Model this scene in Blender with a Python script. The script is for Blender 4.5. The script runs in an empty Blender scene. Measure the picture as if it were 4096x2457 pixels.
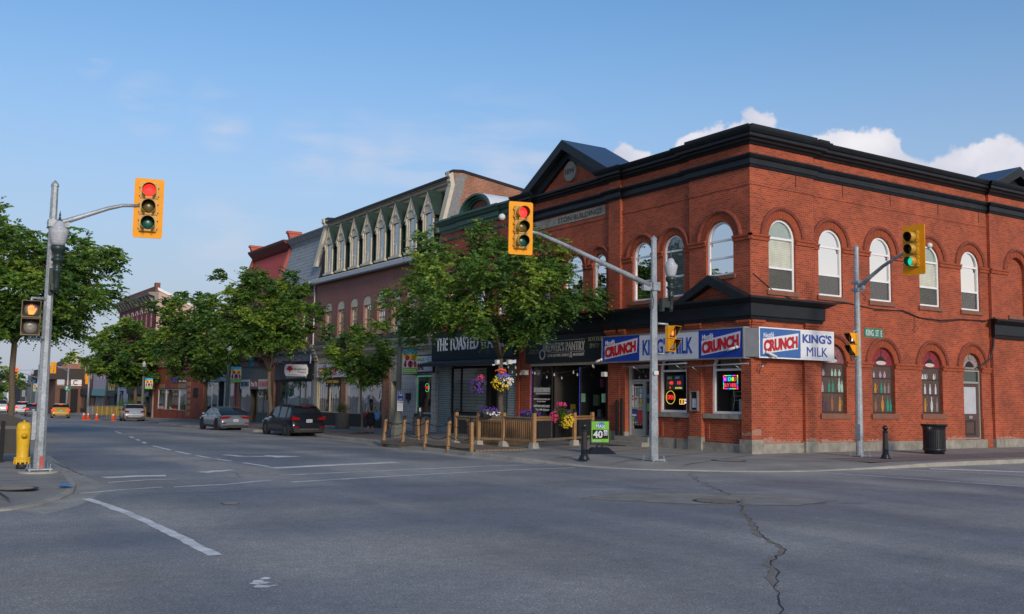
import bpy, bmesh, math, random
from math import sin, cos, pi, radians, sqrt, atan2
from mathutils import Vector, Matrix
from mathutils.geometry import tessellate_polygon
random.seed(7)
SC = bpy.context.scene
COL = SC.collection
# ------------------------------------------------ camera
YAW, PIT, ROL = radians(32.80), radians(5.271), radians(.809)
fw = Vector((sin(YAW)*cos(PIT), cos(YAW)*cos(PIT), sin(PIT)))
r0 = Vector((cos(YAW), -sin(YAW), 0)); u0 = r0.cross(fw)
rv = r0*cos(ROL)+u0*sin(ROL); uv_ = -r0*sin(ROL)+u0*cos(ROL)
cam = bpy.data.cameras.new('camera'); camo = bpy.data.objects.new('camera', cam); COL.objects.link(camo)
camo.matrix_world = Matrix(((rv.x, uv_.x, -fw.x, 0), (rv.y, uv_.y, -fw.y, 0), (rv.z, uv_.z, -fw.z, 1.75), (0, 0, 0, 1)))
cam.sensor_width = 36; cam.lens = 34.43; cam.clip_start = .1; cam.clip_end = 5000
SC.camera = camo
SC.render.resolution_x, SC.render.resolution_y = 1024, 614
# ------------------------------------------------ light
SUN_AZ, SUN_EL = radians(192), radians(21)      # azimuth clockwise from +Y of the direction TO the sun
tosun = Vector((sin(SUN_AZ)*cos(SUN_EL), cos(SUN_AZ)*cos(SUN_EL), sin(SUN_EL)))
sun = bpy.data.lights.new('sun', 'SUN'); suno = bpy.data.objects.new('sun', sun); COL.objects.link(suno)
sun.energy = 2.0; sun.angle = radians(12); sun.color = (1, .84, .68)
suno.rotation_euler = tosun.to_track_quat('Z', 'Y').to_euler(); suno.location = (0, -20, 60)
SC.view_settings.view_transform = 'Standard'; SC.view_settings.look = 'None'
SC.view_settings.exposure = .35; SC.view_settings.gamma = 1
SC.render.engine = 'CYCLES'

def PXDIR(x, y):
    d = fw + rv*((x-2048)/3917.3) - uv_*((y-1228.5)/3917.3)
    return d.normalized()

HAZE = (2.7, 2.85, 3.45, 1)
HAZE2 = (7.2, 6.2, 5.4, 1)
W = bpy.data.worlds.new('World'); SC.world = W; W.use_nodes = True
def build_world():
    nt = W.node_tree; N = nt.nodes; L = nt.links
    for n in list(N): N.remove(n)
    def nd(t, **k):
        n = N.new(t)
        for a, b in k.items(): setattr(n, a, b)
        return n
    def mth(op, a, b=None, cl=False):
        n = nd('ShaderNodeMath', operation=op); n.use_clamp = cl
        for i, s in enumerate((a, b)):
            if s is None: continue
            if isinstance(s, (int, float)): n.inputs[i].default_value = s
            else: L.new(s, n.inputs[i])
        return n.outputs[0]
    out = nd('ShaderNodeOutputWorld'); bg = nd('ShaderNodeBackground'); bg.inputs[1].default_value = .13
    sky = nd('ShaderNodeTexSky', sky_type='NISHITA'); sky.sun_disc = False
    sky.sun_elevation = SUN_EL; sky.sun_rotation = SUN_AZ; sky.air_density = 1.0; sky.dust_density = .6; sky.ozone_density = 2.2
    tc = nd('ShaderNodeTexCoord'); g = tc.outputs['Generated']
    nz = nd('ShaderNodeTexNoise'); nz.inputs['Scale'].default_value = 17; nz.inputs['Detail'].default_value = 7; nz.inputs['Roughness'].default_value = .56
    L.new(g, nz.inputs['Vector'])
    nzb = nd('ShaderNodeTexNoise'); nzb.inputs['Scale'].default_value = 60; nzb.inputs['Detail'].default_value = 3
    L.new(g, nzb.inputs['Vector'])
    nsum = mth('ADD', nz.outputs[0], mth('MULTIPLY', mth('SUBTRACT', nzb.outputs[0], .5), .22))
    # cumulus: soft spheres of direction, broken up with noise
    blobs = [(2790, 620, .034), (2880, 600, .036), (2960, 580, .036), (3030, 550, .038), (3060, 620, .05), (2510, 660, .028), (2555, 655, .024), (3150, 665, .03), (3290, 655, .04), (3400, 665, .048), (3500, 685, .05), (3590, 720, .045), (3700, 760, .035), (3800, 745, .042), (3900, 740, .045), (4000, 745, .05), (4090, 740, .05), (4230, 740, .06), (4400, 740, .07)]
    acc = None
    for x, y, r in blobs:
        vm = nd('ShaderNodeVectorMath', operation='DISTANCE'); L.new(g, vm.inputs[0]); vm.inputs[1].default_value = PXDIR(x, y)
        v = mth('SUBTRACT', 1, mth('DIVIDE', vm.outputs['Value'], r*.88))
        acc = v if acc is None else mth('MAXIMUM', acc, v)
    val = mth('ADD', acc, mth('MULTIPLY', mth('SUBTRACT', nsum, .5), 1.7))
    mr = nd('ShaderNodeMapRange', interpolation_type='SMOOTHSTEP'); L.new(val, mr.inputs[0])
    mr.inputs[1].default_value = .16; mr.inputs[2].default_value = .34
    # shade of cloud
    n2 = nd('ShaderNodeTexNoise'); n2.inputs['Scale'].default_value = 11; n2.inputs['Detail'].default_value = 6
    mp = nd('ShaderNodeMapping'); mp.inputs['Location'].default_value = (0, 0, -.05); L.new(g, mp.inputs[0]); L.new(mp.outputs[0], n2.inputs['Vector'])
    cr = nd('ShaderNodeValToRGB'); L.new(n2.outputs[0], cr.inputs[0])
    cr.color_ramp.elements[0].position = .38; cr.color_ramp.elements[0].color = (3.7, 3.8, 4.5, 1)
    cr.color_ramp.elements[1].position = .62; cr.color_ramp.elements[1].color = (5.5, 5.35, 5.5, 1)
    mix = nd('ShaderNodeMixRGB'); L.new(mth('MULTIPLY', mr.outputs[0], .95), mix.inputs[0])
    # thin wisps
    mp2 = nd('ShaderNodeMapping'); mp2.inputs['Scale'].default_value = (1, 1, 5.5); L.new(g, mp2.inputs[0])
    n3 = nd('ShaderNodeTexNoise'); n3.inputs['Scale'].default_value = 9; n3.inputs['Detail'].default_value = 6; L.new(mp2.outputs[0], n3.inputs['Vector'])
    acc2 = None
    for x, y, r in ((590, 420, .035), (560, 415, .03), (860, 420, .03), (900, 520, .03), (370, 235, .02), (1250, 625, .05), (1450, 620, .05), (1600, 640, .05), (2000, 690, .1), (1800, 760, .09), (900, 950, .05), (2150, 640, .05)):
        vm = nd('ShaderNodeVectorMath', operation='DISTANCE'); L.new(g, vm.inputs[0]); vm.inputs[1].default_value = PXDIR(x, y)
        v = mth('SUBTRACT', 1, mth('DIVIDE', vm.outputs['Value'], r), True)
        acc2 = v if acc2 is None else mth('MAXIMUM', acc2, v)
    w = mth('MULTIPLY', acc2, mth('MULTIPLY', mth('SUBTRACT', n3.outputs[0], .42, True), 5.0, True), True)
    mix2 = nd('ShaderNodeMixRGB'); L.new(mth('MULTIPLY', w, .4), mix2.inputs[0])
    hs = nd('ShaderNodeMixRGB', blend_type='MULTIPLY'); hs.inputs[0].default_value = 1; hs.inputs[2].default_value = (.66, .86, .97, 1)
    sx = nd('ShaderNodeSeparateXYZ'); L.new(g, sx.inputs[0])
    hz = nd('ShaderNodeMapRange', interpolation_type='SMOOTHSTEP'); L.new(sx.outputs[2], hz.inputs[0]); hz.inputs[1].default_value = -.02; hz.inputs[2].default_value = .42; hz.inputs[3].default_value = 1; hz.inputs[4].default_value = 0
    mh = nd('ShaderNodeMixRGB'); L.new(mth('MULTIPLY', hz.outputs[0], .97), mh.inputs[0]); 
    sw = nd('ShaderNodeMapRange', interpolation_type='SMOOTHSTEP'); L.new(sx.outputs[1], sw.inputs[0]); sw.inputs[1].default_value = .35; sw.inputs[2].default_value = -.6
    hc = nd('ShaderNodeMixRGB'); L.new(sw.outputs[0], hc.inputs[0]); hc.inputs[1].default_value = HAZE; hc.inputs[2].default_value = HAZE2; L.new(hc.outputs[0], mh.inputs[2])
    L.new(sky.outputs[0], hs.inputs[1]); L.new(hs.outputs[0], mh.inputs[1])
    L.new(mh.outputs[0], mix2.inputs[1]); mix2.inputs[2].default_value = (4.3, 4.2, 4.7, 1)
    L.new(mix2.outputs[0], mix.inputs[1]); L.new(cr.outputs[0], mix.inputs[2])
    L.new(mix.outputs[0], bg.inputs[0]); L.new(bg.outputs[0], out.inputs[0])
build_world()

# ------------------------------------------------ ground heights
SY = [-50, 33, 45, 56, 71, 88, 103, 130, 200, 900]; SZ = [0, 0, -.08, -.15, -.38, -.58, -.82, -1.1, -1.5, -2.5]
def S(y):
    if y <= SY[0]: return SZ[0]
    for i in range(len(SY)-1):
        if y <= SY[i+1]:
            return SZ[i]+(SZ[i+1]-SZ[i])*(y-SY[i])/(SY[i+1]-SY[i])
    return SZ[-1]
def sm(a, b, v):
    t = min(1, max(0, (v-a)/(b-a))); return t*t*(3-2*t)
def walk(x, y): return S(y)-.12*sm(26, 38, y)*min(1, max(0, (24.3-x)/6.5))
def road(x, y): return S(y)-.13-.12*sm(26, 38, y)*min(1, max(0, (x-11)/6))

# ------------------------------------------------ materials
MATS = {}
def mat(name, col, rough=.7, metal=0, var=.12, scale=6, bump=0, emit=0, spec=.5, coat=0, var2=0, scale2=.5):
    if name in MATS: return MATS[name]
    m = bpy.data.materials.new(name); m.use_nodes = True; nt = m.node_tree; N = nt.nodes; L = nt.links
    b = N['Principled BSDF']; b.inputs['Roughness'].default_value = rough; b.inputs['Metallic'].default_value = metal
    b.inputs['Specular IOR Level'].default_value = spec; b.inputs['Coat Weight'].default_value = coat
    c = tuple(col)+(1,)
    if emit:
        b.inputs['Base Color'].default_value = c
        b.inputs['Emission Color'].default_value = c; b.inputs['Emission Strength'].default_value = emit
    else:
        tc = N.new('ShaderNodeTexCoord'); nz = N.new('ShaderNodeTexNoise'); nz.inputs['Scale'].default_value = scale; nz.inputs['Detail'].default_value = 5
        L.new(tc.outputs['Object'], nz.inputs['Vector'])
        mr = N.new('ShaderNodeMapRange'); L.new(nz.outputs[0], mr.inputs[0]); mr.inputs[1].default_value = .25; mr.inputs[2].default_value = .75
        mr.inputs[3].default_value = 1-var; mr.inputs[4].default_value = 1+var
        val = mr.outputs[0]
        if var2:
            nz2 = N.new('ShaderNodeTexNoise'); nz2.inputs['Scale'].default_value = scale2; nz2.inputs['Detail'].default_value = 4
            L.new(tc.outputs['Object'], nz2.inputs['Vector'])
            mr2 = N.new('ShaderNodeMapRange'); L.new(nz2.outputs[0], mr2.inputs[0]); mr2.inputs[1].default_value = .3; mr2.inputs[2].default_value = .7
            mr2.inputs[3].default_value = 1-var2; mr2.inputs[4].default_value = 1+var2
            mm = N.new('ShaderNodeMath'); mm.operation = 'MULTIPLY'; L.new(val, mm.inputs[0]); L.new(mr2.outputs[0], mm.inputs[1]); val = mm.outputs[0]
        mx = N.new('ShaderNodeVectorMath'); mx.operation = 'SCALE'; mx.inputs[0].default_value = col; L.new(val, mx.inputs['Scale'])
        L.new(mx.outputs[0], b.inputs['Base Color'])
        if bump:
            bp = N.new('ShaderNodeBump'); bp.inputs['Strength'].default_value = bump; bp.inputs['Distance'].default_value = .02
            L.new(nz.outputs[0], bp.inputs['Height']); L.new(bp.outputs[0], b.inputs['Normal'])
    MATS[name] = m; return m
def brick(name, c1, c2, mortar, ms=.012, w=.215, h=.075, rough=.85, var=.22, bump=.4, off=.5, blotch=(.5, .45, .42), bl=0):
    if name in MATS: return MATS[name]
    m = bpy.data.materials.new(name); m.use_nodes = True; nt = m.node_tree; N = nt.nodes; L = nt.links
    b = N['Principled BSDF']; b.inputs['Roughness'].default_value = rough
    uvn = N.new('ShaderNodeUVMap'); br = N.new('ShaderNodeTexBrick')
    br.inputs['Scale'].default_value = 1; br.inputs['Brick Width'].default_value = w; br.inputs['Row Height'].default_value = h
    br.inputs['Mortar Size'].default_value = ms; br.inputs['Mortar Smooth'].default_value = .3; br.inputs['Bias'].default_value = -.1; br.offset = off
    br.inputs['Color1'].default_value = (*c1, 1); br.inputs['Color2'].default_value = (*c2, 1); br.inputs['Mortar'].default_value = (*mortar, 1)
    L.new(uvn.outputs[0], br.inputs['Vector'])
    nz = N.new('ShaderNodeTexNoise'); nz.inputs['Scale'].default_value = .7; nz.inputs['Detail'].default_value = 7; nz.inputs['Roughness'].default_value = .65; L.new(uvn.outputs[0], nz.inputs['Vector'])
    mr = N.new('ShaderNodeMapRange'); L.new(nz.outputs[0], mr.inputs[0]); mr.inputs[1].default_value = .3; mr.inputs[2].default_value = .7; mr.inputs[3].default_value = 1-var; mr.inputs[4].default_value = 1+var
    mx = N.new('ShaderNodeVectorMath'); mx.operation = 'SCALE'; L.new(br.outputs['Color'], mx.inputs[0]); L.new(mr.outputs[0], mx.inputs['Scale'])
    last = mx.outputs[0]
    if bl:
        n2 = N.new('ShaderNodeTexNoise'); n2.inputs['Scale'].default_value = 1.3; n2.inputs['Detail'].default_value = 8; n2.inputs['Roughness'].default_value = .7; L.new(uvn.outputs[0], n2.inputs['Vector'])
        m2 = N.new('ShaderNodeMapRange'); L.new(n2.outputs[0], m2.inputs[0]); m2.inputs[1].default_value = .6; m2.inputs[2].default_value = .7; m2.inputs[4].default_value = bl
        mc = N.new('ShaderNodeMixRGB'); L.new(m2.outputs[0], mc.inputs[0]); L.new(last, mc.inputs[1]); mc.inputs[2].default_value = (*blotch, 1); last = mc.outputs[0]
    L.new(last, b.inputs['Base Color'])
    bp = N.new('ShaderNodeBump'); bp.invert = True; bp.inputs['Strength'].default_value = bump; bp.inputs['Distance'].default_value = .01
    L.new(br.outputs['Fac'], bp.inputs['Height']); L.new(bp.outputs[0], b.inputs['Normal'])
    MATS[name] = m; return m
def glassmat(name, refl=.2, tint=(.75, .85, .82), rough=.02, ior=1.45, graze=1):
    if name in MATS: return MATS[name]
    m = bpy.data.materials.new(name); m.use_nodes = True; nt = m.node_tree; N = nt.nodes; L = nt.links
    N.remove(N['Principled BSDF']); tr = N.new('ShaderNodeBsdfTransparent'); tr.inputs[0].default_value = (*tint, 1)
    gl = N.new('ShaderNodeBsdfGlossy'); gl.inputs['Roughness'].default_value = rough
    nz = N.new('ShaderNodeTexNoise'); nz.inputs['Scale'].default_value = .9; tc = N.new('ShaderNodeTexCoord'); L.new(tc.outputs['Object'], nz.inputs['Vector'])
    bp = N.new('ShaderNodeBump'); bp.inputs['Strength'].default_value = .12; bp.inputs['Distance'].default_value = .05; L.new(nz.outputs[0], bp.inputs['Height']); L.new(bp.outputs[0], gl.inputs['Normal'])
    fr = N.new('ShaderNodeFresnel'); fr.inputs[0].default_value = ior
    ad = N.new('ShaderNodeMath'); ad.operation = 'ADD'; ad.inputs[1].default_value = refl; ad.use_clamp = True; fm_ = N.new('ShaderNodeMath'); fm_.operation = 'MULTIPLY'; fm_.inputs[1].default_value = graze; L.new(fr.outputs[0], fm_.inputs[0]); L.new(fm_.outputs[0], ad.inputs[0])
    mx = N.new('ShaderNodeMixShader'); L.new(ad.outputs[0], mx.inputs[0]); L.new(tr.outputs[0], mx.inputs[1]); L.new(gl.outputs[0], mx.inputs[2])
    L.new(mx.outputs[0], N['Material Output'].inputs[0]); MATS[name] = m; return m
def stripes(name, c1, c2, period, duty=.5, rough=.7, vertical=False, metal=0):
    """narrow bands of two colours: louvres, slats, siding"""
    if name in MATS: return MATS[name]
    m = bpy.data.materials.new(name); m.use_nodes = True; nt = m.node_tree; N = nt.nodes; L = nt.links
    b = N['Principled BSDF']; b.inputs['Roughness'].default_value = rough; b.inputs['Metallic'].default_value = metal
    uvn = N.new('ShaderNodeUVMap'); sx = N.new('ShaderNodeSeparateXYZ'); L.new(uvn.outputs[0], sx.inputs[0])
    md = N.new('ShaderNodeMath'); md.operation = 'PINGPONG' if False else 'MODULO'
    dv = N.new('ShaderNodeMath'); dv.operation = 'DIVIDE'; L.new(sx.outputs[0 if vertical else 1], dv.inputs[0]); dv.inputs[1].default_value = period
    fr = N.new('ShaderNodeMath'); fr.operation = 'FRACT'; L.new(dv.outputs[0], fr.inputs[0]); N.remove(md)
    gt = N.new('ShaderNodeMath'); gt.operation = 'GREATER_THAN'; L.new(fr.outputs[0], gt.inputs[0]); gt.inputs[1].default_value = duty
    nz = N.new('ShaderNodeTexNoise'); nz.inputs['Scale'].default_value = 2.5; nz.inputs['Detail'].default_value = 5; L.new(uvn.outputs[0], nz.inputs['Vector'])
    mr = N.new('ShaderNodeMapRange'); L.new(nz.outputs[0], mr.inputs[0]); mr.inputs[1].default_value = .3; mr.inputs[2].default_value = .7; mr.inputs[3].default_value = .85; mr.inputs[4].default_value = 1.15
    mc = N.new('ShaderNodeMixRGB'); L.new(gt.outputs[0], mc.inputs[0]); mc.inputs[1].default_value = (*c1, 1); mc.inputs[2].default_value = (*c2, 1)
    mx = N.new('ShaderNodeVectorMath'); mx.operation = 'SCALE'; L.new(mc.outputs[0], mx.inputs[0]); L.new(mr.outputs[0], mx.inputs['Scale'])
    L.new(mx.outputs[0], b.inputs['Base Color']); MATS[name] = m; return m

RED = brick('red_brick', (.34, .060, .021), (.19, .034, .013), (.36, .13, .075), ms=.008, bl=.3, blotch=(.3, .12, .08), var=.3)
REDV = mat('voussoir_brick', (.29, .06, .022), .85, var=.25, scale=9)
REDS = mat('brown_sandstone', (.2, .085, .055), .85, var=.2)
BLK = mat('black_cornice_paint', (.012, .015, .02), .5, var=.3, scale=3, spec=.3)
STONE = mat('limestone', (.25, .235, .2), .9, var=.25, scale=5, bump=.5, var2=.2, scale2=1.2)
WHT = mat('white_window_frame', (.75, .76, .78), .5, var=.04)
GLS = glassmat('window_glass', tint=(.9, .94, .93), refl=.14)
SHOPG = glassmat('shop_glass', refl=.03, tint=(.85, .9, .9), ior=1.4, graze=.3)
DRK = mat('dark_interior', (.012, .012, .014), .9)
BLIND = stripes('venetian_blind', (.66, .65, .58), (.47, .46, .41), .06, .6)
BLIND2 = stripes('venetian_blind_dimmed', (.34, .36, .36), (.16, .18, .19), .06, .55)  # darker copy for King side windows: dimming by reflections put into the colour

def veil(name, col, a):
    m = bpy.data.materials.new(name); m.use_nodes = True; nt = m.node_tree; N = nt.nodes; L = nt.links; b = N['Principled BSDF']; b.inputs['Base Color'].default_value = (*col, 1)
    tr = N.new('ShaderNodeBsdfTransparent'); mx = N.new('ShaderNodeMixShader'); mx.inputs[0].default_value = a; L.new(tr.outputs[0], mx.inputs[1]); L.new(b.outputs[0], mx.inputs[2]); L.new(mx.outputs[0], N['Material Output'].inputs[0]); return m
SCREEN = veil('insect_screen', (.05, .05, .05), .42)
# ------------------------------------------------ mesh helper
class Frame:
    def __init__(s, o, r, n): s.o = Vector(o); s.r = Vector(r); s.n = Vector(n)
    def __call__(s, u, d, z): return s.o + s.r*u + s.n*d + Vector((0, 0, z))
    def sh(s, u, d=0, z=0): return Frame(s(u, d, z), s.r, s.n)
def rotframe(o, a):
    """u axis turned a rad from +X, outward normal to the right-hand side of it"""
    return Frame(o, (cos(a), sin(a), 0), (sin(a), -cos(a), 0))
ID = Frame((0, 0, 0), (1, 0, 0), (0, -1, 0))
class MB:
    def __init__(s): s.v = []; s.f = []; s.m = []; s.sm = []
    def add(s, vs, fs, m=0, smooth=False):
        o = len(s.v); s.v += [Vector(p) for p in vs]
        for f in fs: s.f.append(tuple(i+o for i in f)); s.m.append(m); s.sm.append(smooth)
    def box(s, fr, u0, u1, d0, d1, z0, z1, m=0):
        P = [fr(u, d, z) for z in (z0, z1) for d in (d0, d1) for u in (u0, u1)]
        s.add(P, [(0, 1, 3, 2), (4, 6, 7, 5), (0, 4, 5, 1), (2, 3, 7, 6), (0, 2, 6, 4), (1, 5, 7, 3)], m); return s
    def xbox(s, x0, x1, y0, y1, z0, z1, m=0): return s.box(Frame((0, 0, 0), (1, 0, 0), (0, 1, 0)), x0, x1, y0, y1, z0, z1, m)
    def prism(s, fr, pts, d0, d1, m=0):
        n = len(pts); P = [fr(u, d0, z) for u, z in pts]+[fr(u, d1, z) for u, z in pts]
        tri = tessellate_polygon([[Vector((u, z, 0)) for u, z in pts]])
        F = [tuple(t) for t in tri]+[tuple(i+n for i in t)[::-1] for t in tri]+[(i, (i+1) % n, (i+1) % n+n, i+n) for i in range(n)]
        s.add(P, F, m); return s
    def sheet(s, fr, pts, d):
        s.add([fr(u, d, z) for u, z in pts], [tuple(range(len(pts)))]); return s
    def profile(s, fr, pts, u0, u1, m=0):
        """closed section (d,z) swept along u"""
        n = len(pts); P = [fr(u0, d, z) for d, z in pts]+[fr(u1, d, z) for d, z in pts]
        tri = tessellate_polygon([[Vector((d, z, 0)) for d, z in pts]])
        F = [tuple(t) for t in tri]+[tuple(i+n for i in t)[::-1] for t in tri]+[(i, (i+1) % n, (i+1) % n+n, i+n) for i in range(n)]
        s.add(P, F, m); return s
    def ring(s, fr, o, i, d0, d1, m=0, closed=False):
        """band between two outlines (u,z) of equal length"""
        n = len(o); P = [fr(u, d0, z) for u, z in o]+[fr(u, d0, z) for u, z in i]+[fr(u, d1, z) for u, z in o]+[fr(u, d1, z) for u, z in i]
        F = []
        for k in range(n if closed else n-1):
            j = (k+1) % n
            F += [(k, j, j+n, k+n), (k+2*n, k+3*n, j+3*n, j+2*n), (k, k+2*n, j+2*n, j), (k+n, j+n, j+3*n, k+3*n)]
        if not closed: F += [(0, n, 3*n, 2*n), (n-1, 3*n-1, 4*n-1, 2*n-1)]
        s.add(P, F, m); return s
    def tube(s, pts, rad, n=8, m=0, smooth=True, cap=True, ph=0):
        pts = [Vector(p) for p in pts]
        if isinstance(rad, (int, float)): rad = [rad]*len(pts)
        P = []; a = None
        for i, p in enumerate(pts):
            t = (pts[min(i+1, len(pts)-1)]-pts[max(i-1, 0)]); t = t.normalized() if t.length > 1e-9 else Vector((0, 0, 1))
            if a is None: a = Vector((1, 0, 0)) if abs(t.z) > .9 else Vector((0, 0, 1))
            a = (a-t*a.dot(t)).normalized(); b = t.cross(a)
            for k in range(n):
                q = 2*pi*k/n+ph; P.append(p+(a*cos(q)+b*sin(q))*rad[i])
        F = [(i*n+k, i*n+(k+1) % n, (i+1)*n+(k+1) % n, (i+1)*n+k) for i in range(len(pts)-1) for k in range(n)]
        s.add(P, F, m, smooth)
        if cap:
            s.f.append(tuple(len(s.v)-len(P)+k for k in range(n))[::-1]); s.m.append(m); s.sm.append(False)
            s.f.append(tuple(len(s.v)-n+k for k in range(n))); s.m.append(m); s.sm.append(False)
        return s
    def lathe(s, c, prof, n=16, m=0, smooth=True, ax=None, ph=0):
        c = Vector(c); A = Vector(ax).normalized() if ax else Vector((0, 0, 1))
        X = Vector((1, 0, 0)) if abs(A.z) > .9 else Vector((0, 0, 1)); X = (X-A*X.dot(A)).normalized(); Y = A.cross(X)
        P = [c+A*z+(X*cos(2*pi*k/n+ph)+Y*sin(2*pi*k/n+ph))*r for r, z in prof for k in range(n)]
        F = [(i*n+k, i*n+(k+1) % n, (i+1)*n+(k+1) % n, (i+1)*n+k) for i in range(len(prof)-1) for k in range(n)]
        o = len(s.v); s.add(P, F, m, smooth)
        for base in (0, (len(prof)-1)*n):
            s.f.append(tuple(o+base+k for k in range(n))); s.m.append(m); s.sm.append(False)
        return s
    def ball(s, c, r, n=10, m=0, sc=(1, 1, 1)):
        P = []; c = Vector(c); R = n//2+1
        for i in range(R+1):
            a = pi*i/R
            for k in range(n): q = 2*pi*k/n; P.append(c+Vector((r*sc[0]*sin(a)*cos(q), r*sc[1]*sin(a)*sin(q), r*sc[2]*cos(a))))
        F = [(i*n+k, i*n+(k+1) % n, (i+1)*n+(k+1) % n, (i+1)*n+k) for i in range(R) for k in range(n)]
        s.add(P, F, m, True); return s
    def build(s, name, mats, parent=None, weld=False, recalc=True):
        if not isinstance(mats, (list, tuple)): mats = [mats]
        loc = parent.get('_o', (0, 0, 0)) if parent is not None else (0, 0, 0); loc = Vector(loc)
        me = bpy.data.meshes.new(name); me.from_pydata([p-loc for p in s.v], [], s.f)
        for mt in mats: me.materials.append(mt)
        me.polygons.foreach_set('material_index', s.m); me.polygons.foreach_set('use_smooth', s.sm)
        bm = bmesh.new(); bm.from_mesh(me)
        if weld: bmesh.ops.remove_doubles(bm, verts=bm.verts, dist=1e-5)
        if recalc: bmesh.ops.recalc_face_normals(bm, faces=bm.faces)
        ul = bm.loops.layers.uv.new('UVMap')
        for f in bm.faces:
            n = f.normal; ax = abs(n.x), abs(n.y), abs(n.z)
            for l in f.loops:
                p = l.vert.co+loc
                if ax[2] > .75: l[ul].uv = (p.x, p.y)
                elif ax[0] > ax[1]: l[ul].uv = (p.y, p.z)
                else: l[ul].uv = (p.x, p.z)
        bm.to_mesh(me); bm.free()
        o = bpy.data.objects.new(name, me); COL.objects.link(o)
        if parent is not None:
            o.parent = parent
            if '_o' in parent: o['_o'] = tuple(loc)
        return o
def each(mb, name, mats, parent=None, gap=.03):
    """every separate lump of the builder becomes an object of its own"""
    n = len(mb.f); vf = {}; par = list(range(n))
    def find(a):
        while par[a] != a: par[a] = par[par[a]]; a = par[a]
        return a
    for i, f in enumerate(mb.f):
        for v in f:
            if v in vf: par[find(i)] = find(vf[v])
            else: vf[v] = i
    isl = {}
    for i in range(n): isl.setdefault(find(i), []).append(i)
    isl = list(isl.values()); bb = []
    for fs in isl:
        vs = [mb.v[v] for i in fs for v in mb.f[i]]
        bb.append([min(p[k] for p in vs)-gap for k in range(3)]+[max(p[k] for p in vs)+gap for k in range(3)])
    g = list(range(len(isl)))
    def fg(a):
        while g[a] != a: a = g[a]
        return a
    for a in range(len(isl)):
        for b in range(a):
            if all(bb[a][k] <= bb[b][k+3] and bb[b][k] <= bb[a][k+3] for k in range(3)): g[fg(a)] = fg(b)
    out = {}
    for a in range(len(isl)): out.setdefault(fg(a), []).extend(isl[a])
    res = []
    for fs in out.values():
        m = MB(); mp = {}
        for i in sorted(fs):
            f = []
            for v in mb.f[i]:
                if v not in mp: mp[v] = len(m.v); m.v.append(mb.v[v])
                f.append(mp[v])
            m.f.append(tuple(f)); m.m.append(mb.m[i]); m.sm.append(mb.sm[i])
        res.append(m.build(name, mats, parent))
    return res
def T(name, label, cat, loc=(0, 0, 0), rz=0, group=None, world=True):
    """an Empty at the base of a thing; world=True: parts are written in world coordinates"""
    e = bpy.data.objects.new(name, None); COL.objects.link(e); e.location = loc; e.rotation_euler = (0, 0, rz)
    e['label'] = label; e['category'] = cat
    if group: e['group'] = group
    if world: e['_o'] = tuple(loc)
    return e
def tag(o, label, cat, group=None):
    o['label'] = label; o['category'] = cat
    if group: o['group'] = group
    return o
def struct(o): o['kind'] = 'structure'; return o
def dup(root, loc, rz=None, label=None, group=None):
    r = root.copy(); COL.objects.link(r); r.location = loc
    if rz is not None: r.rotation_euler = (0, 0, rz)
    if label: r['label'] = label
    if group: r['group'] = group
    for ch in root.children:
        c = ch.copy(); COL.objects.link(c); c.parent = r
        for g in ch.children:
            d = g.copy(); COL.objects.link(d); d.parent = c
    return r
_TC = {}
def text(s, fr, u0, u1, z0, z1, d, mt, parent, name='lettering', bold=0, depth=.012, shear=0, fitw=True, spacing=1, slope=0, arc=None):
    """raised letters filling the rectangle u0..u1, z0..z1 of a frame"""
    key = (s, bold, spacing)
    if key not in _TC:
        c = bpy.data.curves.new('t', 'FONT'); c.body = s; c.size = 1; c.offset = bold; c.space_character = spacing; c.resolution_u = 3; c.fill_mode = 'FRONT'
        c.space_line = .95; c.align_x = 'CENTER'
        o = bpy.data.objects.new('t', c); COL.objects.link(o)
        dg = bpy.context.evaluated_depsgraph_get(); me = o.evaluated_get(dg).to_mesh()
        vs = [tuple(v.co) for v in me.vertices]; fs = [tuple(p.vertices) for p in me.polygons]
        o.evaluated_get(dg).to_mesh_clear(); bpy.data.objects.remove(o); bpy.data.curves.remove(c); _TC[key] = (vs, fs)
    vs, fs = _TC[key]
    xs = [v[0] for v in vs]; ys = [v[1] for v in vs]; xa, xb, ya, yb = min(xs), max(xs), min(ys), max(ys)
    sx = (u1-u0)/(xb-xa); sz = (z1-z0)/(yb-ya)
    mb = MB(); P = []
    for v in vs:
        u = (v[0]-xa)*sx; z = (v[1]-ya)*sz
        P.append((u0+u+shear*z, z0+z+slope*u))
    n = len(P); mb.add([fr(u, d+depth, z) for u, z in P], fs)
    # sides: boundary edges
    cnt = {}
    for f in fs:
        for i in range(len(f)):
            a, b = f[i], f[(i+1) % len(f)]; k = (min(a, b), max(a, b)); cnt[k] = None if k in cnt else (a, b)
    o = len(mb.v); mb.v += [fr(u, d, z) for u, z in P]
    if depth > .004:
        for k, ab in cnt.items():
            if ab: mb.f.append((ab[0], ab[1], ab[1]+o, ab[0]+o)); mb.m.append(0); mb.sm.append(False)
    return mb.build(name, mt, parent, recalc=False)

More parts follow.
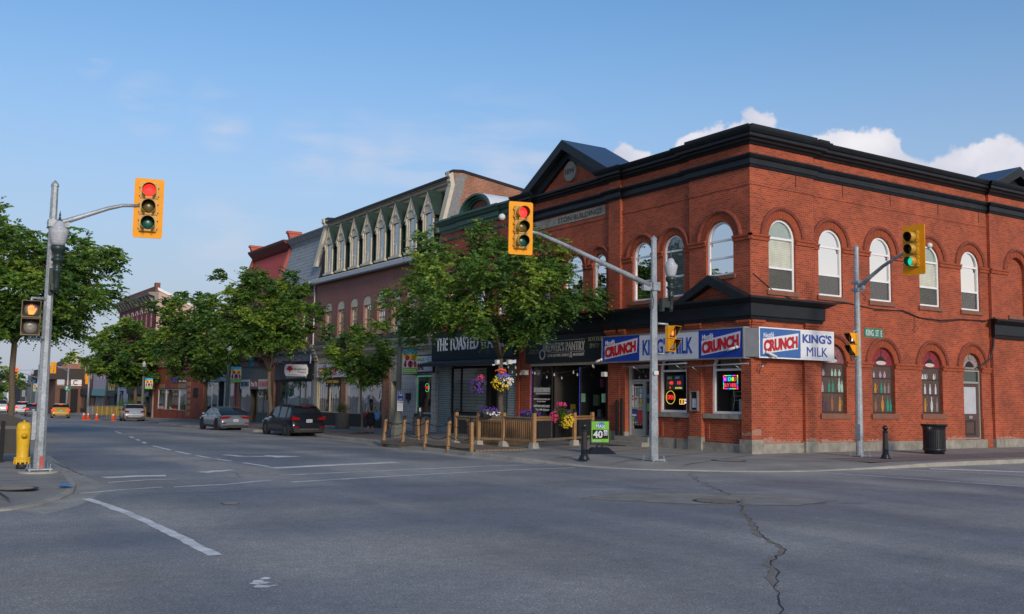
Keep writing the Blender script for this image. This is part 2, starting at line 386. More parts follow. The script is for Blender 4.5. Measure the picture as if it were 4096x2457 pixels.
def arch(uc, w, z0, zs, rise=None, n=14):
    """outline of an opening with a round (or flatter) head, from lower left, clockwise"""
    r = w/2; rise = r if rise is None else rise
    return [(uc-r, z0)]+[(uc-r*cos(pi*k/n), zs+rise*sin(pi*k/n)) for k in range(n+1)]+[(uc+r, z0)]
def rect(u0, u1, z0, z1): return [(u0, z0), (u0, z1), (u1, z1), (u1, z0)]
def wall(mb, fr, u0, u1, z0, z1, holes, depth=.18, d=0, m=0, outline=None):
    outer = outline or [(u0, z0), (u1, z0), (u1, z1), (u0, z1)]
    loops = [outer]+holes; vs = [Vector((u, z, 0)) for l in loops for u, z in l]
    tri = tessellate_polygon([[Vector((u, z, 0)) for u, z in l] for l in loops])
    mb.add([fr(v.x, d, v.y) for v in vs], [tuple(t) for t in tri], m)
    for h in holes:
        n = len(h); mb.add([fr(u, d, z) for u, z in h]+[fr(u, d-depth, z) for u, z in h], [(i, (i+1) % n, (i+1) % n+n, i+n) for i in range(n)], m)
def insetarch(uc, w, z0, zs, t, rise=None, n=14):
    r = w/2-t; rise = (w/2 if rise is None else rise)-t
    return [(uc-r, z0+t)]+[(uc-r*cos(pi*k/n), zs+rise*sin(pi*k/n)) for k in range(n+1)]+[(uc+r, z0+t)]
def window(fr, parent, uc, w, z0, zs, rise=None, d=-.13, fm=None, t=.075, bars=(), blind=None, blindz=None, glass=None, name='window', vbar=False, label=None, back=True):
    fm = fm or WHT; mb = MB()
    o = arch(uc, w, z0, zs, rise); i = insetarch(uc, w, z0, zs, t, rise)
    mb.ring(fr, o, i, d-.05, d+.03, closed=True)
    for z in bars: mb.box(fr, uc-w/2+t*.9, uc+w/2-t*.9, d-.045, d+.022, z-.035, z+.035)
    if vbar: mb.box(fr, uc-.02, uc+.02, d-.044, d+.02, z0+t, zs+((w/2 if rise is None else rise)-t*1.2))
    wo = mb.build(name, fm, parent)
    if label: wo['label'] = label
    g = MB().sheet(fr, insetarch(uc, w, z0, zs, t*.8, rise), d-.012).build('pane', glass or GLS, wo)
    if blind:
        b = insetarch(uc, w, z0, zs, t*.5, rise)
        if blindz is not None: b = rect(uc-w/2+t*.5, uc+w/2-t*.5, blindz[0], blindz[1])
        MB().prism(fr, b, d-.06, d-.05).build('blind', blind, wo)
    if blind is BLIND:
        MB().box(fr, uc-w/2+t*.8, uc+w/2-t*.8, d-.004, d+.0, z0+t*.8, bars[1]-.03).build('insect_screen', SCREEN, wo)
        MB().prism(fr, [(uc-w/2+t*.7, zs+.02)]+insetarch(uc, w, z0, zs+.02, t*.8)[1:-1]+[(uc+w/2-t*.7, zs+.02)], d-.045, d-.04).build('arched_shade', mat('grey_green_shade', (.34, .42, .4), .6), wo)
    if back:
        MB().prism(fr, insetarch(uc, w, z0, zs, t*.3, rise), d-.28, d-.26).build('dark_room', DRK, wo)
    return wo
def cornice(mb, fr, pts, u0, u1, L=0, R=0, d=0, m=0):
    """profile swept along u; L/R = 1 mitres that end outwards by the projection of each point"""
    n = len(pts); P = [fr(u0-L*max(0, p[0]), d+p[0], p[1]) for p in pts]+[fr(u1+R*max(0, p[0]), d+p[0], p[1]) for p in pts]
    tri = tessellate_polygon([[Vector((a, z, 0)) for a, z in pts]])
    F = [tuple(t) for t in tri]+[tuple(i+n for i in t)[::-1] for t in tri]+[(i, (i+1) % n, (i+1) % n+n, i+n) for i in range(n)]
    mb.add(P, F, m)
# ================================================= GROUND
def asphalt():
    m = bpy.data.materials.new('asphalt'); m.use_nodes = True; nt = m.node_tree; N = nt.nodes; L = nt.links
    b = N['Principled BSDF']; b.inputs['Roughness'].default_value = .78; b.inputs['Specular IOR Level'].default_value = .35
    tc = N.new('ShaderNodeTexCoord')
    def noise(sc, det=4, src=None, rough=.5):
        n = N.new('ShaderNodeTexNoise'); n.inputs['Scale'].default_value = sc; n.inputs['Detail'].default_value = det; n.inputs['Roughness'].default_value = rough
        L.new(src or tc.outputs['Object'], n.inputs['Vector']); return n.outputs[0]
    def rng(s, a, b_, c, d):
        r = N.new('ShaderNodeMapRange'); L.new(s, r.inputs[0])
        for i, v in enumerate((a, b_, c, d)): r.inputs[i+1].default_value = v
        return r.outputs[0]
    def mth(op, a, c):
        n = N.new('ShaderNodeMath'); n.operation = op
        for i, s in enumerate((a, c)):
            if isinstance(s, (int, float)): n.inputs[i].default_value = s
            else: L.new(s, n.inputs[i])
        return n.outputs[0]
    mp = N.new('ShaderNodeMapping'); mp.inputs['Scale'].default_value = (.33, .045, 1); L.new(tc.outputs['Object'], mp.inputs[0])
    lane = noise(1.15, 3, mp.outputs[0])
    mp2 = N.new('ShaderNodeMapping'); mp2.inputs['Scale'].default_value = (.05, .3, 1); mp2.inputs['Rotation'].default_value = (0, 0, .25); L.new(tc.outputs['Object'], mp2.inputs[0])
    lane2 = noise(1, 3, mp2.outputs[0])
    patch = noise(.35, 6, None, .6)
    polished = rng(mth('ADD', mth('MULTIPLY', lane, .6), mth('MULTIPLY', lane2, .4)), .43, .57, 0, 1)
    mc = N.new('ShaderNodeMixRGB'); L.new(polished, mc.inputs[0]); mc.inputs[1].default_value = (.30, .287, .268, 1); mc.inputs[2].default_value = (.178, .182, .196, 1)
    g1 = rng(noise(45, 2), .3, .7, .62, 1.38); g2 = mth('MULTIPLY', rng(patch, .3, .7, .82, 1.18), rng(noise(6, 5, None, .7), .3, .7, .86, 1.14)); g3 = rng(noise(170, 1), .3, .75, .62, 1.45)
    vo = N.new('ShaderNodeTexVoronoi'); vo.inputs['Scale'].default_value = 70; L.new(tc.outputs['Object'], vo.inputs['Vector'])
    spk = mth('MULTIPLY', rng(vo.outputs['Color'], .82, 1, 1, 2.2), mth('MULTIPLY', rng(noise(1.7, 7, None, .75), .64, .74, 1, .66), rng(noise(.9, 2, mp.outputs[0], .4), .3, .7, .88, 1.1)))
    val = mth('MULTIPLY', mth('MULTIPLY', g1, g2), mth('MULTIPLY', g3, spk))
    sc = N.new('ShaderNodeVectorMath'); sc.operation = 'SCALE'; L.new(mc.outputs[0], sc.inputs[0]); L.new(val, sc.inputs['Scale'])
    L.new(sc.outputs[0], b.inputs['Base Color'])
    L.new(rng(polished, 0, 1, .85, .62), b.inputs['Roughness'])
    bp = N.new('ShaderNodeBump'); bp.inputs['Strength'].default_value = .55; bp.inputs['Distance'].default_value = .012; L.new(noise(90, 3), bp.inputs['Height']); L.new(bp.outputs[0], b.inputs['Normal'])
    return m
ASPH = asphalt()
CONC = mat('concrete_sidewalk', (.235, .222, .203), .9, var=.16, scale=28, bump=.3, var2=.22, scale2=.8)
CURB = mat('concrete_curb', (.30, .285, .25), .9, var=.18, scale=20, bump=.3, var2=.2, scale2=1.5)
PAVER = brick('paver', (.20, .15, .14), (.155, .125, .12), (.11, .1, .095), w=.22, h=.11, ms=.008, var=.2, bl=.3, blotch=(.23, .21, .19))
PAINT = mat('road_paint', (.62, .62, .6), .7, var=.22, scale=14, var2=.2, scale2=3)
TAR = mat('crack_tar', (.04, .038, .038), .9)
def grid(xs, ys, fn, name, m):
    mb = MB(); nx = len(xs)
    mb.add([(x, y, fn(x, y)) for y in ys for x in xs], [(j*nx+i, j*nx+i+1, (j+1)*nx+i+1, (j+1)*nx+i) for j in range(len(ys)-1) for i in range(nx-1)])
    return struct(mb.build(name, m, recalc=False))
xs = [-900, -300, -80, -30, -10, 0, 5, 8, 11, 12.5, 14, 15.5, 17, 19, 21, 24.3, 30, 45, 80, 200, 500, 1200]
ys = [-300, -60, 0, 10, 20, 26]+list(range(28, 60, 2))+[64, 68, 71, 76, 82, 88, 95, 103, 112, 121, 130, 150, 175, 200, 300, 500, 900, 1600]
grid(xs, ys, road, 'road', ASPH)
def strip(name, m, rows, fn=None, dz=0):
    """rows of points across, each row = list of (x,y[,z])"""
    mb = MB(); n = len(rows[0]); P = []
    for r in rows:
        for p in r: P.append((p[0], p[1], (p[2] if len(p) > 2 else (fn or walk)(p[0], p[1]))+dz))
    mb.add(P, [(j*n+i, j*n+i+1, (j+1)*n+i+1, (j+1)*n+i) for j in range(len(rows)-1) for i in range(n-1)])
    return struct(mb.build(name, m, recalc=False))
def pavement(name, curb, inner, h=.13, mats=(CONC, CURB, PAVER)):
    """curb: (x,y,height above road); inner: matching building-side points"""
    m1, m2 = MB(), MB(); rows = []
    for (cx, cy, hh), (ix, iy) in zip(curb, inner):
        v = Vector((ix-cx, iy-cy)); l = v.length; v /= l
        zr = road(cx, cy); ze = zr+hh; a = Vector((cx, cy))+v*.16; b = Vector((cx, cy))+v*min(1.3, l*.4)
        zb = walk(b.x, b.y); za = ze+(zb-ze)*.13
        rows.append(((cx, cy, zr-.12), (cx+v.x*.02, cy+v.y*.02, ze-.015), (cx+v.x*.035, cy+v.y*.035, ze), (a.x, a.y, za), (b.x, b.y, zb), (cx+v.x*l*.7, cy+v.y*l*.7, walk(cx+v.x*l*.7, cy+v.y*l*.7)), (ix, iy, walk(ix, iy))))
    n = 4
    P = [p for r in rows for p in r[:4]]
    m2.add(P, [(j*4+i, j*4+i+1, j*4+5+i, j*4+4+i) for j in range(len(rows)-1) for i in range(3)])
    P = [p for r in rows for p in r[3:]]
    m1.add(P, [(j*4+i, j*4+i+1, j*4+5+i, j*4+4+i) for j in range(len(rows)-1) for i in range(3)])
    struct(m1.build(name, mats[0], recalc=True)); struct(m2.build('curb', mats[1]))
CB = [(120, 17.6, .13), (60, 17.7, .13), (40, 17.75, .13), (33, 17.75, .13), (29, 17.85, .13), (26.5, 17.9, .12), (24.5, 17.9, .07), (22.8, 18, .03), (21.4, 18.05, .02), (20.1, 18.3, .02), (19.2, 18.8, .02), (18.3, 19.4, .03), (17.4, 20.1, .02), (16.8, 21, .02), (16.45, 22, .03), (16.25, 23.3, .06), (16.1, 25, .1),
      (16, 27.1, .13), (16.15, 29, .13), (16.3, 31, .13), (16.6, 34.5, .13), (17.2, 36.5, .13), (17.9, 38.5, .13), (18.05, 43, .13), (18.3, 46, .13), (18.9, 48, .13), (18.9, 52, .13), (17.9, 54.5, .13), (18, 57, .13), (19, 60, .13), (18.9, 66, .13), (18, 70, .13), (18.2, 78, .13), (20, 84, .13), (21.9, 90, .13), (22.1, 102, .13), (21.6, 120, .13), (22.5, 140, .13), (24, 180, .13), (28, 260, .13)]
IN = [(120, 23), (60, 23), (40, 23), (33, 23), (29, 23), (26.5, 23), (24.6, 23.2), (24.4, 23.3), (24.4, 23.3), (24.4, 23.3), (24.4, 23.4), (24.4, 23.5), (24.4, 23.7), (24.4, 24), (24.4, 24.4), (24.4, 25), (24.4, 26)]
IN += [(24.4 if y < 105 else 24.4+(y-105)*.12, y) for x, y, h in CB[17:]]
pavement('pavement', CB, IN)
CL = [(-200, 16.4, .12), (-60, 16.4, .12), (-20, 16.5, .12), (-5, 16.6, .12), (0, 16.85, .1), (1.2, 17.05, .06), (1.9, 17.35, .03), (2.4, 17.95, .03), (2.8, 18.7, .04), (3.15, 19.6, .06), (3.4, 20.9, .09), (3.6, 23.1, .12), (3.8, 26.5, .13), (3.95, 30, .13), (4.2, 34, .13), (4.7, 40, .13), (5.4, 46, .13), (7, 60, .13), (9.3, 80, .13), (12, 105, .13), (15.5, 140, .13), (19, 180, .13), (26, 260, .13)]
INL = [(-200, 30), (-60, 30), (-20, 30), (-8, 30), (-6, 29), (-5, 28), (-4.6, 27.5), (-4.4, 27.2), (-4.2, 27), (-4, 27), (-4, 27.2), (-3.8, 27.5), (-3.7, 28), (-3.5, 30), (-3.2, 34), (-2.6, 40), (-2, 46), (0, 60), (2.3, 80), (5, 105), (8.5, 140), (12, 180), (19, 260)]
pavement('pavement', CL, INL)
# gutter apron beside the left kerb and lighter strip by the right kerb
rows = [((x-.02 if y > 19 else x, y), (x2, y2)) for (x, y, h), (x2, y2) in zip(CL[6:19], [(2.3, 16.6), (2.9, 17.6), (3.3, 18.6), (3.7, 19.9), (3.95, 21.3), (4.0, 23.6), (4.05, 26.6), (4.25, 30), (4.5, 34), (5.0, 40), (5.7, 46), (7.3, 60), (9.6, 80)])]
strip('gutter', CURB, rows, road, .002)
rows = [((x+.01, y), (x-w, y)) for (x, y, h), w in zip(CB[15:24], (.5, .55, .6, .6, .55, .5, .45, .4, .4))]
strip('gutter', CURB, rows, road, .002)
# paver band along the pavement
strip('paver_band', PAVER, [((x+.5, y), (x+1.9, y)) for x, y, h in CB[17:31]], walk, .006)
strip('paver_band', PAVER, [((x, 18.6), (x, 20.4)) for x in (24.6, 26, 28, 30, 34, 40, 60)], walk, .006)
def joints():
    mb = MB()
    for x in [25.6, 27.4, 29.2, 31, 32.8, 34.6, 36.4, 38.2, 40]:
        mb.add([(x, 18, .006), (x+.03, 18, .006), (x+.03, 22.95, .006), (x, 22.95, .006)], [(0, 1, 2, 3)])
    for (a, b) in (((17.2, 21.4), (24.2, 24.6)), ((16.8, 23.6), (24.2, 27.6)), ((18.4, 19.9), (24.2, 22.8)), ((16.6, 26.2), (24.1, 30))):
        a, b = Vector(a), Vector(b); n = Vector((-(b-a).y, (b-a).x)).normalized()*.018
        mb.add([(p.x, p.y, walk(p.x, p.y)+.006) for p in (a-n, a+n, b+n, b-n)], [(0, 1, 2, 3)])
    for y in range(40, 100, 3):
        mb.add([(p, q, walk(p, q)+.012) for p, q in ((19.2 if y < 80 else 22.4, y), (24.2, y), (24.2, y+.02), (19.2 if y < 80 else 22.4, y+.02))], [(0, 1, 2, 3)])
    for (a, b) in (((-2, 21), (3.3, 21.6)), ((-2, 19.4), (3, 19.9)), ((.3, 17), (.2, 27)), ((1.9, 17.8), (1.7, 26))):
        a, b = Vector(a), Vector(b); n = Vector((-(b-a).y, (b-a).x)).normalized()*.018
        mb.add([(p.x, p.y, walk(p.x, p.y)+.008) for p in (a-n, a+n, b+n, b-n)], [(0, 1, 2, 3)])
    struct(mb.build('pavement_joint', TAR, recalc=False))
joints()
def paintline(pts, w, name='road_marking', m=PAINT, worn=.04, dz=.005, fn=road, seg=.22):
    """irregular edged stripe along points (x,y)"""
    mb = MB(); P = []; pts = [Vector(p) for p in pts]; out = []
    for a, b in zip(pts, pts[1:]):
        k = max(1, int((b-a).length/seg))
        for i in range(k): out.append(a+(b-a)*i/k)
    out.append(pts[-1])
    for i, p in enumerate(out):
        t = (out[min(i+1, len(out)-1)]-out[max(i-1, 0)]).normalized(); n = Vector((-t.y, t.x))
        ww = w/2+random.uniform(-worn, worn)*w; w2 = w/2+random.uniform(-worn, worn)*w
        for s_ in (p+n*ww, p-n*w2): P.append((s_.x, s_.y, fn(s_.x, s_.y)+dz))
    mb.add(P, [(2*i, 2*i+1, 2*i+3, 2*i+2) for i in range(len(out)-1)])
    return struct(mb.build(name, m, recalc=False))
paintline([(3.2, 18.7), (3.32, 17.6), (3.42, 15.5), (3.44, 13.4), (3.42, 11.6)], .16, worn=.1)
mbx = MB()
for k in range(11):
    cx, cy = 3.34+random.uniform(-.12, .12), 9.7+random.uniform(-.25, .3); r = random.uniform(.02, .07)
    mbx.add([(cx+r*1.2*cos(a*pi/4)*random.uniform(.6, 1.2), cy+r*sin(a*pi/4)*random.uniform(.6, 1.4), -.125+k*.0004) for a in range(8)], [tuple(range(8))])
struct(mbx.build('road_marking', PAINT, recalc=False))
paintline([(4.3, 23.05), (5.0, 23.2), (5.62, 23.1)], .38, worn=.12); paintline([(6.6, 23.75), (7.5, 24.2)], .3, worn=.3)
paintline([(8.55, 24.4), (10.4, 24.9), (12.5, 25.3)], .42, worn=.07)
paintline([(4.15, 21.8), (5.0, 22.15), (5.6, 22.1)], .11, worn=.2); paintline([(8, 22.2), (9.9, 22.5), (13.1, 22.9), (14.9, 23.1), (16.3, 22.6)], .1, worn=.2)
paintline([(3.28, 19.7), (4.1, 20.1), (4.9, 20.35)], .1, worn=.2); paintline([(5.1, 20.3), (6.2, 20.45), (6.9, 20.85), (7.35, 21)], .1, worn=.2)
paintline([(7.6, 20.4), (9.8, 20.9), (12, 21.3), (14, 21.6), (16, 21.6)], .11, worn=.2)
paintline([(21.3, 18.0), (21.5, 16.6), (22.3, 12.8), (23, 9)], .1, worn=.15); paintline([(24.2, 17.7), (25.0, 16.6), (25.8, 14.7), (27, 11.5)], .1, worn=.15)
paintline([(25.6, 17.4), (26.4, 16.4), (27.2, 15.2), (29, 12)], .4, worn=.07)
for a, b in (((8.67, 24.95), (8.5, 26.6)), ((8.42, 27.4), (8.3, 28.4)), ((8.25, 29), (8.2, 30.2)), ((8.2, 30.8), (8.18, 32.6)), ((8.2, 33.2), (8.4, 36.6)), ((8.6, 38.6), (8.8, 40)), ((8.95, 41.3), (9.15, 42.7)), ((9.3, 44), (9.55, 46)), ((10.0, 50), (10.3, 53))):
    paintline([a, b], .13, worn=.12)
# turn arrow
mbx = MB()
A = [(0, -.07), (1.15, -.07), (1.15, -.32), (2.25, 0), (1.15, .32), (1.15, .07), (.35, .07), (.1, .42), (-.25, .42), (0, .07)]
import itertools
def arrowpt(p): x, y = p; return (9.15+x*.8, 29.4-x*.33+y*1.9)
pp = [arrowpt(p) for p in A]; tri = tessellate_polygon([[Vector((x, y, 0)) for x, y in pp]])
mbx.add([(x, y, road(x, y)+.006) for x, y in pp], [tuple(t) for t in tri]); struct(mbx.build('road_marking', PAINT))
for y in (44, 50.5, 57): paintline([(16.2, y-.6), (16.25, y+.7)], .1)
# cracks
def crack(pts, w, jag=.12, m=TAR):
    out = [Vector(pts[0])]
    for a, b in zip(pts, pts[1:]):
        a, b = Vector(a), Vector(b); k = max(2, int((b-a).length/.18)); n = Vector((-(b-a).y, (b-a).x)).normalized()
        for i in range(1, k+1): out.append(a+(b-a)*i/k+n*random.uniform(-jag, jag)*(i < k))
    paintline(out, w, 'road_crack', m, worn=.35, dz=.004, seg=9)
crack([(18.8, 20.0), (17.4, 18.6), (16, 16.7), (14.4, 14.2)], .02)
crack([(14.2, 13.7), (13.2, 12.8), (12.2, 11.7), (11.2, 10.5), (10.45, 9.7)], .014, .05); crack([(10.45, 9.7), (9.83, 8.74), (8.98, 8.22), (8.34, 7.54), (7.87, 7.15), (6.85, 6.17), (6, 5)], .015, .04)
crack([(14.0, 13.5), (12.2, 11.75), (10.45, 9.75), (9.85, 8.8), (9.0, 8.28), (8.3, 7.6), (7.8, 7.1)], .055, .05, mat('crack_filler', (.2, .17, .14), .9))
crack([(4.3, 19.1), (5.4, 18.9), (8, 19.2), (11.5, 17.8), (16, 14.5)], .018, .03); crack([(4.0, 24), (4.05, 30), (4.3, 34)], .03, .02)
crack([(16, 16.7), (18.5, 13.2), (21, 9.6)], .015, .05); crack([(11.6, 15.1), (13.2, 14.2), (14.4, 12.6), (15.6, 12)], .02, .04)
crack([(6.2, 27.4), (8, 27.8), (9.5, 30), (13, 30.5), (15.8, 31.5)], .025, .08); crack([(5.6, 36), (8.4, 35), (11, 37)], .03, .1); crack([(7, 22), (7.3, 23.4), (7, 24.6)], .015, .06)
# utility patch and covers
PATCH = mat('asphalt_patch', (.235, .215, .195), .9, var=.3, scale=70, bump=.4, var2=.2, scale2=2.5)
def patch(pts, m=PATCH, edge=.02):
    x = MB(); x.add([(a, b, road(a, b)+.0035) for a, b in pts], [tuple(range(len(pts)))]); struct(x.build('road_patch', m, recalc=False)); crack(list(pts)+[pts[0]], edge, .03)
patch([(11.2, 14.9), (12.6, 13.2), (14.2, 12.3), (15.6, 12.6), (15.0, 14.1), (13.6, 15.2), (12.2, 15.4)])
struct(MB().add([(12.3+2.2*cos(a)+random.uniform(-.1, .1), 14.0+1.25*sin(a)+random.uniform(-.08, .08), -.1275) for a in [k*pi/9 for k in range(18)]], [tuple(range(18))]) or MB().xbox(0, 0, 0, 0, 0, 0)) if False else None
IRON = mat('cast_iron', (.03, .028, .03), .6, metal=.3, var=.3, scale=20)
def cover(x, y, r, z, label, slots=True):
    t = T('manhole_cover', label, 'manhole cover', (x, y, z), world=False)
    MB().lathe((0, 0, 0), [(r*1.12, 0), (r*1.12, .003), (r, .004), (r, .006)], 28, smooth=False).build('cover_plate', IRON, t)
    mb = MB(); n = 7
    for k in range(n):
        yy = -r*.8+k*r*1.6/(n-1); hw = sqrt(max(.01, (r*.9)**2-yy**2)); mb.xbox(-hw, hw, yy-r*.055, yy+r*.055, .006, .012)
    mb.build('grip_bars', mat('iron_worn', (.17, .16, .155), .6, metal=.3), t)
cover(13.3, 13.5, .42, -.13, 'large slotted iron catch basin cover in the road below the white convenience store sign')
cover(5.2, 16.9, .14, -.13, 'small round valve cover in the near lane left of centre')
cover(2.15, 19.75, .38, walk(2.6, 19.8)+.003, 'dark round utility cover set in the left corner pavement')
cover(21, 20.8, .45, walk(21, 20.8)+.003, 'brown round utility cover in the pavement at the brick corner building')
BLUE = mat('blue_marking_paint', (.02, .25, .7), .8, var=.3)
for cx, cy, r in ((3.06, 20.1, .16), (2.95, 24.2, .2)):
    mbx = MB(); mbx.add([(cx+r*cos(a*pi/6)*random.uniform(.6, 1.2), cy+r*1.4*sin(a*pi/6)*random.uniform(.6, 1.2), walk(cx, cy)+.012) for a in range(12)], [tuple(range(12))])
    struct(mbx.build('paint_mark', BLUE, recalc=False))

# ================================================= CORNER BUILDING
K = Frame((24.28, 22.99, 0), (0, -1, 0), (-1, 0, 0)); SD = Frame((24.28, 22.99, 0), (1, 0, 0), (0, -1, 0))
CB_ = T('corner_building', 'red brick corner building with black cornices, arched windows and a pediment dated 1894', 'building', (24.28, 22.99, 0))
def corner():
    P = CB_; mb = MB(); R = -.1
    # ---- King side; upper zone
    upK = [(-1.43, 1.3, 6.05, 7.3), (-3.9, 1.12, 5.5, 7.25), (-5.66, 1.12, 5.5, 7.22), (-8.3, .86, 5.5, 7.2), (-10.1, 1.35, 5.5, 7.1), (-12.2, .86, 5.5, 7.2)]
    wall(mb, K, -2.95, 0, 3.9, 10.8, [arch(*upK[0])])
    wall(mb, K, -6.85, -2.95, 3.9, 10.8, [arch(*w) for w in upK[1:3]], d=R)
    wall(mb, K, -13.1, -7.58, 3.9, 10.8, [arch(*w) for w in upK[3:]], d=R)
    mb.box(K, -2.95, -2.945, R, 0, 3.9, 10.8); mb.box(K, -7.58, -6.85, -.2, .02, 0, 10.8); mb.box(K, -13.85, -13.1, -.2, .02, 0, 10.8)
    # lower zone King
    lo = [(-1.27, 1.42, 1.29, 2.85, .62), (-3.98, 1.44, 1.29, 2.85, .62)]
    wall(mb, K, -4.95, -.46, 0, 3.9, [arch(*w) for w in lo], d=-.15)
    for a, b in ((-2.97, -2.36), (-5.12, -4.75), (-6.85, -6.53)): mb.box(K, a, b, -.3, 0, 0, 3.9)
    mb.box(K, -6.53, -5.12, -.3, -.16, 3.0, 3.9); mb.box(K, -13.1, -7.58, -.28, R-.002, 3.2, 3.9)
    for a, b in ((-2.1, -.75), (-4.5, -3.2)):   # sunk brick panels under the sills
        mb.ring(K, rect(a-.12, b+.12, .32, 1.08), rect(a, b, .42, .98), -.15, -.125, closed=True)
    # ---- side street
    upS = [(1.55, 1.34, 5.5, 7.32), (4.17, 1.3, 5.5, 7.28), (7.0, 1.3, 5.5, 7.28), (9.99, 1.3, 5.5, 7.25), (12.7, 1.3, 5.5, 7.28)]
    loS = [(4.26, 1.36, 1.34, 3.13), (7.03, 1.34, 1.34, 3.12), (10.0, 1.32, 1.34, 3.12), (12.66, 1.24, .35, 3.16)]
    wall(mb, SD, 0, 3.19, 3.9, 10.8, [arch(*upS[0])])
    wall(mb, SD, 3.19, 13.93, 0, 10.8, [arch(*w) for w in upS[1:]+loS], d=R)
    wall(mb, SD, 13.93, 19.5, 0, 10.8, [arch(15.85, 1.3, 5.45, 7.28), arch(17.6, 1.0, 5.45, 7.28)], d=.03)
    mb.box(SD, 13.93, 13.935, R, .03, 0, 10.8); mb.box(SD, 3.185, 3.19, R, 0, 3.9, 10.8)
    for a, w in ((15.85, 1.3), (17.6, 1.0)): mb.prism(SD, arch(a, w, 5.45, 7.28), -.14, -.13)
    wall(mb, SD, .45, 2.62, 0, 3.9, [], d=-.13)
    mb.xbox(24.28, 24.73, 22.99, 23.45, 0, 3.9); mb.box(SD, 2.62, 3.2, -.3, 0, 0, 3.9)
    # brick string courses
    for z0, z1, dd in ((9.02, 9.16, .025), (3.9, 4.44, 0)):
        if dd:
            mb.box(K, -2.95, 0, 0, dd, z0, z1); mb.box(SD, 0, 3.19, 0, dd, z0, z1); mb.box(SD, 3.19, 13.93, R, R+dd, z0, z1); mb.box(K, -6.85, -2.95, R, R+dd, z0, z1); mb.box(K, -13.1, -7.58, R, R+dd, z0, z1)
    mb.box(SD, 3.2, 12.02, R, R+.03, 0, 1.16); mb.box(SD, 13.3, 13.925, R, R+.03, 0, 1.16)
    # rear and far walls
    mb.xbox(24.5, 43.7, 37.0, 37.3, 0, 10.9); mb.xbox(43.5, 43.78, 23, 37, 0, 10.9); mb.xbox(24.5, 25.2, 36.7, 36.84, 0, 10.9)
    mb.build('wall', RED, P)
    # impost bands, capitals
    ib = MB()
    def band(fr, a, b, z, d):
        ib.box(fr, a, b, d-.02, d+.05, z-.14, z-.02); ib.box(fr, a, b, d-.02, d+.09, z-.02, z+.05)
    for a, b in ((-.78, .09), (-2.95, -2.08)): band(K, a, b, 7.3, 0)
    for a, b in ((-3.34, -2.95), (-5.1, -4.46), (-6.85, -6.22), (-9.4, -8.73), (-7.87, -7.58), (-11.77, -10.8)): band(K, a, b, 7.22, R)
    for a, b in ((-.09, .88), (2.22, 3.19)): band(SD, a, b, 7.3, 0)
    for a, b in ((3.19, 3.52), (4.82, 6.35), (7.65, 9.34), (10.64, 12.05), (13.35, 13.93)): band(SD, a, b, 7.27, R)
    band(SD, 13.93, 15.2, 7.27, .03); band(SD, 16.5, 17.1, 7.27, .03)
    for a, b in ((3.21, 3.58), (4.94, 6.36), (7.7, 9.34), (10.66, 12.04), (13.28, 13.93)): band(SD, a, b, 3.16, R)
    for fr, a, b in ((K, -.5, .0), (K, -3.0, -2.33), (K, -6.9, -6.5), (K, -7.65, -6.9), (SD, 0, .5), (SD, 2.6, 3.25)):
        L = 0
        for q, (z0, z1) in enumerate(((4.18, 4.28), (4.28, 4.36), (4.36, 4.44))): ib.box(fr, a-.03*q, b+.03*q, -.1, .04+.05*q, z0, z1)
    each(ib, 'impost_band', REDV, P)
    # voussoir arches with hood mould
    def hood(fr, uc, w, zs, d, R1):
        vb, hb = MB(), MB()
        r0_ = w/2+.01; n = 30
        for k in range(n):
            a0 = pi*k/n+.012; a1 = pi*(k+1)/n-.012; dd = d+.012+random.uniform(0, .008)
            vb.add([fr(uc-r*cos(a), q, zs+r*sin(a)) for q in (d-.02, dd) for r, a in ((r0_, a0), (r0_, a1), (R1-.09, a1), (R1-.09, a0))], [(4, 5, 6, 7), (0, 1, 5, 4), (1, 2, 6, 5), (2, 3, 7, 6), (3, 0, 4, 7)])
        for k in range(18):
            a0 = pi*k/18; a1 = pi*(k+1)/18
            sec = ((R1-.1, d), (R1-.1, d+.055), (R1-.03, d+.1), (R1+.02, d+.075), (R1+.04, d))
            hb.add([fr(uc-r*cos(a), q, zs+r*sin(a)) for a in (a0, a1) for r, q in sec], [(i, i+1, i+6, i+5) for i in range(4)])
        o = vb.build('brick_arch', REDV, P); hb.build('hood_mould', mat('hood_brick', (.2, .045, .026), .85, var=.3, scale=7), o)
    for w in upS[1:]: hood(SD, w[0], w[1], w[3], R, 1.02)
    for w in loS: hood(SD, w[0], w[1], w[3], R, 1.02)
    hood(SD, 1.55, 1.34, 7.32, 0, 1.06); hood(K, -1.43, 1.3, 7.3, 0, 1.03); hood(SD, 15.85, 1.3, 7.28, .03, 1.0)
    for w in upK[1:3]: hood(K, w[0], w[1], w[3], R, .86)
    for w in (upK[3], upK[5]): hood(K, w[0], w[1], w[3], R, .74)
    hood(K, -10.1, 1.35, 7.1, R, .98)
    # windows upstairs
    for i, w in enumerate(upS): window(SD, P, w[0], w[1], w[2], w[3], d=(-.12 if i == 0 else -.2), bars=(w[3], (w[2]+w[3])/2-.12), blind=BLIND, t=.08)
    for i, w in enumerate(upK): window(K, P, w[0], w[1], w[2], w[3], d=(-.12 if i == 0 else -.22), bars=(w[3]-.02, w[2]+.62 if i == 0 else (w[2]+w[3])/2-.1), blind=BLIND2, t=.08)
    # sills
    sb = MB()
    for w in upS: sb.box(SD, w[0]-w[1]/2-.12, w[0]+w[1]/2+.12, -.2, .06 if w is upS[0] else -.03, w[2]-.16, w[2])
    sb.box(SD, 15.1, 16.6, -.1, .1, 5.29, 5.45)
    for w in upK: sb.box(K, w[0]-w[1]/2-.1, w[0]+w[1]/2+.1, -.2, .06 if w is upK[0] else -.03, w[2]-.14, w[2])
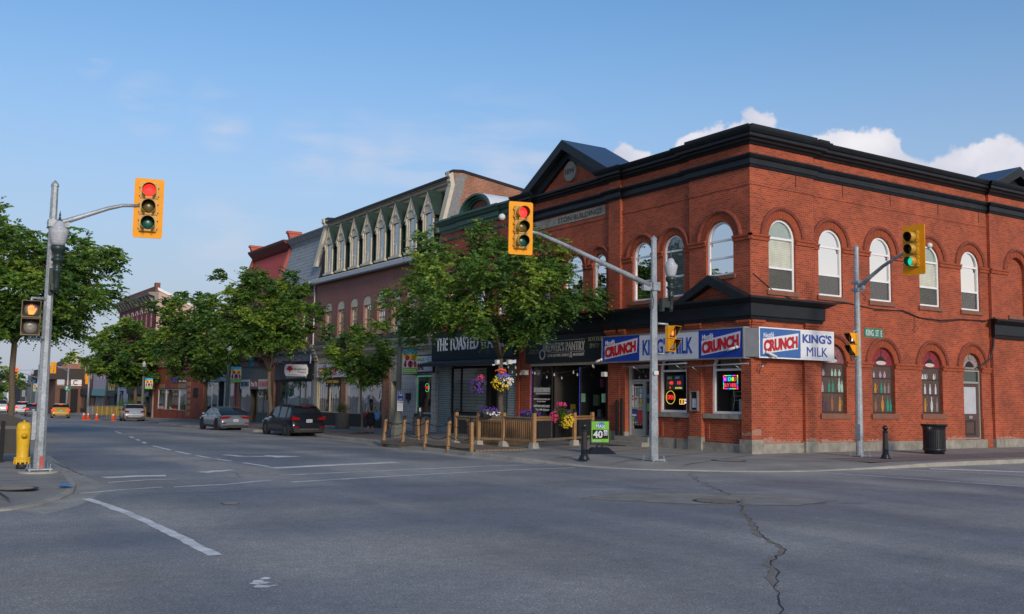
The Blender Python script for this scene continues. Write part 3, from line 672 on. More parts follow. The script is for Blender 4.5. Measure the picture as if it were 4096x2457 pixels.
    for w in loS[:3]: sb.box(SD, w[0]-w[1]/2-.1, w[0]+w[1]/2+.14, -.2, -.02, w[2]-.19, w[2])
    each(sb, 'window_sill', REDS, P)
    # plinth
    pb = MB()
    pb.box(SD, -.06, .5, -.4, .06, -.05, .47); pb.box(SD, .5, 2.6, -.3, -.05, -.05, .33); pb.box(SD, 2.58, 3.24, -.3, .05, -.05, .38)
    s_ = 3.24
    for L in (1.1, .8, 1.3, .9, 1.2, .7, 1.4, 1.0, 1.1, .75): pb.box(SD, s_+.006, min(13.9, s_+L), -.3, -.03-random.uniform(0, .02), -.05, .33); s_ += L
    s_ = 13.9
    for L in (.55, 1.3, .9, 1.4, 1.6): pb.box(SD, s_+.006, s_+L, -.3, .09-random.uniform(0, .015), -.05, .34); s_ += L
    pb.box(K, -.5, -.061, -.4, .058, -.05, .47); pb.box(K, -2.34, -.5, -.3, -.05, -.05, .3); pb.box(K, -2.99, -2.34, -.3, .04, -.05, .47); pb.box(K, -4.75, -2.99, -.3, -.05, -.05, .36); pb.box(K, -5.12, -4.75, -.3, .02, -.05, .4); pb.box(K, -7.64, -6.5, -.3, .05, -.05, .5)
    pb.box(K, -13.9, -13.1, -.3, .05, -.1, .4)
    for a, b in ((-2.33, -.47), (-4.74, -3.0)): pb.box(K, a, b, -.2, -.04, 1.12, 1.285)
    each(pb, 'plinth_stones', STONE, P)
    # eaves and string cornices
    cb = MB()
    top = [(-.1, 10.42), (.06, 10.42), (.1, 10.48), (.2, 10.51), (.22, 10.58), (.36, 10.6), (.36, 10.7), (.42, 10.72), (.48, 10.81), (.5, 10.87), (.42, 10.9), (-.1, 10.91)]
    mid = [(-.1, 9.63), (.05, 9.63), (.08, 9.7), (.12, 9.72), (.12, 9.9), (.18, 9.92), (.25, 10.0), (.25, 10.04), (-.1, 10.06)]
    lowtop = [(-.1, 10.42), (.06, 10.42), (.1, 10.5), (.2, 10.53), (.22, 10.6), (.34, 10.62), (.34, 10.7), (-.1, 10.73)]
    for pr in (top, mid):
        cornice(cb, K, pr, -2.95, 0, 1, 1, 0); cornice(cb, SD, pr, 0, 3.19, 1, 1, 0)
        cornice(cb, K, pr, -6.85, -2.95, 0, 0, R); cornice(cb, K, pr, -7.58, -6.85, 1, 1, .02); cornice(cb, K, pr if pr is mid else lowtop, -13.1, -7.58, 0, 0, R); cornice(cb, K, pr, -13.85, -13.1, 1, 1, .02)
        cornice(cb, SD, pr, 3.19, 13.93, 0, 0, R); cornice(cb, SD, pr, 13.93, 19.5, 1, 0, .03)
    each(cb, 'cornice', BLK, P)
    # coping strips lying on the cornice
    kb = MB()
    kb.box(SD, -.3, 2.95, -.35, .42, 10.9, 10.98); kb.box(K, -2.75, .32, -.35, .42, 10.901, 10.978); kb.box(SD, 3.2, 3.75, -.35, .3, 10.905, 11.01); kb.box(K, -6.6, -3.0, -.3, .2, 10.905, 10.94); kb.box(SD, 4.2, 13.8, -.3, .2, 10.905, 10.94)
    each(kb, 'coping', BLK, P)
    # pediments
    def pediment(fr, uc, hw, z0, za, d, deep):
        pm, pc, pr_ = MB(), MB(), MB()
        hh = za-z0; k1, k2 = 1-.38/hh, 1-.72/hh; W_ = hw
        pm.prism(fr, [(uc-W_*k1, z0), (uc, z0+hh*k1), (uc+W_*k1, z0)], d-.3, d-.06)
        for sgn in (-1, 1):
            o = (uc+sgn*W_, z0); a = (uc, za); m1 = (uc+sgn*W_*k1, z0); m2 = (uc, z0+hh*k1); i1 = (uc+sgn*W_*k2, z0); i2 = (uc, z0+hh*k2)
            pc.prism(fr, [o, a, m2, m1], d-.2, d+.46); pc.prism(fr, [m1, m2, i2, i1], d-.2, d+.12)
            pr_.add([fr(o[0], d+.46, o[1]+.03), fr(a[0], d+.46, a[1]+.03), fr(a[0], d-deep, a[1]+.03), fr(o[0], d-deep, o[1]+.03), fr(o[0], d+.46, o[1]+.0), fr(a[0], d+.46, a[1]+.0), fr(a[0], d-deep, a[1]+.0), fr(o[0], d-deep, o[1]+.0)], [(0, 1, 2, 3), (4, 5, 6, 7), (0, 1, 5, 4), (2, 3, 7, 6), (0, 3, 7, 4)])
        pm.build('gable', RED, P); pc.build('raking_cornice', BLK, P)
        pr_.build('gable_roof', mat('navy_metal_roof', (.03, .05, .1), .35, metal=.2, var=.2), P)
    pediment(K, -10.35, 3.45, 10.72, 12.7, -.06, 1.9)
    pediment(SD, 15.6, 1.75, 10.88, 11.7, .03, 1.3)
    # roundel with the date, name stone
    rb = MB(); rb.lathe(K(-10.3, -.12, 11.4), [(.43, 0), (.43, .1), (.41, .12)], 28, ax=K.n, smooth=False)
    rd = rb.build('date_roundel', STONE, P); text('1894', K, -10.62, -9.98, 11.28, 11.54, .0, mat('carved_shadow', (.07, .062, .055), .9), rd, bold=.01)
    ns = MB().box(K, -13.05, -7.95, R-.02, R+.03, 9.2, 9.58).build('name_stone', STONE, P)
    text('HORSEY', K, -12.9, -11.4, 9.29, 9.5, R+.03, MATS['carved_shadow'], ns) if False else None
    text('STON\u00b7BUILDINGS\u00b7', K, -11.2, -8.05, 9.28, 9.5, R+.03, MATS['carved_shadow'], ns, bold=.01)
    # shopfront cornice, small pediment
    sc = MB(); pr = [(-.2, 4.44), (.1, 4.44), (.13, 4.54), (.18, 4.58), (.18, 4.98), (.26, 5.02), (.4, 5.1), (.46, 5.13), (.46, 5.2), (-.2, 5.24)]
    cornice(sc, K, pr, -7.78, 0, 0, 1, 0); cornice(sc, SD, pr, 0, 3.32, 1, 1, 0)
    cornice(sc, K, pr, -13.9, -7.8, 0, 0, -.08)
    each(sc, 'shop_cornice', BLK, P)
    s2 = MB(); cornice(s2, SD, pr, 14.0, 19.5, 1, 0, .03); s2.build('shop_cornice', BLK, P)
    sp = MB()
    for sgn in (-1, 1):
        sp.prism(K, [(-1.6+sgn*1.75, 5.2), (-1.6, 6.05), (-1.6, 5.72), (-1.6+sgn*1.2, 5.2)], -.1, .42)
    sp.build('door_pediment', BLK, P)
    MB().prism(K, [(-2.8, 5.2), (-1.6, 5.8), (-.4, 5.2)], -.1, .12).build('gable', RED, P)
    bs = MB().box(K, -2.25, -.55, -.12, -.02, 4.0, 4.43).build('bank_stone', STONE, P); text('BANK', K, -2.1, -.75, 4.1, 4.38, -.02, MATS['carved_shadow'], bs)
    # roof deck
    MB().xbox(24.6, 43.6, 23.3, 37.0, 10.5, 10.6).build('roof', mat('tar_roof', (.06, .06, .065), .9), P)
    # ground floor windows and door, King side
    for i, w in enumerate(lo):
        wo = window(K, P, w[0], w[1], w[2], w[3], w[4], d=-.24, bars=(2.8,), t=.085, glass=SHOPG, back=False)
        MB().box(K, w[0]-.68, w[0]+.68, -1.3, -1.25, 1.3, 3.4).box(K, w[0]-.7, w[0]-.66, -1.3, -.3, 1.3, 3.4).box(K, w[0]+.66, w[0]+.7, -1.3, -.3, 1.3, 3.4).box(K, w[0]-.7, w[0]+.7, -1.3, -.3, 3.4, 3.45).box(K, w[0]-.7, w[0]+.7, -1.3, -.3, 1.26, 1.3).build('dark_room', mat('shop_interior', (.035, .035, .035), .9), wo)
        MB().box(K, w[0]-.6, w[0]+.6, -.5, -.46, 2.84, 3.35).build('upper_panel', mat('tan_panel', (.2, .18, .14), .8), wo)
    sh = MB()
    for z in (1.75, 1.9, 2.05): sh.box(K, -1.6, -.75, -.8, -.78, z, z+.015)
    sh.box(K, -1.05, -.65, -.7, -.5, 1.35, 1.8); sh.tube([K(-1.3, -.5, 2.1), K(-1.25, -.5, 1.75), K(-1.35, -.5, 1.4)], .015, 5)
    each(sh, 'window_goods', mat('pale_plastic', (.4, .45, .45), .5), P)
    dm = mat('grey_door_metal', (.33, .32, .31), .5, var=.1)
    dr = MB(); dr.ring(K, rect(-6.5, -5.15, .35, 3.0), rect(-6.4, -5.22, .4, 2.92), -.3, -.16, closed=True); dr.box(K, -6.4, -5.22, -.28, -.18, 2.42, 2.5); dr.box(K, -5.62, -5.54, -.28, -.18, .4, 2.42)
    d0 = dr.build('door_frame', dm, P)
    dl = MB(); dl.ring(K, rect(-6.39, -5.63, .4, 2.41), rect(-6.3, -5.72, .62, 2.33), -.27, -.2, closed=True); dl.box(K, -6.3, -5.72, -.26, -.19, 1.32, 1.4); dd = dl.build('door', dm, P)
    MB().sheet(K, rect(-6.31, -5.71, .6, 2.35), -.24).build('pane', SHOPG, dd)
    gb = MB()
    for k in range(6): gb.tube([K(-6.27+k*.1, -.21, .75), K(-6.27+k*.1, -.21, 2.25)], .011, 5)
    for z in (.85, 1.45, 1.52, 2.2): gb.box(K, -6.3, -5.72, -.222, -.205, z, z+.02)
    gb.build('security_bars', mat('white_bars', (.6, .62, .62), .5), dd)
    MB().box(K, -5.54, -5.22, -.25, -.24, .4, 2.42).build('side_light', SHOPG, P); MB().box(K, -6.4, -5.22, -.25, -.24, 2.5, 2.92).build('transom_light', SHOPG, P)
    rm = MB(); rm.box(K, -6.5, -5.1, -1.5, -1.45, .3, 3).box(K, -6.6, -6.52, -1.5, -.3, .3, 3).box(K, -5.12, -5.06, -1.5, -.3, .3, 3).box(K, -6.5, -5.1, -1.5, -.3, .28, .34).box(K, -6.5, -5.1, -1.5, -.3, 3, 3.05)
    for z in (.75, 1.1, 1.45, 1.8): rm.box(K, -5.55, -5.15, -.7, -.3, z, z+.02)
    rm.build('dark_room', mat('beige_interior', (.12, .105, .085), .9), P)
    po = [(-6.36, -6.27, 1.9, 2.3, (.6, .6, .62)), (-6.35, -6.28, 1.72, 1.9, (.35, .05, .05)), (-6.36, -6.27, 1.45, 1.7, (.6, .6, .62)), (-6.2, -6.0, 1.42, 1.85, (.5, .45, .4)), (-6.34, -6.05, .95, 1.36, (.03, .08, .3)), (-6.34, -6.2, .95, 1.08, (.2, .5, .05)), (-6.0, -5.76, .84, 1.34, (.45, .03, .04)), (-5.9, -5.78, 1.5, 1.75, (.45, .4, .05)), (-5.5, -5.32, 1.8, 1.95, (.03, .2, .35)), (-5.46, -5.3, 1.3, 1.6, (.15, .4, .15)), (-5.9, -5.78, 1.8, 1.95, (.5, .55, .6)), (-5.9, -5.77, 2.0, 2.15, (.3, .5, .55))]
    for q, (a, b, z0, z1, c) in enumerate(po):
        MB().box(K, a, b, -.198+q*.0005, -.192+q*.0005, z0, z1).build('poster', mat('poster_ink', c, .6) if False else mat('poster_%d' % q, c, .6), dd)
    text('$108,152', K, -6.33, -6.08, 1.1, 1.17, -.19, WHT, dd); text('BEER', K, -6.17, -6.04, 1.74, 1.8, -.19, MATS['poster_1'], dd)
    text('6', K, -6.34, -6.29, 1.76, 1.84, -.195, WHT, dd)
    # steps
    st = MB(); st.box(K, -7.1, -4.9, 0, .55, -.05, .16); st.box(K, -6.9, -4.95, -.2, .22, -.05, .34); st.build('door_steps', mat('step_concrete', (.25, .24, .21), .9, var=.2, scale=8), P)
    MB().box(K, -6.95, -5.75, .6, 1.2, .0, .02).build('door_mat', mat('rubber', (.02, .02, .022), .9), P)
    # notice case, socket box, conduit
    nc = MB(); nc.ring(K, rect(-2.86, -2.47, 1.36, 2.07), rect(-2.82, -2.51, 1.4, 2.03), 0, .09, closed=True); ncx = nc.build('notice_case', mat('aluminium', (.4, .4, .4), .35, metal=.7), P)
    MB().box(K, -2.82, -2.51, .02, .03, 1.4, 2.03).build('case_back', DRK, ncx); MB().box(K, -2.77, -2.57, .03, .036, 1.48, 1.8).build('notice_sheet', mat('paper', (.55, .58, .66), .8), ncx)
    cn = MB(); cn.box(K, -3.8, -3.65, -.13, -.05, .98, 1.08); cn.tube([K(-3.72, -.1, 1.0), K(-3.73, -.12, .6), K(-3.7, -.03, .36), K(-3.69, -.03, 0)], .012, 5); cn.build('socket_box', IRON, P)
    # wall slots and cables
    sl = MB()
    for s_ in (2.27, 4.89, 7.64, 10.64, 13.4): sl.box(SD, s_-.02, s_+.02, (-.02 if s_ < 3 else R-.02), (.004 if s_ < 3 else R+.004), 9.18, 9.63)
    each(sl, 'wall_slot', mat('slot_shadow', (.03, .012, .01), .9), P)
    cm = mat('black_cable', (.02, .02, .02), .6); cbm = MB()
    pts = [(0.1, .02, 6.0), (1.0, .03, 5.5), (2.0, .03, 5.25), (3.2, .03, 5.2), (5.0, -.06, 5.32), (6.5, -.07, 5.2), (8.2, -.06, 5.22), (9.2, -.06, 5.02), (10.6, -.06, 5.0), (12, -.06, 5.12), (13.6, -.04, 5.12), (14, .1, 5.3)]
    cbm.tube([SD(*p) for p in pts], .018, 5); cbm.tube([SD(u, d+.02, z-.05*sin(u*1.3)-.02) for u, d, z in pts[5:]], .012, 5)
    cbm.tube([SD(8.9, -.04, 5.05), SD(8.9, -.03, 4.7), SD(8.8, -.03, 4.5), SD(8.95, -.03, 4.45)], .012, 5)
    cbm.tube([SD(14, .1, 5.3), SD(13.95, .1, 4.7), SD(13.9, .08, 4.1), SD(13.75, .03, 3.6), SD(13.3, -.02, 3.35), SD(13.0, -.1, 3.2)], .035, 6)
    cbm.build('wall_cables', cm, P)
corner()
def salts():
    sm_ = mat('salt_efflorescence', (.32, .17, .13), .9, var=.35, scale=14); x = MB(); R_ = random.Random(5)
    def patch(fr, u0, u1, z0, h, d):
        n = max(3, int((u1-u0)/.1)); top_ = [(u0+(u1-u0)*k/n, z0+h*R_.uniform(.25, 1)) for k in range(n+1)]; x.prism(fr, [(u0, z0)]+top_+[(u1, z0)], d, d+.003)
    patch(SD, .02, .44, .62, .22, 0); patch(K, -.44, -.02, .6, .13, 0); patch(SD, .5, 1.2, .34, .32, -.13); patch(SD, 1.2, 2.5, .34, .14, -.13); patch(SD, 2.64, 3.18, .39, .14, 0)
    patch(SD, 3.5, 5.2, .34, .12, -.07); patch(SD, 6.0, 7.2, .34, .1, -.07); patch(SD, 10.8, 12, .34, .15, -.07); patch(SD, 14, 15.6, .35, .12, .03)
    each(x, 'salt_stain', sm_, CB_, gap=.01)
salts()
MURALS = []
def mural():
    brown = mat('painted_shelf_brown', (.085, .05, .042), .8, var=.35, scale=14); dark = mat('painted_shelf_line', (.035, .022, .022), .8)
    cols = dict(g=(.02, .22, .15), a=(.42, .2, .03), w=(.45, .48, .52), p=(.36, .26, .32), m=(.3, .45, .38), o=(.25, .09, .05), b=(.2, .18, .17), v=(.07, .03, .06))
    red = [mat('mural_red', (.2, .018, .03), .8, var=.45, scale=7), mat('mural_pink', (.2, .08, .095), .8, var=.5, scale=10), mat('mural_grey', (.25, .2, .2), .8, var=.5, scale=10)]
    lab = ['painted window mural with red arch, lamp and four bottle shelves beside the street sign pole', 'painted window mural above the black litter bin, with white bottles', 'leftmost painted window mural with pinkish arch beside the store sign']
    def bottle(mb, u, z, h, w, kind, d):
        if kind == 'jug': pts = [(-.5, 0), (-.55, .35), (-.4, .65), (-.28, .85), (-.35, 1), (.35, 1), (.28, .85), (.4, .65), (.55, .35), (.5, 0)]
        elif kind == 'vase': pts = [(-.3, 0), (-.55, .3), (-.5, .55), (-.18, .8), (-.18, 1), (.18, 1), (.18, .8), (.5, .55), (.55, .3), (.3, 0)]
        else: pts = [(-.5, 0), (-.5, .58), (-.2, .78), (-.18, 1), (.18, 1), (.2, .78), (.5, .58), (.5, 0)]
        mb.prism(SD, [(u+a*w, z+b*h) for a, b in pts], d, d+.004)
    spec = [(7.03, 1.34, 0, [[(-.42, 'p', 'bottle', .28), (-.05, 'p', 'vase', .28), (.2, 'p', 'vase', .28)], [(-.35, 'a', 'jug', .42), (.0, 'g', 'bottle', .48), (.2, 'b', 'bottle', .45), (.42, 'b', 'bottle', .45)], [(-.35, 'o', 'vase', .6), (.05, 'a', 'vase', .68), (.35, 'g', 'vase', .66), (.52, 'g', 'bottle', .52)]]),
            (10.0, 1.32, 0, [[(-.45, 'w', 'jug', .22), (-.28, 'w', 'jug', .22), (.25, 'w', 'jug', .24)], [(-.32, 'w', 'bottle', .46), (0, 'w', 'bottle', .46), (.35, 'w', 'bottle', .46)], [(-.33, 'a', 'jug', .6), (.08, 'w', 'vase', .68), (.42, 'b', 'bottle', .62)]]),
            (4.26, 1.36, 1, [[(-.45, 'p', 'vase', .28), (.02, 'm', 'bottle', .3), (.2, 'm', 'bottle', .3), (.42, 'm', 'vase', .28)], [(-.5, 'p', 'bottle', .4), (-.15, 'g', 'bottle', .5), (.05, 'g', 'bottle', .5), (.4, 'm', 'vase', .6), (.55, 'm', 'bottle', .48)], [(-.45, 'v', 'bottle', .6), (-.3, 'v', 'bottle', .42), (0, 'o', 'vase', .72), (.42, 'a', 'jug', .6)]])]
    for (uc, w, rk, rows), lb in zip(spec, lab):
        t = T('window_mural', lb, 'mural', SD(uc, -.2, 1.34), group='painted window murals on the side wall')
        w -= .02
        MB().prism(SD, arch(uc, w, 1.34, 3.13), -.24, -.22).build('mural_board', brown, t)
        MB().prism(SD, [(uc-w/2, 3.12)]+arch(uc, w, 1.34, 3.13)[1:-1]+[(uc+w/2, 3.12)], -.219, -.215).build('mural_sky', red[rk], t)
        sb = MB()
        for z in (3.08, 2.62, 2.05, 1.37): sb.box(SD, uc-w/2, uc+w/2, -.219, -.213, z, z+.045)
        for sg in (-1, 1): sb.box(SD, uc+sg*(w/2-.04)-.035, uc+sg*(w/2-.04)+.035, -.2188, -.2128, 1.36, 3.1)
        sb.build('painted_shelves', dark, t)
        lm = MB(); lm.box(SD, uc-.012, uc+.012, -.214, -.209, 3.45, 3.75); lm.prism(SD, [(uc-.3, 3.22), (uc-.24, 3.33), (uc-.08, 3.45), (uc+.08, 3.45), (uc+.26, 3.33), (uc+.32, 3.22)], -.214, -.209); lm.build('painted_lamp', DRK, t)
        MB().prism(SD, [(uc+.01+.3*cos(a*pi/8), 3.22+.075*sin(a*pi/8)) for a in range(16)], -.208, -.205).build('painted_light', mat('mural_cream', (.55, .45, .42), .8), t)
        for z, h, row in zip((2.67, 2.1, 1.42), (.28, .48, .68), rows):
            for du, c, kd, hh in row:
                hh *= .85; mb = MB(); bottle(mb, uc+du, z, hh, .115 if kd != 'vase' else .14, kd, -.212)
                if kd == 'jug': mb.ring(SD, [(uc+du+.06+.07*cos(q), z+hh*.6+.11*sin(q)) for q in (-1.3, -.6, 0, .6, 1.3)], [(uc+du+.06+.045*cos(q), z+hh*.6+.08*sin(q)) for q in (-1.3, -.6, 0, .6, 1.3)], -.212, -.208)
                mb.build('painted_bottle', mat('mural_'+c, cols[c], .8, var=.3, scale=12), t)
    # painted door
    t = T('painted_door', 'dark painted wooden door with pale curtain panel under the last arch of the side wall', 'door', SD(12.66, -.2, .35))
    wd = mat('painted_wood', (.085, .05, .045), .8, var=.6, scale=30); w = 1.22
    MB().box(SD, 12.66-w/2, 12.66+w/2, -.26, -.24, .36, 3.1).build('door_leaf', wd, t)
    MB().prism(SD, [(12.66-w/2, 3.13)]+arch(12.66, w, .4, 3.16)[1:-1]+[(12.66+w/2, 3.13)], -.26, -.235).build('arch_panel', red[2], t)
    fb = MB(); fb.ring(SD, rect(12.66-w/2, 12.66+w/2, .36, 3.1), rect(12.66-w/2+.06, 12.66+w/2-.06, .4, 3.04), -.24, -.19, closed=True); fb.box(SD, 12.1, 13.2, -.24, -.2, 2.56, 2.64); fb.build('door_frame', mat('weathered_frame', (.28, .29, .26), .7), t)
    MB().box(SD, 12.12, 13.2, -.239, -.225, 2.64, 3.04).build('transom_light', mat('dark_teal_glass', (.02, .04, .04), .1), t)
    MB().box(SD, 12.22, 13.05, -.239, -.23, 1.35, 2.42).build('curtain_panel', mat('pale_curtain', (.42, .44, .48), .8, var=.12, scale=3), t)
    pb = MB(); pb.ring(SD, rect(12.25, 13.0, .5, 1.1), rect(12.35, 12.9, .58, 1.02), -.239, -.225, closed=True); pb.build('door_panel', dark, t)
    lm = MB(); lm.prism(SD, [(12.36, 3.22), (12.42, 3.33), (12.58, 3.45), (12.74, 3.45), (12.92, 3.33), (12.98, 3.22)], -.234, -.228); lm.box(SD, 12.65, 12.67, -.234, -.228, 3.45, 3.7); lm.build('painted_lamp', DRK, t)
    lt = MB(); lt.box(SD, 12.55, 12.77, -.23, -.215, 1.16, 1.27); lt.build('letter_slot', mat('steel', (.45, .45, .45), .3, metal=.8), t)
mural()
# ================================================= THE ROW ON KING STREET
MAUVE = brick('mauve_painted_brick', (.29, .13, .11), (.25, .112, .095), (.16, .075, .068), ms=.006, var=.1, bump=.5)
OLDB = brick('old_orange_brick', (.33, .11, .055), (.2, .065, .04), (.34, .24, .17), ms=.012, var=.3, bl=.6, blotch=(.42, .36, .28))
DKB = brick('dark_red_brick', (.2, .05, .035), (.14, .038, .03), (.2, .13, .11), ms=.01, var=.2)
CRM = mat('cream_paint', (.52, .48, .38), .6, var=.12)
CRM2 = mat('dull_cream_paint', (.40, .36, .28), .7, var=.15)
GRN = mat('green_cornice_paint', (.03, .085, .062), .5, var=.25)
SHG = stripes('green_shingle', (.015, .036, .028), (.007, .016, .013), .16, .8, .85)
SLATE = stripes('grey_shingle', (.27, .30, .33), (.08, .09, .1), .26, .9, .8)
REDM = stripes('red_metal_roof', (.45, .06, .045), (.2, .025, .02), .3, .8, .7, vertical=True)
REDP = mat('red_roof_paint', (.42, .085, .045), .5, var=.12)
PINKS = stripes('pink_siding', (.42, .16, .14), (.2, .07, .065), .22, .8, .6, vertical=True)
PINKW = brick('pale_pink_wall', (.55, .38, .32), (.5, .34, .29), (.42, .28, .24), ms=.006, var=.08)
CHAR = mat('charcoal_paint', (.035, .038, .045), .6, var=.2)
NAVY = mat('dark_navy_board', (.012, .017, .026), .5, var=.2)
LGREY = mat('light_grey_paint', (.2, .22, .25), .6, var=.12)
def rbox(mb, t0, t1, d0, d1, z0, z1, m=0): mb.box(K, -t1, -t0, d0, d1, z0, z1, m); return mb
def shop(P, t0, t1, z0, z1, deep=1.6, base=None, basez=.55, frame=None, mull=(), goods=None, col=(.05, .045, .04), transom=None, d=-.06):
    """a glazed shop window set in its frame, with a shallow display room behind"""
    m = mat('room_%d_%d' % (col[0]*999, col[1]*999), col, .9)
    fb = MB(); fb.ring(K, rect(-t1, -t0, z0, z1), rect(-t1+.07, -t0-.07, z0+.07, z1-.07), d-.05, d+.04, closed=True)
    for u in mull: rbox(fb, u-.03, u+.03, d-.045, d+.035, z0+.06, z1-.06)
    if transom: rbox(fb, t0+.06, t1-.06, d-.044, d+.034, transom-.03, transom+.03)
    w = fb.build('shop_window', frame or CHAR, P)
    MB().sheet(K, rect(-t1+.05, -t0-.05, z0+.05, z1-.05), d-.01).build('pane', SHOPG, w)
    rm = MB(); rbox(rm, t0-.02, t1+.02, d-deep-.03, d-deep, z0-.05, z1+.05); rbox(rm, t0-.05, t0-.01, d-deep, d-.06, z0-.05, z1+.05); rbox(rm, t1+.01, t1+.05, d-deep, d-.06, z0-.05, z1+.05)
    rbox(rm, t0, t1, d-deep, d-.06, z1+.01, z1+.05); rbox(rm, t0, t1, d-deep, d-.06, z0-.05, z0-.01); rm.build('display_room', m, w)
    if goods:
        g = MB(); n = goods[0]; rnd = random.Random(int(t0*100))
        for k in range(n):
            tt = rnd.uniform(t0+.2, t1-.2); zz = z0+(0 if rnd.random() < .6 else rnd.uniform(.4, (z1-z0)*.6)); h = rnd.uniform(.15, .5); ww = rnd.uniform(.06, .22); dd = d-rnd.uniform(.25, .8)
            rbox(g, tt-ww, tt+ww, dd-.1, dd, zz, zz+h, k % len(goods[1]))
        g.build('window_display', [mat('goods_%d_%d_%d' % tuple(int(c*99) for c in q), q, .7) for q in goods[1]], w)
    return w
def flatbody(P, t0, t1, ztop, name='wall', m=None, back=14, sides=True):
    mb = MB(); mb.xbox(24.6, 24.28+back, 22.99+t0+.05, 22.99+t1-.05, -.8, ztop); o = None
    return mb.build(name, m, P)
# ---------- A: narrow building with the green cornice and arch
def bldA():
    P = T('arched_cornice_building', 'narrow red brick building with green cornice and round arch behind the street tree', 'building', K(-13.9, 0, 0))
    mb = MB(); wins = [(-15.4, 1.1, 5.6, 7.4), (-17.75, 1.3, 5.6, 7.5), (-20.1, 1.1, 5.6, 7.4)]
    wall(mb, K, -21.58, -13.92, 4.9, 10.5, [arch(*w) for w in wins]); mb.xbox(24.9, 37, 36.95, 44.5, 4.6, 10.3); rbox(mb, 13.92, 14.2, -.3, .05, -.2, 4.9); rbox(mb, 21.3, 21.58, -.3, -.01, 3.2, 4.9)
    mb.build('wall', RED, P)
    for w in wins: window(K, P, *w, d=-.14, bars=(w[3], 6.6), blind=BLIND2)
    cb = MB(); pr = [(-.2, 10.1), (.03, 10.1), (.06, 10.25), (.12, 10.3), (.14, 10.5), (.24, 10.55), (.3, 10.68), (.36, 10.72), (.36, 10.82), (-.2, 10.86)]
    cornice(cb, K, pr, -21.5, -19.5, 1, 0, 0); cornice(cb, K, pr, -19.5, -15.8, 1, 1, .1); cornice(cb, K, pr, -15.8, -13.95, 0, 0, 0)
    cornice(cb, K, [(-.1, 9.75), (.04, 9.75), (.06, 9.85), (-.1, 9.88)], -21.5, -13.95, 0, 0, 0)
    cb.build('cornice', GRN, P)
    def semi(r, n=20): return [(-17.6-r*.95*cos(pi*k/n), 10.8+r*.6*sin(pi*k/n)-.12) for k in range(n+1)]
    ab = MB(); ab.ring(K, semi(1.55), semi(1.38), -.2, .42); ab.ring(K, semi(1.38), semi(1.22), -.2, .28); ab.ring(K, semi(1.22), semi(1.08), -.2, .16); ab.build('arch_moulding', GRN, P)
    MB().prism(K, semi(1.1), -.15, .02).build('tympanum', DKB, P)
    rf = MB(); rf.ring(K, semi(1.57), semi(1.53), -1.5, .36); rf.build('barrel_roof', mat('pale_metal_roof', (.62, .66, .72), .4, var=.06), P)
    rbox(MB(), 13.95, 21.55, -12, -.2, 10.5, 10.6).build('roof', MATS['tar_roof'], P)
    # shopfront
    bo = MB(); rbox(bo, 13.95, 21.6, -.1, .42, 3.55, 5.0); bo.build('fascia_board', NAVY, P)
    tb = MB(); terr = brick('terrazzo', (.16, .2, .21), (.08, .1, .11), (.34, .4, .4), w=.13, h=.11, ms=.02, var=.35, off=.33)
    for a, b in ((20.3, 21.55), (14.2, 14.95)):
        rbox(MB(), a, b, -.35, .0, -.15, 3.3).build('terrazzo_pier', terr, P)
    aw = MB(); aw.prism(Frame(K(-21.7, 0, 0), (-1, 0, 0), (0, 1, 0)), [(0, 3.62), (0, 3.5), (1.15, 3.22), (1.15, 3.36)], 0, -7.75); aw.build('canopy', CHAR, P)
    slat = stripes('cream_slats', (.46, .44, .39), (.15, .145, .13), .16, .84, .7)
    w = shop(P, 16.8, 20.25, .95, 3.2, frame=DRK, mull=(19.3,), col=(.03, .03, .03))
    rbox(MB(), 16.9, 20.2, -.16, -.12, .9, 3.15).build('roller_slats', slat, w)
    rbox(MB(), 16.8, 20.25, -.3, -.02, -.2, .93).build('stall_riser', CHAR, P)
    w = shop(P, 15.0, 15.95, .95, 3.2, frame=DRK, col=(.03, .03, .03)); rbox(MB(), 15.05, 15.9, -.16, -.12, .9, 3.15).build('roller_slats', slat, w)
    rbox(MB(), 15.0, 15.95, -.3, -.02, -.2, .93).build('stall_riser', CHAR, P)
    rbox(MB(), 15.97, 16.78, -.5, -.42, -.1, 3.3).build('door', DRK, P)
    text('OPEN', K, -15.75, -15.2, 2.55, 2.8, -.03, mat('white_vinyl', (.55, .57, .6), .6), w, bold=.01)
bldA()
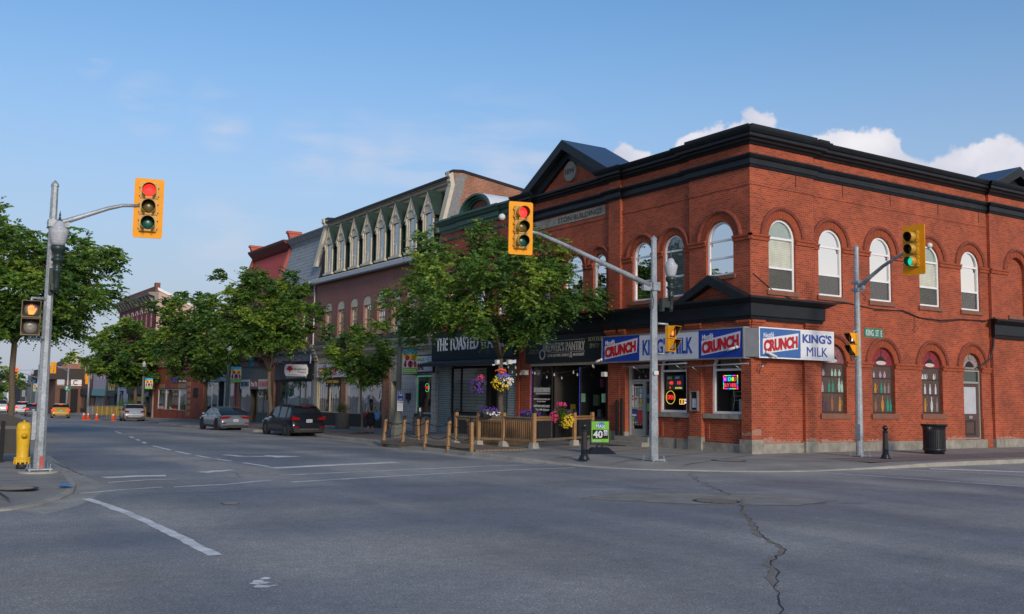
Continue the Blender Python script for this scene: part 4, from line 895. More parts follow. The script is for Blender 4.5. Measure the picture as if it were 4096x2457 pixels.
# ---------- Brewery shopfront inside the corner building
def brew():
    P = CB_
    rbox(MB(), 7.68, 13.4, -.1, .06, 3.25, 4.42).build('fascia_board', mat('black_board', (.008, .009, .011), .5, var=.2), P)
    for k, (a, b) in enumerate(((11.5, 13.1), (7.75, 9.55))):
        w = shop(P, a, b, .95, 3.15, frame=DRK, goods=(7, [(.25, .25, .3), (.3, .05, .12), (.12, .16, .1)]), d=-.1)
        led = MB()
        for q in range(26): led.ball(K(-(b-.03), -.04, 1.0+q*.08), .014, 5)
        led.build('light_strip', mat('blue_led', (.08, .12, 1), emit=.8), w)
        rbox(MB(), a, b, -.25, -.03, -.15, .93).build('stall_riser', mat('panelled_riser', (.07, .065, .07), .7, var=.2), P)
        if k == 0: W1 = w
        else: W2 = w
    wv = mat('white_vinyl', (.55, .57, .6), .6)
    text("BREWER'S PANTRY", K, -12.95, -11.7, 1.98, 2.2, -.1, wv, W1, bold=.02); text('HOME BREWING SUPPLIES & INGREDIENTS', K, -12.8, -11.75, 1.9, 1.95, -.1, wv, W1)
    text('WWW.BREWERSPANTRY.COM', K, -12.95, -11.75, 1.66, 1.72, -.1, wv, W1); text('905-419-BREW', K, -12.7, -12.05, 1.56, 1.62, -.1, wv, W1)
    text('ONTARIO CRAFT BEER', K, -12.95, -11.75, 1.34, 1.44, -.1, wv, W1, bold=.01); text('wine, cider & more', K, -12.9, -11.8, 1.17, 1.3, -.1, wv, W1, shear=.2)
    for tt in (9.35, 7.98): rbox(MB(), tt-.14, tt+.14, -.1, -.095, 1.6, 1.95).build('sticker', mat('pale_green_sticker', (.25, .45, .3), .6), W2)
    mb = MB(); rbox(mb, 9.55, 11.5, -1.9, -1.85, -.1, 3.2); rbox(mb, 9.5, 9.56, -1.9, -.1, -.1, 3.2); rbox(mb, 11.5, 11.56, -1.9, -.1, -.1, 3.2); rbox(mb, 9.5, 11.56, -1.9, -.1, 3.15, 3.2); mb.build('entrance_recess', DRK, P)
    db = MB(); db.ring(K, rect(-11.0, -10.0, 0, 2.5), rect(-10.9, -10.1, .15, 2.4), -1.4, -1.3, closed=True); dd = db.build('door', CHAR, P); rbox(MB(), 10.1, 10.9, -1.36, -1.34, .1, 2.4).build('pane', SHOPG, dd)
    rbox(MB(), 10.4, 10.75, -.5, -.48, .7, 1.5).build('welcome_poster', mat('yellow_poster', (.5, .3, .02), .6), P)
    cr = MB(); rbox(cr, 7.68, 13.4, -.1, .0, 3.13, 3.24); cr.build('window_head', CRM2, P)
brew()
# ---------- B: mauve building with dormers
def bldB():
    P = T('mansard_building', 'long mauve painted brick building with eight cream dormers on a green shingle mansard', 'building', K(-21.6, 0, 0))
    tw = [36.6, 34.6, 32.55, 30.65, 28.72, 26.8, 24.85, 22.9]; mb = MB()
    wall(mb, K, -38.7, -21.62, 4.7, 9.3, [arch(-t, 1.04, 5.45, 7.4, .28, 8) for t in tw]); mb.build('wall', MAUVE, P)
    scr = mat('window_screen', (.12, .125, .13), .6)
    for i, t in enumerate(tw):
        w = window(K, P, -t, 1.02, 5.45, 7.15, .02, d=-.14, fm=CRM2, t=.07, bars=(6.3,), vbar=True, blind=mat('tan_curtain', (.22, .2, .16), .8), blindz=(5.5+(.9 if i % 3 else 0), 7.15))
        MB().prism(K, arch(-t, 1.02, 7.13, 7.38, .28, 8), -.12, -.03).build('arched_head', CRM, w)
        rbox(MB(), t-.62, t+.62, -.1, .08, 5.3, 5.44).build('sill', CRM2, w)
    # sloped roof
    sl = MB(); sl.profile(K, [(.3, 9.3), (-.05, 9.45), (-.95, 12.75), (-1.6, 12.75), (-1.6, 9.3)], -38.7, -21.7); sl.build('mansard_roof', SHG, P)
    gt = MB(); gt.profile(K, [(-.1, 9.06), (.45, 9.0), (.5, 9.05), (.52, 9.27), (.48, 9.3), (.0, 9.3)], -38.7, -21.7); gt.build('gutter', mat('white_fascia', (.42, .46, .52), .5, var=.08), P)
    gt = MB(); gt.profile(K, [(-.1, 9.301), (.4, 9.301), (.36, 9.36), (-.1, 9.42)], -38.6, -21.7); gt.build('eave_trim', CRM2, P)
    cr = MB(); cr.profile(K, [(-.95, 12.6), (-.85, 12.62), (-.8, 12.75), (-.7, 12.8), (-.66, 12.95), (-.55, 13.0), (-.5, 13.12), (-.4, 13.16), (-.4, 13.22), (-1.2, 13.22)], -38.5, -21.8); cr.build('top_cornice', CRM2, P)
    cp = MB(); cp.profile(K, [(-.32, 13.2), (-.3, 13.34), (-1.6, 13.36), (-1.6, 13.2)], -38.5, -21.8); cp.build('roof_edge', BLK, P)
    rbox(MB(), 21.7, 38.6, -14, -1.5, 9.2, 13.2).build('rear_block', DKB, P)
    for t in tw:
        d = MB(); f = .1
        d.ring(K, [(-t-.56, 9.62), (-t-.56, 11.62), (-t, 11.95), (-t+.56, 11.62), (-t+.56, 9.62)], [(-t-.33, 9.72), (-t-.33, 11.55), (-t, 11.56), (-t+.33, 11.55), (-t+.33, 9.72)], f-.06, f, closed=True)
        d.prism(K, [(-t-.6, 11.5), (-t, 12.62), (-t+.6, 11.5)], f-.05, f+.02)
        d.ring(K, [(-t-.82, 11.42), (-t, 12.72), (-t+.82, 11.42)], [(-t-.74, 11.42), (-t, 12.6), (-t+.74, 11.42)], f+.0, f+.08)
        d.ring(K, [(-t-.5*cos(pi*k/8), 11.62+.4*sin(pi*k/8)) for k in range(9)], [(-t-.43*cos(pi*k/8), 11.62+.33*sin(pi*k/8)) for k in range(9)], f, f+.08)
        rbox(d, t-.02, t+.02, f, f+.06, 12.0, 12.6)
        for sg in (-1, 1): d.box(K, -t+sg*.62-.07, -t+sg*.62+.07, f-.04, f+.06, 11.2, 11.55); d.box(K, -t+sg*.54-.06, -t+sg*.54+.06, f-.04, f+.04, 9.62, 11.3)
        dd = d.build('dormer', CRM, P)
        r = MB()
        for sg in (-1, 1): r.add([K(-t, f+.09, 12.76), K(-t+sg*.9, f+.09, 11.33), K(-t+sg*.9, -1.1, 11.33), K(-t, -1.1, 12.76), K(-t, f+.09, 12.71), K(-t+sg*.9, f+.09, 11.28), K(-t+sg*.9, -1.1, 11.28), K(-t, -1.1, 12.78)], [(0, 1, 2, 3), (4, 5, 6, 7), (0, 1, 5, 4), (1, 2, 6, 5)])
        for sg in (-1, 1): r.box(K, -t+sg*.58-.03, -t+sg*.58+.03, -1.0, f-.05, 9.5, 11.5)
        r.build('dormer_roof', SHG, dd)
        rbox(MB(), t-.7, t+.7, f-.06, f+.12, 9.5, 9.62).build('sill', CRM, dd)
        MB().sheet(K, rect(-t-.34, -t+.34, 9.7, 11.56), f-.07).build('pane', glassmat('dormer_glass', refl=.05, tint=(.85, .9, .9), graze=.45), dd); rbox(MB(), t-.33, t+.33, f-.2, f-.18, 10.2, 11.5).build('curtain', mat('grey_curtain', (.09, .11, .15), .8, var=.3, scale=4), dd)
        s2 = MB(); rbox(s2, t-.34, t+.34, f-.08, f-.04, 10.3, 10.36); rbox(s2, t-.02, t+.02, f-.08, f-.04, 9.7, 10.3); s2.build('sash', WHT, dd)
        rbox(MB(), t-.34, t+.34, -.4, -.38, 9.7, 11.5).build('dark_room', DRK, dd)
    # party walls rising past the roof
    def party(t, full, name):
        mb = MB(); fr = Frame(K(-t, 0, 0), (1, 0, 0), (0, -1, 0)); fr = Frame((24.28, 22.99+t, 0), (1, 0, 0), (0, -1, 0))
        pts = [(-.02, 9.0), (.12, 10.2), (.72, 12.8), (.6, 13.3), (.45, 13.6), (1.2, 13.68), (5.2, 13.15), (14, 12.0), (14, 9.0)] if full else [(.2, 9.6), (.85, 12.7), (.72, 13.2), (.55, 13.6), (1.3, 13.65), (2.4, 13.3), (14, 12.8), (14, 9.6)]
        mb.prism(fr, pts, -.35, 0); o = mb.build(name, OLDB, P)
        c = MB(); cpts = [(x, z) for x, z in pts if z > 13.1 or x > 1][1 if full else 1:]
        top = [(.38, 13.6), (.6, 13.72), (1.2, 13.78), (5.2, 13.25), (14, 12.1)] if full else [(.48, 13.58), (.66, 13.72), (1.3, 13.74), (2.4, 13.4), (14, 12.9)]
        c.prism(fr, top+[(x, z-.14) for x, z in top[::-1]], -.42, .06); c.build('coping', BLK, o)
        k = MB(); k.prism(fr, [(-.12, 10.3), (.5, 12.85), (.72, 12.85), (.1, 10.3)], -.4, .05)
        k.prism(fr, [(.48, 12.85), (.5, 13.0), (.42, 13.1), (.46, 13.25), (.36, 13.35), (.36, 13.58), (.62, 13.58), (.74, 12.85)], -.3, .04); k.build('roof_bracket', CRM, o)
        return o
    o = party(21.62, True, 'party_wall')
    gp = MB(); fr = Frame((24.28, 22.99+21.62, 0), (1, 0, 0), (0, -1, 0))
    zz = [10.3, 10.8, 11.2, 11.6, 12.0, 12.4, 12.8, 13.2, 13.5]; xx = [1.05, .95, 1.05, 1.15, 1.1, 1.2, 1.3, 1.35, 1.5]
    gp.prism(fr, [(.12+(z-10.3)*.22, z) for z in zz]+[(x, z) for x, z in zip(xx[::-1], zz[::-1])], 0, .012); gp.build('cement_patch', mat('grey_cement', (.2, .2, .2), .9, var=.2), o)
    party(38.95, False, 'party_wall')
    # ground floor
    co = MB(); co.profile(K, [(-.2, 4.25), (.1, 4.25), (.14, 4.35), (.2, 4.4), (.2, 4.62), (.34, 4.7), (.42, 4.85), (.42, 4.95), (-.2, 5.05)], -38.7, -21.7); co.build('shop_cornice', CRM2, P)
    co = MB(); co.profile(K, [(-.05, 4.96), (.46, 4.96), (-.05, 5.2)], -38.7, -21.7); co.build('cornice_roof', SHG, P)
    rbox(MB(), 21.6, 38.7, -.2, .0, 3.8, 4.3).build('frieze', CRM2, P)
    for t in (38.35, 21.85):
        c = MB()
        for q in range(5): rbox(c, t-.25, t+.25, 0, .1+.09*q, 3.95+q*.22, 4.17+q*.22)
        c.build('corbel', CRM2, P)
    rbox(MB(), 38.1, 38.7, -.3, .02, -.2, 4.2).build('end_pier', CRM2, P)
    # gift shop
    shop(P, 34.2, 38.0, .62, 2.78, frame=CRM2, mull=(36.1,), col=(.09, .045, .015), goods=(16, [(.5, .28, .03), (.35, .1, .04), (.1, .2, .1), (.45, .42, .3), (.3, .05, .04)]))
    gr = MB()
    for k in range(10): rbox(gr, 34.35+k*.38, 34.38+k*.38, -.16, -.14, .7, 2.7)
    for z in (1.1, 1.8, 2.4): rbox(gr, 34.3, 37.95, -.165, -.135, z, z+.025)
    gr.build('window_bars', mat('brass_bars', (.4, .33, .2), .5), P)
    rbox(MB(), 28.2, 38.1, -.3, -.04, -.2, .6).build('stall_riser', mat('black_riser', (.012, .012, .014), .6), P)
    rbox(MB(), 33.5, 34.2, -.3, .0, -.2, 3.8).build('brick_pier', OLDB, P)
    shop(P, 28.3, 33.5, .62, 2.85, frame=LGREY, mull=(29.9, 31.6), col=(.05, .05, .06), goods=(18, [(.3, .33, .36), (.07, .2, .4), (.25, .2, .16), (.1, .1, .13), (.4, .05, .06)]))
    rbox(MB(), 27.3, 28.2, -.3, .02, -.2, 3.8).build('brick_pier', OLDB, P)
    rbox(MB(), 26.0, 27.2, -.9, -.85, -.1, 2.6).build('door', DRK, P); rbox(MB(), 25.9, 27.3, -.3, -.02, 2.55, 3.85).build('door_head', CRM2, P); rbox(MB(), 27.1, 27.28, -.3, .0, -.1, 2.55).build('door_jamb', CRM2, P)
    # white tiled shop
    tile = brick('white_tile', (.5, .5, .5), (.46, .46, .47), (.22, .22, .23), w=.3, h=.3, ms=.012, off=0, var=.08)
    rbox(MB(), 24.1, 25.9, -.3, .03, -.2, 3.9).build('tiled_wall', tile, P); rbox(MB(), 21.9, 22.3, -.3, .03, -.2, 3.0).build('tiled_wall', tile, P); rbox(MB(), 22.3, 24.1, -.3, .03, -.2, .6).build('tiled_wall', tile, P); rbox(MB(), 21.9, 24.1, -.3, .0, 2.92, 3.9).build('shop_head', tile, P)
    w = shop(P, 22.32, 24.08, .82, 2.88, frame=mat('pale_frame', (.5, .52, .52), .6), col=(.03, .03, .03), goods=(5, [(.3, .32, .3), (.12, .1, .06)]))
    rbox(MB(), 22.25, 24.15, -.25, .06, .6, .82).build('window_ledge', CHAR, w)
    rbox(MB(), 22.4, 23.3, -.35, -.3, .86, 1.25).build('woven_screen', mat('woven_brown', (.14, .1, .05), .9, var=.4, scale=40), w)
    led = MB()
    for q in range(24): led.ball(K(-24.0, -.02, .95+q*.078), .013, 5)
    for q in range(20): led.ball(K(-(22.45+q*.078), -.02, 2.8), .013, 5)
    led.build('light_strip', mat('green_led', (.05, .8, .3), emit=.7), w)
    mb2 = MB(); rbox(mb2, 24.6, 25.0, .03, .15, 1.55, 1.85); rbox(mb2, 24.56, 25.04, .02, .18, 1.85, 1.9); rbox(mb2, 24.78, 24.84, .06, .1, 1.35, 1.55); mb2.build('mail_box', IRON, P)
bldB()
# ---------- C and D: grey and red mansards
def bldC():
    P = T('grey_mansard_building', 'red brick building with plain grey shingle mansard, dark blue shopfront with four lamps', 'building', K(-39, 0, -.1))
    mb = MB(); wall(mb, K, -46.5, -38.72, 4.6, 9.4, [rect(-t-.5, -t+.5, 5.6, 7.6) for t in (40.85, 43.2, 45.3)]); mb.build('wall', DKB, P)
    for t in (40.85, 43.2, 45.3):
        w = window(K, P, -t, .98, 5.6, 7.55, .02, d=-.12, bars=(6.6,), blind=BLIND2); rbox(MB(), t-.6, t+.6, -.1, .08, 5.44, 5.6).build('sill', WHT, w)
    MB().profile(K, [(.3, 9.3), (-.1, 9.45), (-.95, 12.5), (-.9, 12.6), (-.5, 13.0), (-.45, 13.1), (-1.6, 13.1), (-1.6, 9.3)], -46.4, -39).build('mansard_roof', SLATE, P)
    MB().profile(K, [(-.1, 9.06), (.45, 9.0), (.52, 9.27), (.0, 9.3)], -46.4, -39).build('gutter', MATS['white_fascia'], P)
    rbox(MB(), 39, 46.4, -14, -1.5, 4, 13.0).build('rear_block', DKB, P)
    MB().tube([K(-38.95, .1, 9.0), K(-38.95, .1, 8.7), K(-38.98, .06, 8.5), K(-38.98, .06, 4.8), K(-38.9, .2, 4.5), K(-38.9, .25, 3.8)], .05, 7).build('downpipe', mat('white_pipe', (.5, .52, .55), .5), P)
    MB().profile(K, [(-.2, 4.0), (.1, 4.0), (.14, 4.5), (.3, 4.6), (.34, 4.75), (-.2, 4.85)], -46.4, -38.75).build('shop_cornice', LGREY, P)
    rbox(MB(), 38.75, 46.4, -.2, .04, 2.75, 4.0).build('fascia_board', mat('blue_black_board', (.02, .024, .034), .5), P)
    rbox(MB(), 38.75, 39.1, -.3, .02, -.3, 2.8).build('pier', LGREY, P)
    scen = mat('mountain_poster', (.06, .16, .2), .6, var=.6, scale=1.2); w = shop(P, 39.2, 45.2, .55, 2.7, frame=CHAR, mull=(40.4, 41.4, 44), col=(.03, .04, .05))
    rbox(MB(), 41.5, 43.9, -.3, -.28, .6, 2.6).build('window_poster', scen, w); rbox(MB(), 39.3, 40.3, -.3, -.28, .6, 2.6).build('window_poster', mat('pale_blue_poster', (.12, .26, .42), .6, var=.5, scale=2), w); rbox(MB(), 44.1, 45.0, -.3, -.28, .6, 2.6).build('window_poster', MATS['pale_blue_poster'], w)
    rbox(MB(), 39.1, 45.3, -.3, -.03, -.4, .53).build('stall_riser', CHAR, P); rbox(MB(), 45.35, 46.4, -.3, -.1, -.4, 3.2).build('side_door', mat('maroon_door', (.07, .015, .015), .6), P)
bldC()
def bldD():
    P = T('red_mansard_building', 'brick building with ribbed red metal mansard and a dark green shopfront', 'building', K(-46.5, 0, -.3))
    mb = MB(); wall(mb, K, -55.4, -46.52, 4.3, 10.3, [rect(-t-.5, -t+.5, 5.6, 7.7) for t in (48, 50, 52, 54)]); mb.build('wall', OLDB, P)
    for t in (48, 50, 52, 54):
        w = window(K, P, -t, .98, 5.6, 7.65, .02, d=-.12, bars=(6.6,), blind=BLIND2); rbox(MB(), t-.6, t+.6, -.1, .08, 5.44, 5.6).build('sill', WHT, w)
    MB().profile(K, [(.1, 9.6), (-.1, 9.7), (-1.1, 12.6), (-1.6, 12.6), (-1.6, 9.6)], -55.2, -46.8).build('mansard_roof', REDM, P)
    MB().profile(K, [(-1.0, 12.5), (-.85, 12.6), (-.45, 13.05), (-.4, 13.2), (-1.6, 13.22), (-1.6, 12.5)], -55.2, -46.8).build('roof_cornice', mat('dark_red_paint', (.12, .02, .02), .5), P)
    rbox(MB(), 46.6, 55.3, -14, -1.5, 4, 13.0).build('rear_block', DKB, P)
    for t in (46.6, 55.4):
        fr = Frame((24.28, 22.99+t, 0), (1, 0, 0), (0, -1, 0)); mb = MB()
        mb.prism(fr, [(-.1, 9.6), (1.0, 12.8), (.9, 13.2), (.72, 13.7), (1.7, 13.7), (1.5, 13.0), (2.4, 12.8), (2.4, 9.6)], -.4, 0); mb.prism(fr, [(.66, 13.68), (.66, 13.86), (1.75, 13.86), (1.75, 13.68)], -.45, .05)
        mb.build('roof_upstand', REDP, P)
    MB().profile(K, [(-.2, 3.8), (.1, 3.8), (.14, 4.2), (.3, 4.3), (.36, 4.5), (-.2, 4.6)], -55.2, -46.6).build('shop_cornice', mat('maroon_paint', (.1, .035, .03), .6), P)
    for t in (46.9, 55.0): rbox(MB(), t-.35, t+.35, -.3, .02, -.7, 3.8).build('brick_pier', OLDB, P)
    tl = mat('grey_green_panel', (.065, .085, .085), .6, var=.15)
    rbox(MB(), 47.3, 54.6, -.2, -.02, 2.85, 3.8).build('fascia_panel', tl, P)
    shop(P, 47.4, 50.4, .3, 2.8, frame=tl, mull=(48.9,), col=(.1, .09, .07), goods=(6, [(.4, .35, .2), (.3, .1, .05)])); shop(P, 51.9, 54.5, .3, 2.8, frame=tl, col=(.09, .08, .07), goods=(5, [(.4, .35, .2), (.3, .1, .05)]))
    rbox(MB(), 47.3, 50.5, -.3, -.03, -.5, .28).build('stall_riser', tl, P); rbox(MB(), 51.8, 54.6, -.3, -.031, -.5, .28).build('stall_riser', tl, P)
    rbox(MB(), 50.45, 51.85, -1.2, -1.1, -.5, 2.8).build('door', tl, P); rbox(MB(), 50.45, 51.85, -1.1, .1, -.52, -.38).build('door_step', mat('green_step', (.02, .15, .05), .7), P)
bldD()
def bldE():
    P = T('narrow_blue_grey_building', 'narrow blue grey painted building behind the trees, shop windows with display stands', 'building', K(-55.5, 0, -.4))
    mb = MB(); wall(mb, K, -64.8, -55.55, 3.2, 8.6, [rect(-t-.5, -t+.5, 5.0, 7.0) for t in (57, 59.3, 61.6, 63.6)]); mb.build('wall', LGREY, P)
    for t in (57, 59.3, 61.6, 63.6): window(K, P, -t, .98, 5.0, 6.95, .02, d=-.12, bars=(6,), blind=BLIND2)
    rbox(MB(), 55.6, 64.8, -14, -.4, 3, 8.5).build('rear_block', LGREY, P)
    MB().profile(K, [(-.2, 8.3), (.1, 8.3), (.3, 8.6), (.3, 8.75), (-.2, 8.8)], -64.8, -55.6).build('cornice', LGREY, P)
    rbox(MB(), 55.6, 64.8, -.2, .1, 2.75, 3.6).build('fascia_board', mat('pale_teal_board', (.2, .3, .32), .6, var=.3), P)
    shop(P, 55.9, 58.8, .1, 2.7, frame=WHT, mull=(57.4,), col=(.06, .06, .07), goods=(8, [(.25, .27, .3), (.1, .1, .12), (.4, .42, .45)])); shop(P, 60.6, 64.2, .1, 2.7, frame=WHT, mull=(62.4,), col=(.05, .05, .06), goods=(8, [(.25, .27, .3), (.1, .1, .12), (.4, .42, .45)]))
    rbox(MB(), 58.9, 60.5, -1.2, -1.1, -.6, 2.7).build('door', DRK, P); rbox(MB(), 55.6, 58.85, -.3, -.03, -.6, .08).build('stall_riser', LGREY, P); rbox(MB(), 60.55, 64.8, -.3, -.03, -.6, .08).build('stall_riser', LGREY, P)
    rbox(MB(), 55.55, 55.9, -.2, .06, -.5, 2.75).build('red_post', mat('red_post', (.3, .02, .02), .5), P)
bldE()
def bldF():
    P = T('pink_siding_building', 'low brick shop with pink ribbed siding above and tan quoins', 'building', K(-65, 0, -.5))
    mb = MB(); rbox(mb, 65, 70.5, -.3, 0, -.7, 4.6); rbox(mb, 81.6, 83.2, -.3, 0, -1, 4.6); rbox(mb, 70.5, 81.6, -.3, -.001, 2.15, 4.6); rbox(mb, 70.5, 81.6, -.3, .02, -1, -.0); mb.xbox(24.9, 38, 88, 106, -1, 4.5); mb.xbox(24.3, 38, 88-.02, 88.2, -1, 4.6)
    mb.build('wall', RED, P)
    rbox(MB(), 65, 83.3, -.2, .12, 4.62, 6.9).build('siding', PINKS, P); MB().xbox(24.2, 38, 87.97, 88.0, 4.6, 6.9).build('side_siding', PINKS, P)
    tan = mat('tan_quoin', (.3, .19, .1), .8, var=.15)
    rbox(MB(), 65, 83.3, 0, .1, 4.3, 4.61).build('fascia_trim', tan, P)
    for k in range(6): rbox(MB(), 69.2, 70.5+(.0 if k % 2 else -.3), 0, .02, -.35+k*.55, .0+k*.55).build('quoin', tan, P)
    for a, b in ((71, 73.6), (79, 81)): rbox(MB(), a, b, 0, .02, 2.16, 2.6).build('window_head', tan, P)
    for a, b in ((70.6, 73.2), (73.35, 78.3), (78.45, 81.5)): shop(P, a, b, .05, 2.1, frame=mat('alu_frame', (.4, .4, .42), .4, metal=.4), col=(.04, .045, .035), goods=(14, [(.3, .36, .2), (.35, .33, .3), (.12, .2, .12), (.5, .5, .4)]))
    bx = MB(); rbox(bx, 66.6, 67.9, 0, .1, 1.4, 2.2); bx.build('notice_box', DRK, P)
bldF()
def bldG():
    P = T('dark_red_building', 'tall dark red brick building with bracketed stone cornice and pale pink side wall', 'building', K(-84.5, 0, -.7))
    mb = MB(); wins = []
    for t in (86.3, 88.6, 90.9, 93.2, 95.5, 97.8, 100.1): wins.append(arch(-t, 1.0, 8.7, 10.4, .3, 6))
    for t in (86.3, 88.6, 90.9, 93.2, 95.5, 97.8, 100.1): wins.append(arch(-t, 1.0, 4.9, 6.9, .3, 6))
    wall(mb, K, -103, -84.3, 3.4, 11.4, wins); mb.build('wall', mat('crimson_wall', (.16, .022, .03), .8, var=.15), P)
    for i, t in enumerate((86.3, 88.6, 90.9, 93.2, 95.5, 97.8, 100.1)):
        for z0, zs in ((8.7, 10.4), (4.9, 6.9)):
            w = window(K, P, -t, .98, z0, zs, .28, d=-.12, bars=((z0+zs)/2+.1,), blind=BLIND2, fm=LGREY); MB().ring(K, arch(-t, 1.25, zs-.1, zs, .5, 6)[1:-1], arch(-t, .98, zs-.1, zs, .3, 6)[1:-1], 0, .08).build('window_hood', CRM, w)
    MB().profile(K, [(-.2, 11.3), (.1, 11.3), (.15, 11.5), (.2, 11.9), (.75, 12.05), (.85, 12.3), (-.2, 12.4)], -103, -84.2).build('cornice', mat('grey_stone_cornice', (.24, .22, .19), .9, var=.25), P)
    for k in range(12):
        t = 85+k*1.55; MB().profile(K, [(.2, 11.35), (.35, 11.4), (.7, 11.9), (.7, 12.04), (.2, 12.04)], -t-.15, -t+.15).build('cornice_bracket', MATS['grey_stone_cornice'], P)
    rbox(MB(), 84.3, 103, -.3, .1, 12.41, 13.0).build('parapet', DKB, P); rbox(MB(), 84.25, 84.9, -.35, .14, 12.41, 13.35).build('parapet_pier', DKB, P)
    fr = Frame((24.28, 22.99+84.3, 0), (1, 0, 0), (0, -1, 0)); MB().prism(fr, [(.1, -1), (.1, 12.65), (3.9, 11.0), (14, 8.2), (14, -1)], -.3, 0).build('side_wall', PINKW, P)
    MB().prism(fr, [(.1, 12.55), (.1, 12.85), (3.95, 11.2), (14, 8.4), (14, 8.1), (3.9, 10.95)], -.5, .12).build('barge_board', WHT, P)
    MB().xbox(24.6, 38, 107.6, 126, -1, 8.1).build('rear_block', DKB, P)
    cols = [(84.4, 86.6, CHAR), (86.6, 96.5, mat('shop_blue_black', (.03, .038, .045), .6)), (96.5, 101.6, mat('shop_white', (.5, .52, .56), .6)), (101.6, 103, CHAR)]
    for a, b, m in cols: rbox(MB(), a, b, -.2, .05, 1.55 if m is not MATS.get('shop_white') else 1.9, 3.9 if b < 97 else 5.2).build('shop_fascia', m, P)
    shop(P, 85, 86.5, -.4, 1.5, col=(.03, .03, .03)); shop(P, 87.2, 91.2, -.5, 1.5, col=(.03, .03, .03), goods=(6, [(.4, .4, .05), (.2, .3, .15)])); shop(P, 92.2, 95.9, -.5, 1.5, col=(.03, .03, .03), goods=(5, [(.3, .3, .3), (.2, .3, .15)])); shop(P, 98.2, 100.6, -.6, 1.5, col=(.02, .02, .02))
    for a, b, m in ((86.5, 87.2, CHAR), (91.2, 92.2, CHAR), (95.9, 98.2, MATS['shop_white']), (100.6, 101.7, MATS['shop_white'])): rbox(MB(), a, b, -.3, .04, -1.1, 1.56 if m is CHAR else 1.95).build('shop_pier', m, P)
bldG()
def farrow():
    data = [(103.2, 108, 6.5, 'charcoal_shop', CHAR, 'narrow charcoal shop beside the white fronted shop', LGREY, (.02, .02, .02)), (108.1, 118, 8.6, 'plum_trim_building', mat('pale_lilac_wall', (.36, .33, .37), .7), 'two storey pale building with plum window strips and teal awning shop', mat('plum_trim', (.12, .02, .05), .7), (.12, .02, .02)), (118.2, 128, 6.2, 'brown_shop', DKB, 'brown shop with dark windows past the teal awning shop', CRM2, (.02, .03, .03))]
    for t0, t1, h, nm, m, lb, tm, rc in data:
        P = T(nm, lb, 'building', K(-t0, 0, -1)); mb = MB()
        ws = [rect(-t-.6, -t+.6, 3.4, 5.4) for t in [t0+1.6+k*2.3 for k in range(int((t1-t0-1.4)/2.3))]]
        fr = K.sh(0, -.12*(t0-82)+2.5) if False else K
        wall(mb, K, -t1, -t0, 1.9, h, ws); mb.xbox(24.6, 36, 22.99+t0+.05, 22.99+t1-.05, -1.2, h-.1); mb.build('wall', m, P)
        for t in [t0+1.6+k*2.3 for k in range(int((t1-t0-1.4)/2.3))]: window(K, P, -t, 1.18, 3.4, 5.35, .02, d=-.1, fm=tm, vbar=True, blind=BLIND2)
        rbox(MB(), t0, t1, -.1, .1, 1.2, 2.1).build('fascia_board', CHAR if nm != 'plum_trim_building' else mat('teal_awning', (.12, .3, .32), .6), P)
        shop(P, t0+.4, t1-.4, -.7, 1.15, mull=[t0+2.2+k*2 for k in range(int((t1-t0-3)/2))], col=rc, goods=(6, [(.3, .04, .04), (.1, .25, .22), (.2, .2, .2)]))
        rbox(MB(), t0, t1, -.3, -.03, -1.3, -.72).build('stall_riser', CHAR, P)
farrow()
def block(name, label, x0, x1, y0, y1, z0, z1, m, parts=()):
    P = T(name, label, 'building', ((x0+x1)/2, y0, z0)); MB().xbox(x0, x1, y0, y1, z0, z1).build('wall', m, P)
    for nm, (a, b, c, d), dd, mm in parts: MB().xbox(a, b, y0-dd, y0+.02, c, d).build(nm, mm, P)
    return P
SDK = mat('dark_shingles', (.05, .042, .04), .9, var=.2)
BRB = brick('brown_brick', (.17, .075, .045), (.12, .05, .035), (.14, .09, .07), var=.15)
P = block('brown_brick_shop', 'brown brick corner shop with dark shingled roof past the far traffic lights', 20.95, 34, 150, 168, -1.4, 3.4, BRB,
          [('roller_door', (21.55, 22.55, -1.3, 2.0), .02, DRK), ('recess', (22.95, 23.9, -1.3, 2.0), .02, DRK), ('wall_sign', (21.1, 22.05, 2.55, 3.35), .1, mat('pale_sign', (.5, .55, .6), .6)), ('round_logo_sign', (22.9, 24.6, 2.5, 3.45), .1, WHT), ('lintel', (21.4, 24, 2.02, 2.14), .03, SDK)])
MB().prism(Frame((0, 149.8, 0), (1, 0, 0), (0, -1, 0)), [(19.9, 3.4), (20.0, 4.9), (34, 4.95), (34, 3.4)], -16, 0).build('roof', SDK, P)
MB().ring(Frame((0, 149.9, 0), (1, 0, 0), (0, -1, 0)), [(23.5+.34*cos(a*pi/8), 2.97+.34*sin(a*pi/8)) for a in range(2, 15)], [(23.5+.25*cos(a*pi/8), 2.97+.25*sin(a*pi/8)) for a in range(2, 15)], .1, .13).build('logo', DRK, P)
P = T('gabled_brick_building', 'orange brick gable with pale chimney rising behind the brown corner shop', 'building', (24, 172, -1.4)); fr = Frame((0, 172, 0), (1, 0, 0), (0, -1, 0))
MB().prism(fr, [(23.6, -1.4), (23.6, 5.3), (27, 7.2), (31, 5.6), (31, -1.4)], -10, 0).build('wall', OLDB, P); MB().box(fr, 26.0, 27.2, -1, .1, 6.2, 7.9).build('chimney', CRM, P); MB().prism(fr, [(23.2, 5.25), (27, 7.45), (31.4, 5.7), (31.4, 5.5), (27, 7.2), (23.2, 5.0)], -10.1, .2).build('roof', SDK, P)
